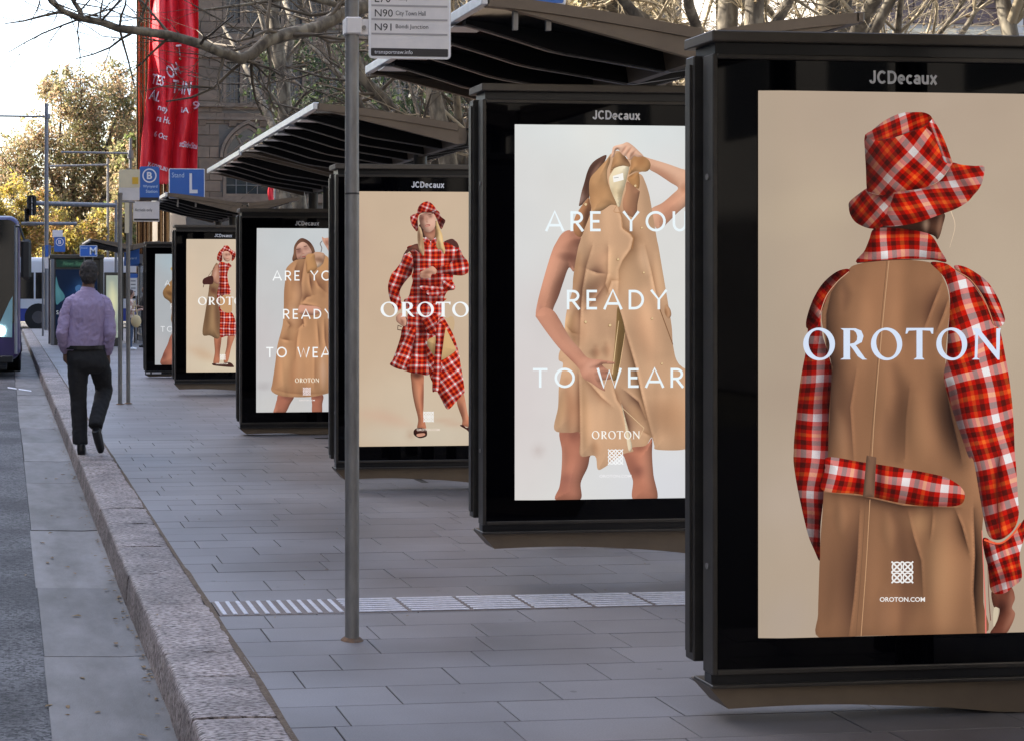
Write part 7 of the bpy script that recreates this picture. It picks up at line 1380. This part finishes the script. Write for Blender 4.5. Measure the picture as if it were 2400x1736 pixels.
bc = on_z(48, 884, -KH)
bus('bus with lit headlamp and dark windscreen waiting at the kerb', M['bus_navy'], M['bus_navy'], (bc.x - 1.25, bc.y - .1, -KH), 0)
b2 = on_z(90, 770, -KH)
bus('white and blue bus crossing at the far end of the street', M['bus_white'], M['bus_blue'], (b2.x + 8.9, b2.y + 1.3, -KH), R(90), True)

# ------------------------------------------------------------------ people
def ell(m, c, r, n=16, k=10):
    c = Vector(c); vs = [c + Vector((0, 0, r[2]))]
    for i in range(1, k):
        a = math.pi * i / k
        for j in range(n): b = 2*math.pi*j/n; vs.append(c + Vector((r[0]*math.sin(a)*math.cos(b), r[1]*math.sin(a)*math.sin(b), r[2]*math.cos(a))))
    vs.append(c - Vector((0, 0, r[2]))); L = len(vs) - 1
    fs = [(0, 1+j, 1+(j+1) % n) for j in range(n)] + [(1+(i-1)*n+j, 1+i*n+j, 1+i*n+(j+1) % n, 1+(i-1)*n+(j+1) % n) for i in range(1, k-1) for j in range(n)] + [(L, 1+(k-2)*n+(j+1) % n, 1+(k-2)*n+j) for j in range(n)]
    m.add(vs, fs)
def loft(m, secs, n=22):
    vs = []
    for cx, cy, z, rx, ry in secs:
        for j in range(n): a = 2*math.pi*j/n; vs.append((cx + rx*math.cos(a), cy + ry*math.sin(a), z))
    k = len(secs); m.add(vs, [(i*n+j, i*n+(j+1) % n, (i+1)*n+(j+1) % n, (i+1)*n+j) for i in range(k-1) for j in range(n)] + [tuple(range(n-1, -1, -1)), tuple((k-1)*n+j for j in range(n))])
def organic(m, name, mat, parent, vox=.014, sm=6, wr=0.0, wsc=(9, 9, 5), seed=0):
    """fuse overlapping volumes into one continuous surface, smooth it, add cloth wrinkles"""
    me = bpy.data.meshes.new(name); me.from_pydata(m.v, [], m.f)
    bm = bmesh.new(); bm.from_mesh(me); bmesh.ops.recalc_face_normals(bm, faces=bm.faces); bm.to_mesh(me); bm.free()
    o = bpy.data.objects.new(name, me); COL.objects.link(o)
    r = o.modifiers.new('r', 'REMESH'); r.mode = 'VOXEL'; r.voxel_size = vox; s = o.modifiers.new('s', 'SMOOTH'); s.iterations = sm; s.factor = .5
    dg = bpy.context.evaluated_depsgraph_get(); me2 = bpy.data.meshes.new_from_object(o.evaluated_get(dg)); bpy.data.objects.remove(o); bpy.data.meshes.remove(me)
    if wr:
        for v in me2.vertices:
            c = v.co; q = Vector((c.x*wsc[0] + seed, c.y*wsc[1], c.z*wsc[2])); n1 = noise.noise(q); n2 = 1 - abs(noise.noise(q * 1.9 + Vector((3, 1, 7))))*2
            v.co = c + v.normal * wr * (n1*.8 + n2*.7)
    me2.materials.clear(); me2.materials.append(mat); me2.polygons.foreach_set('use_smooth', [True]*len(me2.polygons)); me2.update()
    ob = bpy.data.objects.new(name, me2); return link(ob, parent)
M['skin'] = pmat('skin_brown', (.20, .105, .07), .5, col2=(.16, .08, .05), vscale=12); M['skin_l'] = pmat('skin_light', (.42, .24, .17), .5)
M['hair_dk'] = pmat('black_hair', (.022, .018, .016), .75, col2=(.06, .052, .048), vscale=40, bump=.8, bscale=160, bdist=.01); M['hair_br'] = pmat('red_brown_hair', (.05, .018, .012), .5, bump=.6, bscale=80, bdist=.01)
M['shirt'] = pmat('lilac_shirt', (.40, .315, .48), .75, col2=(.345, .265, .41), vscale=3, lo=.35, hi=.7, bump=.5, bscale=14, bdist=.02)
M['trouser'] = pmat('charcoal_trousers', (.013, .012, .013), .85, col2=(.019, .018, .018), vscale=6, bump=.5, bscale=12, bdist=.02); M['shoe'] = pmat('black_leather', (.012, .011, .011), .35)
def hand(m, wrist, dr, side):
    """palm, four fingers and a thumb, slightly curled"""
    w = Vector(wrist); d = Vector(dr).normalized(); sx = Vector((0, 1, 0)); sx = (sx - d*sx.dot(d)).normalized(); nx = d.cross(sx)
    m.tube([w, w + d*.05, w + d*.09], [.026, .034, .03], 10)
    for k, L in enumerate((.07, .08, .075, .058)):
        o = w + d*.085 + sx*(.028 - k*.018); m.tube([o, o + d*L*.5 + nx*side*.006, o + d*L*.85 + nx*side*.026], [.0095, .009, .0075], 8)
    o = w + d*.03 + sx*.03; m.tube([o, o + d*.03 + sx*.018, o + d*.065 + sx*.02 + nx*side*.012], [.012, .0105, .0085], 8)
f = on_z(205, 1062, .004); t = thing('person', (f.x, f.y, 0), 'walking person seen from behind in lilac shirt and dark trousers', 'person')
# body: head, neck, torso, arms and legs as one surface
m = MB(); ell(m, (.015, .02, 1.655), (.074, .094, .112)); m.tube([(0, -.01, 1.44), (.012, .012, 1.60)], [.062, .055], 14); ell(m, (.03, .095, 1.62), (.045, .03, .06)); ell(m, (.02, .118, 1.655), (.014, .02, .02))
loft(m, [(0, 0, .90, .14, .10), (0, 0, 1.1, .15, .11), (0, 0, 1.3, .165, .11), (0, 0, 1.40, .13, .08)])
for s in (-1, 1): ell(m, (.012 + s*.077, .012, 1.652), (.012, .022, .034))
LA = [(-.15, 0, 1.385), (-.236, -.08, 1.10), (-.198, .03, .93)]; RA = [(.152, 0, 1.385), (.204, -.06, 1.09), (.185, .04, .90)]
for A in (LA, RA): m.tube([A[0], (Vector(A[0])+Vector(A[1]))/2, A[1], (Vector(A[1])+Vector(A[2]))/2, A[2]], [.05, .047, .041, .037, .029], 12)
hand(m, RA[2], (.0, .12, -1), -1); hand(m, LA[2], (.1, .25, -1), 1)
LLg = [(-.085, 0, .92), (-.078, .02, .50), (-.062, -.02, .10)]; RLg = [(.09, 0, .92), (.165, .15, .56), (.062, -.19, .29)]
for A in (LLg, RLg): m.tube([A[0], (Vector(A[0])+Vector(A[1]))/2, A[1], (Vector(A[1])+Vector(A[2]))/2, A[2]], [.08, .068, .052, .045, .036], 12)
m.v = [tuple(v) for v in m.v]; organic(m, 'body', M['skin'], t, .011, 4)
m = MB(); ell(m, (.013, .008, 1.675), (.082, .10, .102)); ell(m, (.012, -.035, 1.62), (.076, .062, .075)); o = organic(m, 'hair', M['hair_dk'], t, .009, 3, .0055, (45, 45, 45))
bm = bmesh.new(); bm.from_mesh(o.data); bmesh.ops.delete(bm, geom=[v for v in bm.verts if (v.co.y > .055 and v.co.z < 1.70) or v.co.z < 1.552 or (abs(v.co.x - .012) > .058 and v.co.z < 1.63 and v.co.y > -.02)], context='VERTS'); bm.to_mesh(o.data); bm.free()
# shirt
m = MB(); loft(m, [(-.03, 0, .955, .162, .120), (-.03, 0, .985, .176, .132), (-.026, 0, 1.05, .186, .138), (-.015, 0, 1.16, .182, .136), (-.005, 0, 1.28, .186, .138), (0, -.005, 1.36, .182, .128), (0, -.005, 1.41, .165, .108), (0, -.002, 1.455, .115, .088), (0, .0, 1.495, .072, .072)])
organic(m, 'shirt', M['shirt'], t, .009, 2, .011, (15, 15, 9), 2)
for pts, rr, sd in (([(-.10, .0, 1.425), (-.156, -.012, 1.385), (-.198, -.03, 1.28), (-.238, -.085, 1.10), (-.222, -.03, 1.01), (-.198, .03, .94)], [.046, .058, .056, .050, .048, .038], 5), ([(.10, .0, 1.425), (.156, -.012, 1.385), (.192, -.03, 1.28), (.205, -.065, 1.10), (.195, -.01, 1.0), (.185, .035, .915)], [.046, .058, .056, .051, .048, .038], 8)):
    m = MB(); m.tube(pts, rr, 16); organic(m, 'sleeve', M['shirt'], t, .008, 2, .0095, (16, 16, 20), sd)
m = MB(); m.tube([(0, -.002, 1.465), (.004, .0, 1.49), (.008, .004, 1.518)], [.078, .072, .064], 22, caps=False); co = m; me_ = MB(); me_.add(co.v, co.f); o = bpy.data.meshes.new('collar'); o.from_pydata(me_.v, [], me_.f); o.materials.append(M['shirt']); o.polygons.foreach_set('use_smooth', [True]*len(o.polygons)); oc = link(bpy.data.objects.new('collar', o), t); md = oc.modifiers.new('thickness', 'SOLIDIFY'); md.thickness = .006
# trousers, belt, shoes
m = MB(); loft(m, [(-.012, 0, .985, .168, .12), (-.01, 0, .93, .18, .132), (-.005, -.01, .86, .185, .138), (0, -.01, .80, .175, .125), (0, 0, .74, .13, .09)])
m.tube([(-.09, -.005, .88), (-.088, 0, .72), (-.082, .02, .50), (-.075, .0, .30), (-.066, -.02, .09)], [.098, .094, .076, .071, .068], 16); m.tube([(.085, -.005, .88), (.13, .06, .74), (.162, .135, .57), (.12, -.02, .44), (.07, -.165, .31), (.06, -.2, .265)], [.098, .095, .080, .073, .068, .064], 16)
organic(m, 'trousers', M['trouser'], t, .012, 5, .007, (9, 9, 8), 9)
m = MB(); loft(m, [(-.02, 0, .958, .188, .144), (-.02, 0, .992, .188, .144)], 28); v = m; o = bpy.data.meshes.new('belt'); o.from_pydata(v.v, [], v.f); o.materials.append(M['shoe']); link(bpy.data.objects.new('belt', o), t)
def shoe(heel, toe, up):
    h, q, u = Vector(heel), Vector(toe), Vector(up).normalized(); m = MB(); d = (q - h)
    m.tube([h - d*.02 + u*.035, h + d*.25 + u*.04, h + d*.55 + u*.032, h + d*.85 + u*.024, h + d*1.0 + u*.018], [.036, .042, .041, .038, .022], 14); m.tube([h + d*.08 + u*.03, h + d*.1 + u*.10], [.04, .042], 12)
    m.tube([h + u*.008, h + d*.5 + u*.008, h + d*.97 + u*.008], [.036, .038, .03], 10); return organic(m, 'shoe', M['shoe'], t, .009, 4)
shoe((-.062, -.075, .0), (-.035, .19, .0), (0, 0, 1)); shoe((.055, -.235, .235), (.115, -.13, .02), (.25, .75, .35))
# person with a phone, waiting by the far timetable board
M['blouse'] = pmat('patterned_blouse', (.45, .25, .20), .8, col2=(.70, .60, .50), vscale=14, lo=.45, hi=.55); M['jeans'] = pmat('blue_jeans', (.05, .08, .15), .8, col2=(.035, .055, .10), vscale=5); M['bag'] = pmat('cream_bag', (.55, .42, .22), .6); M['blackcloth'] = pmat('black_cloth', (.014, .014, .016), .85)
def bystander(px, py, H, rz, hair, top, bottom, shoec, skin, label, phone=True):
    f = on_z(px, py, 0); t = thing('person', (f.x, f.y, 0), label, 'person'); t.rotation_euler = (0, 0, rz); k = H / 1.68
    def S(m): m.v = [(v[0]*k, v[1]*k, v[2]*k) for v in m.v]; return m
    m = MB(); ell(m, (0, -.03, 1.55), (.068, .085, .105)); ell(m, (0, -.11, 1.535), (.012, .018, .018)); m.tube([(0, .01, 1.36), (0, -.01, 1.5)], [.05, .046], 12); loft(m, [(0, 0, .85, .13, .09), (0, 0, 1.05, .12, .085), (0, 0, 1.28, .15, .095), (0, 0, 1.36, .13, .07)])
    for s in (-1, 1):
        m.tube([(s*.15, 0, 1.34), (s*.19, -.02, 1.08), (s*.08, -.24, 1.10)], [.042, .036, .026], 10); hand(m, (s*.08, -.24, 1.10), (-s*.2, -1, .25), s); m.tube([(s*.075, 0, .88), (s*.07, .0, .48), (s*.065, .02, .08)], [.075, .05, .036], 12)
    organic(S(m), 'body', M[skin], t, .014, 4)
    m = MB(); ell(m, (0, -.005, 1.575), (.08, .095, .10)); ell(m, (0, .04, 1.49), (.075, .06, .11)); organic(S(m), 'hair', M[hair], t, .014, 4, .003, (30, 30, 30))
    m = MB(); loft(m, [(0, 0, .88, .155, .11), (0, 0, 1.05, .145, .105), (0, 0, 1.26, .175, .115), (0, 0, 1.34, .16, .09), (0, 0, 1.40, .07, .06)])
    for s in (-1, 1): m.tube([(s*.15, 0, 1.33), (s*.195, -.02, 1.09), (s*.13, -.14, 1.09)], [.06, .052, .045], 12)
    organic(S(m), 'top', M[top], t, .014, 4, .006, (10, 10, 8), px)
    m = MB(); loft(m, [(0, 0, .92, .14, .10), (0, 0, .82, .155, .115), (0, 0, .74, .12, .09)])
    for s in (-1, 1): m.tube([(s*.078, 0, .84), (s*.074, 0, .48), (s*.068, .02, .07)], [.088, .064, .05], 14)
    organic(S(m), 'trousers', M[bottom], t, .014, 4, .005, (9, 9, 9), px + 3)
    for s in (-1, 1):
        m = MB(); m.tube([(s*.066, .06, .035), (s*.07, -.05, .035), (s*.075, -.16, .025)], [.04, .042, .03], 10); organic(S(m), 'shoe', M[shoec], t, .012, 3)
    return t
w = bystander(306, 820, 1.52, R(75), 'hair_br', 'blouse', 'jeans', 'white_ink', 'skin_l', 'person with red-brown hair reading a phone behind the paired poles')
wp = w.location; MB().box((wp.x + .10, wp.y - .12, .98), (wp.x + .115, wp.y - .05, 1.12), .004).build('phone', M['black'], None); ph = bpy.data.objects['phone']; tag(ph, 'dark phone held up by the person behind the paired poles', 'phone'); ph.location = (.12, -.02, 0)
m = MB(); ell(m, (wp.x + .12, wp.y - .22, .72), (.13, .07, .16)); o = m.build('hand_bag', M['bag'], None, smooth=True, origin=(wp.x + .12, wp.y - .22, .56)); tag(o, 'cream hand bag hanging at the side of the person with red-brown hair', 'bag')
m = MB(); m.tube([(wp.x + .05, wp.y - .2, .85), (wp.x + .08, wp.y - .14, 1.2), (wp.x + .1, wp.y - .08, 1.24), (wp.x + .16, wp.y - .2, .85)], .012, 8); m.build('strap', M['bag'], o)
bystander(341, 814, 1.62, R(-60), 'hair_dk', 'blackcloth', 'blackcloth', 'shoe', 'skin', 'dark-clothed person mostly hidden behind the grey poster panel')
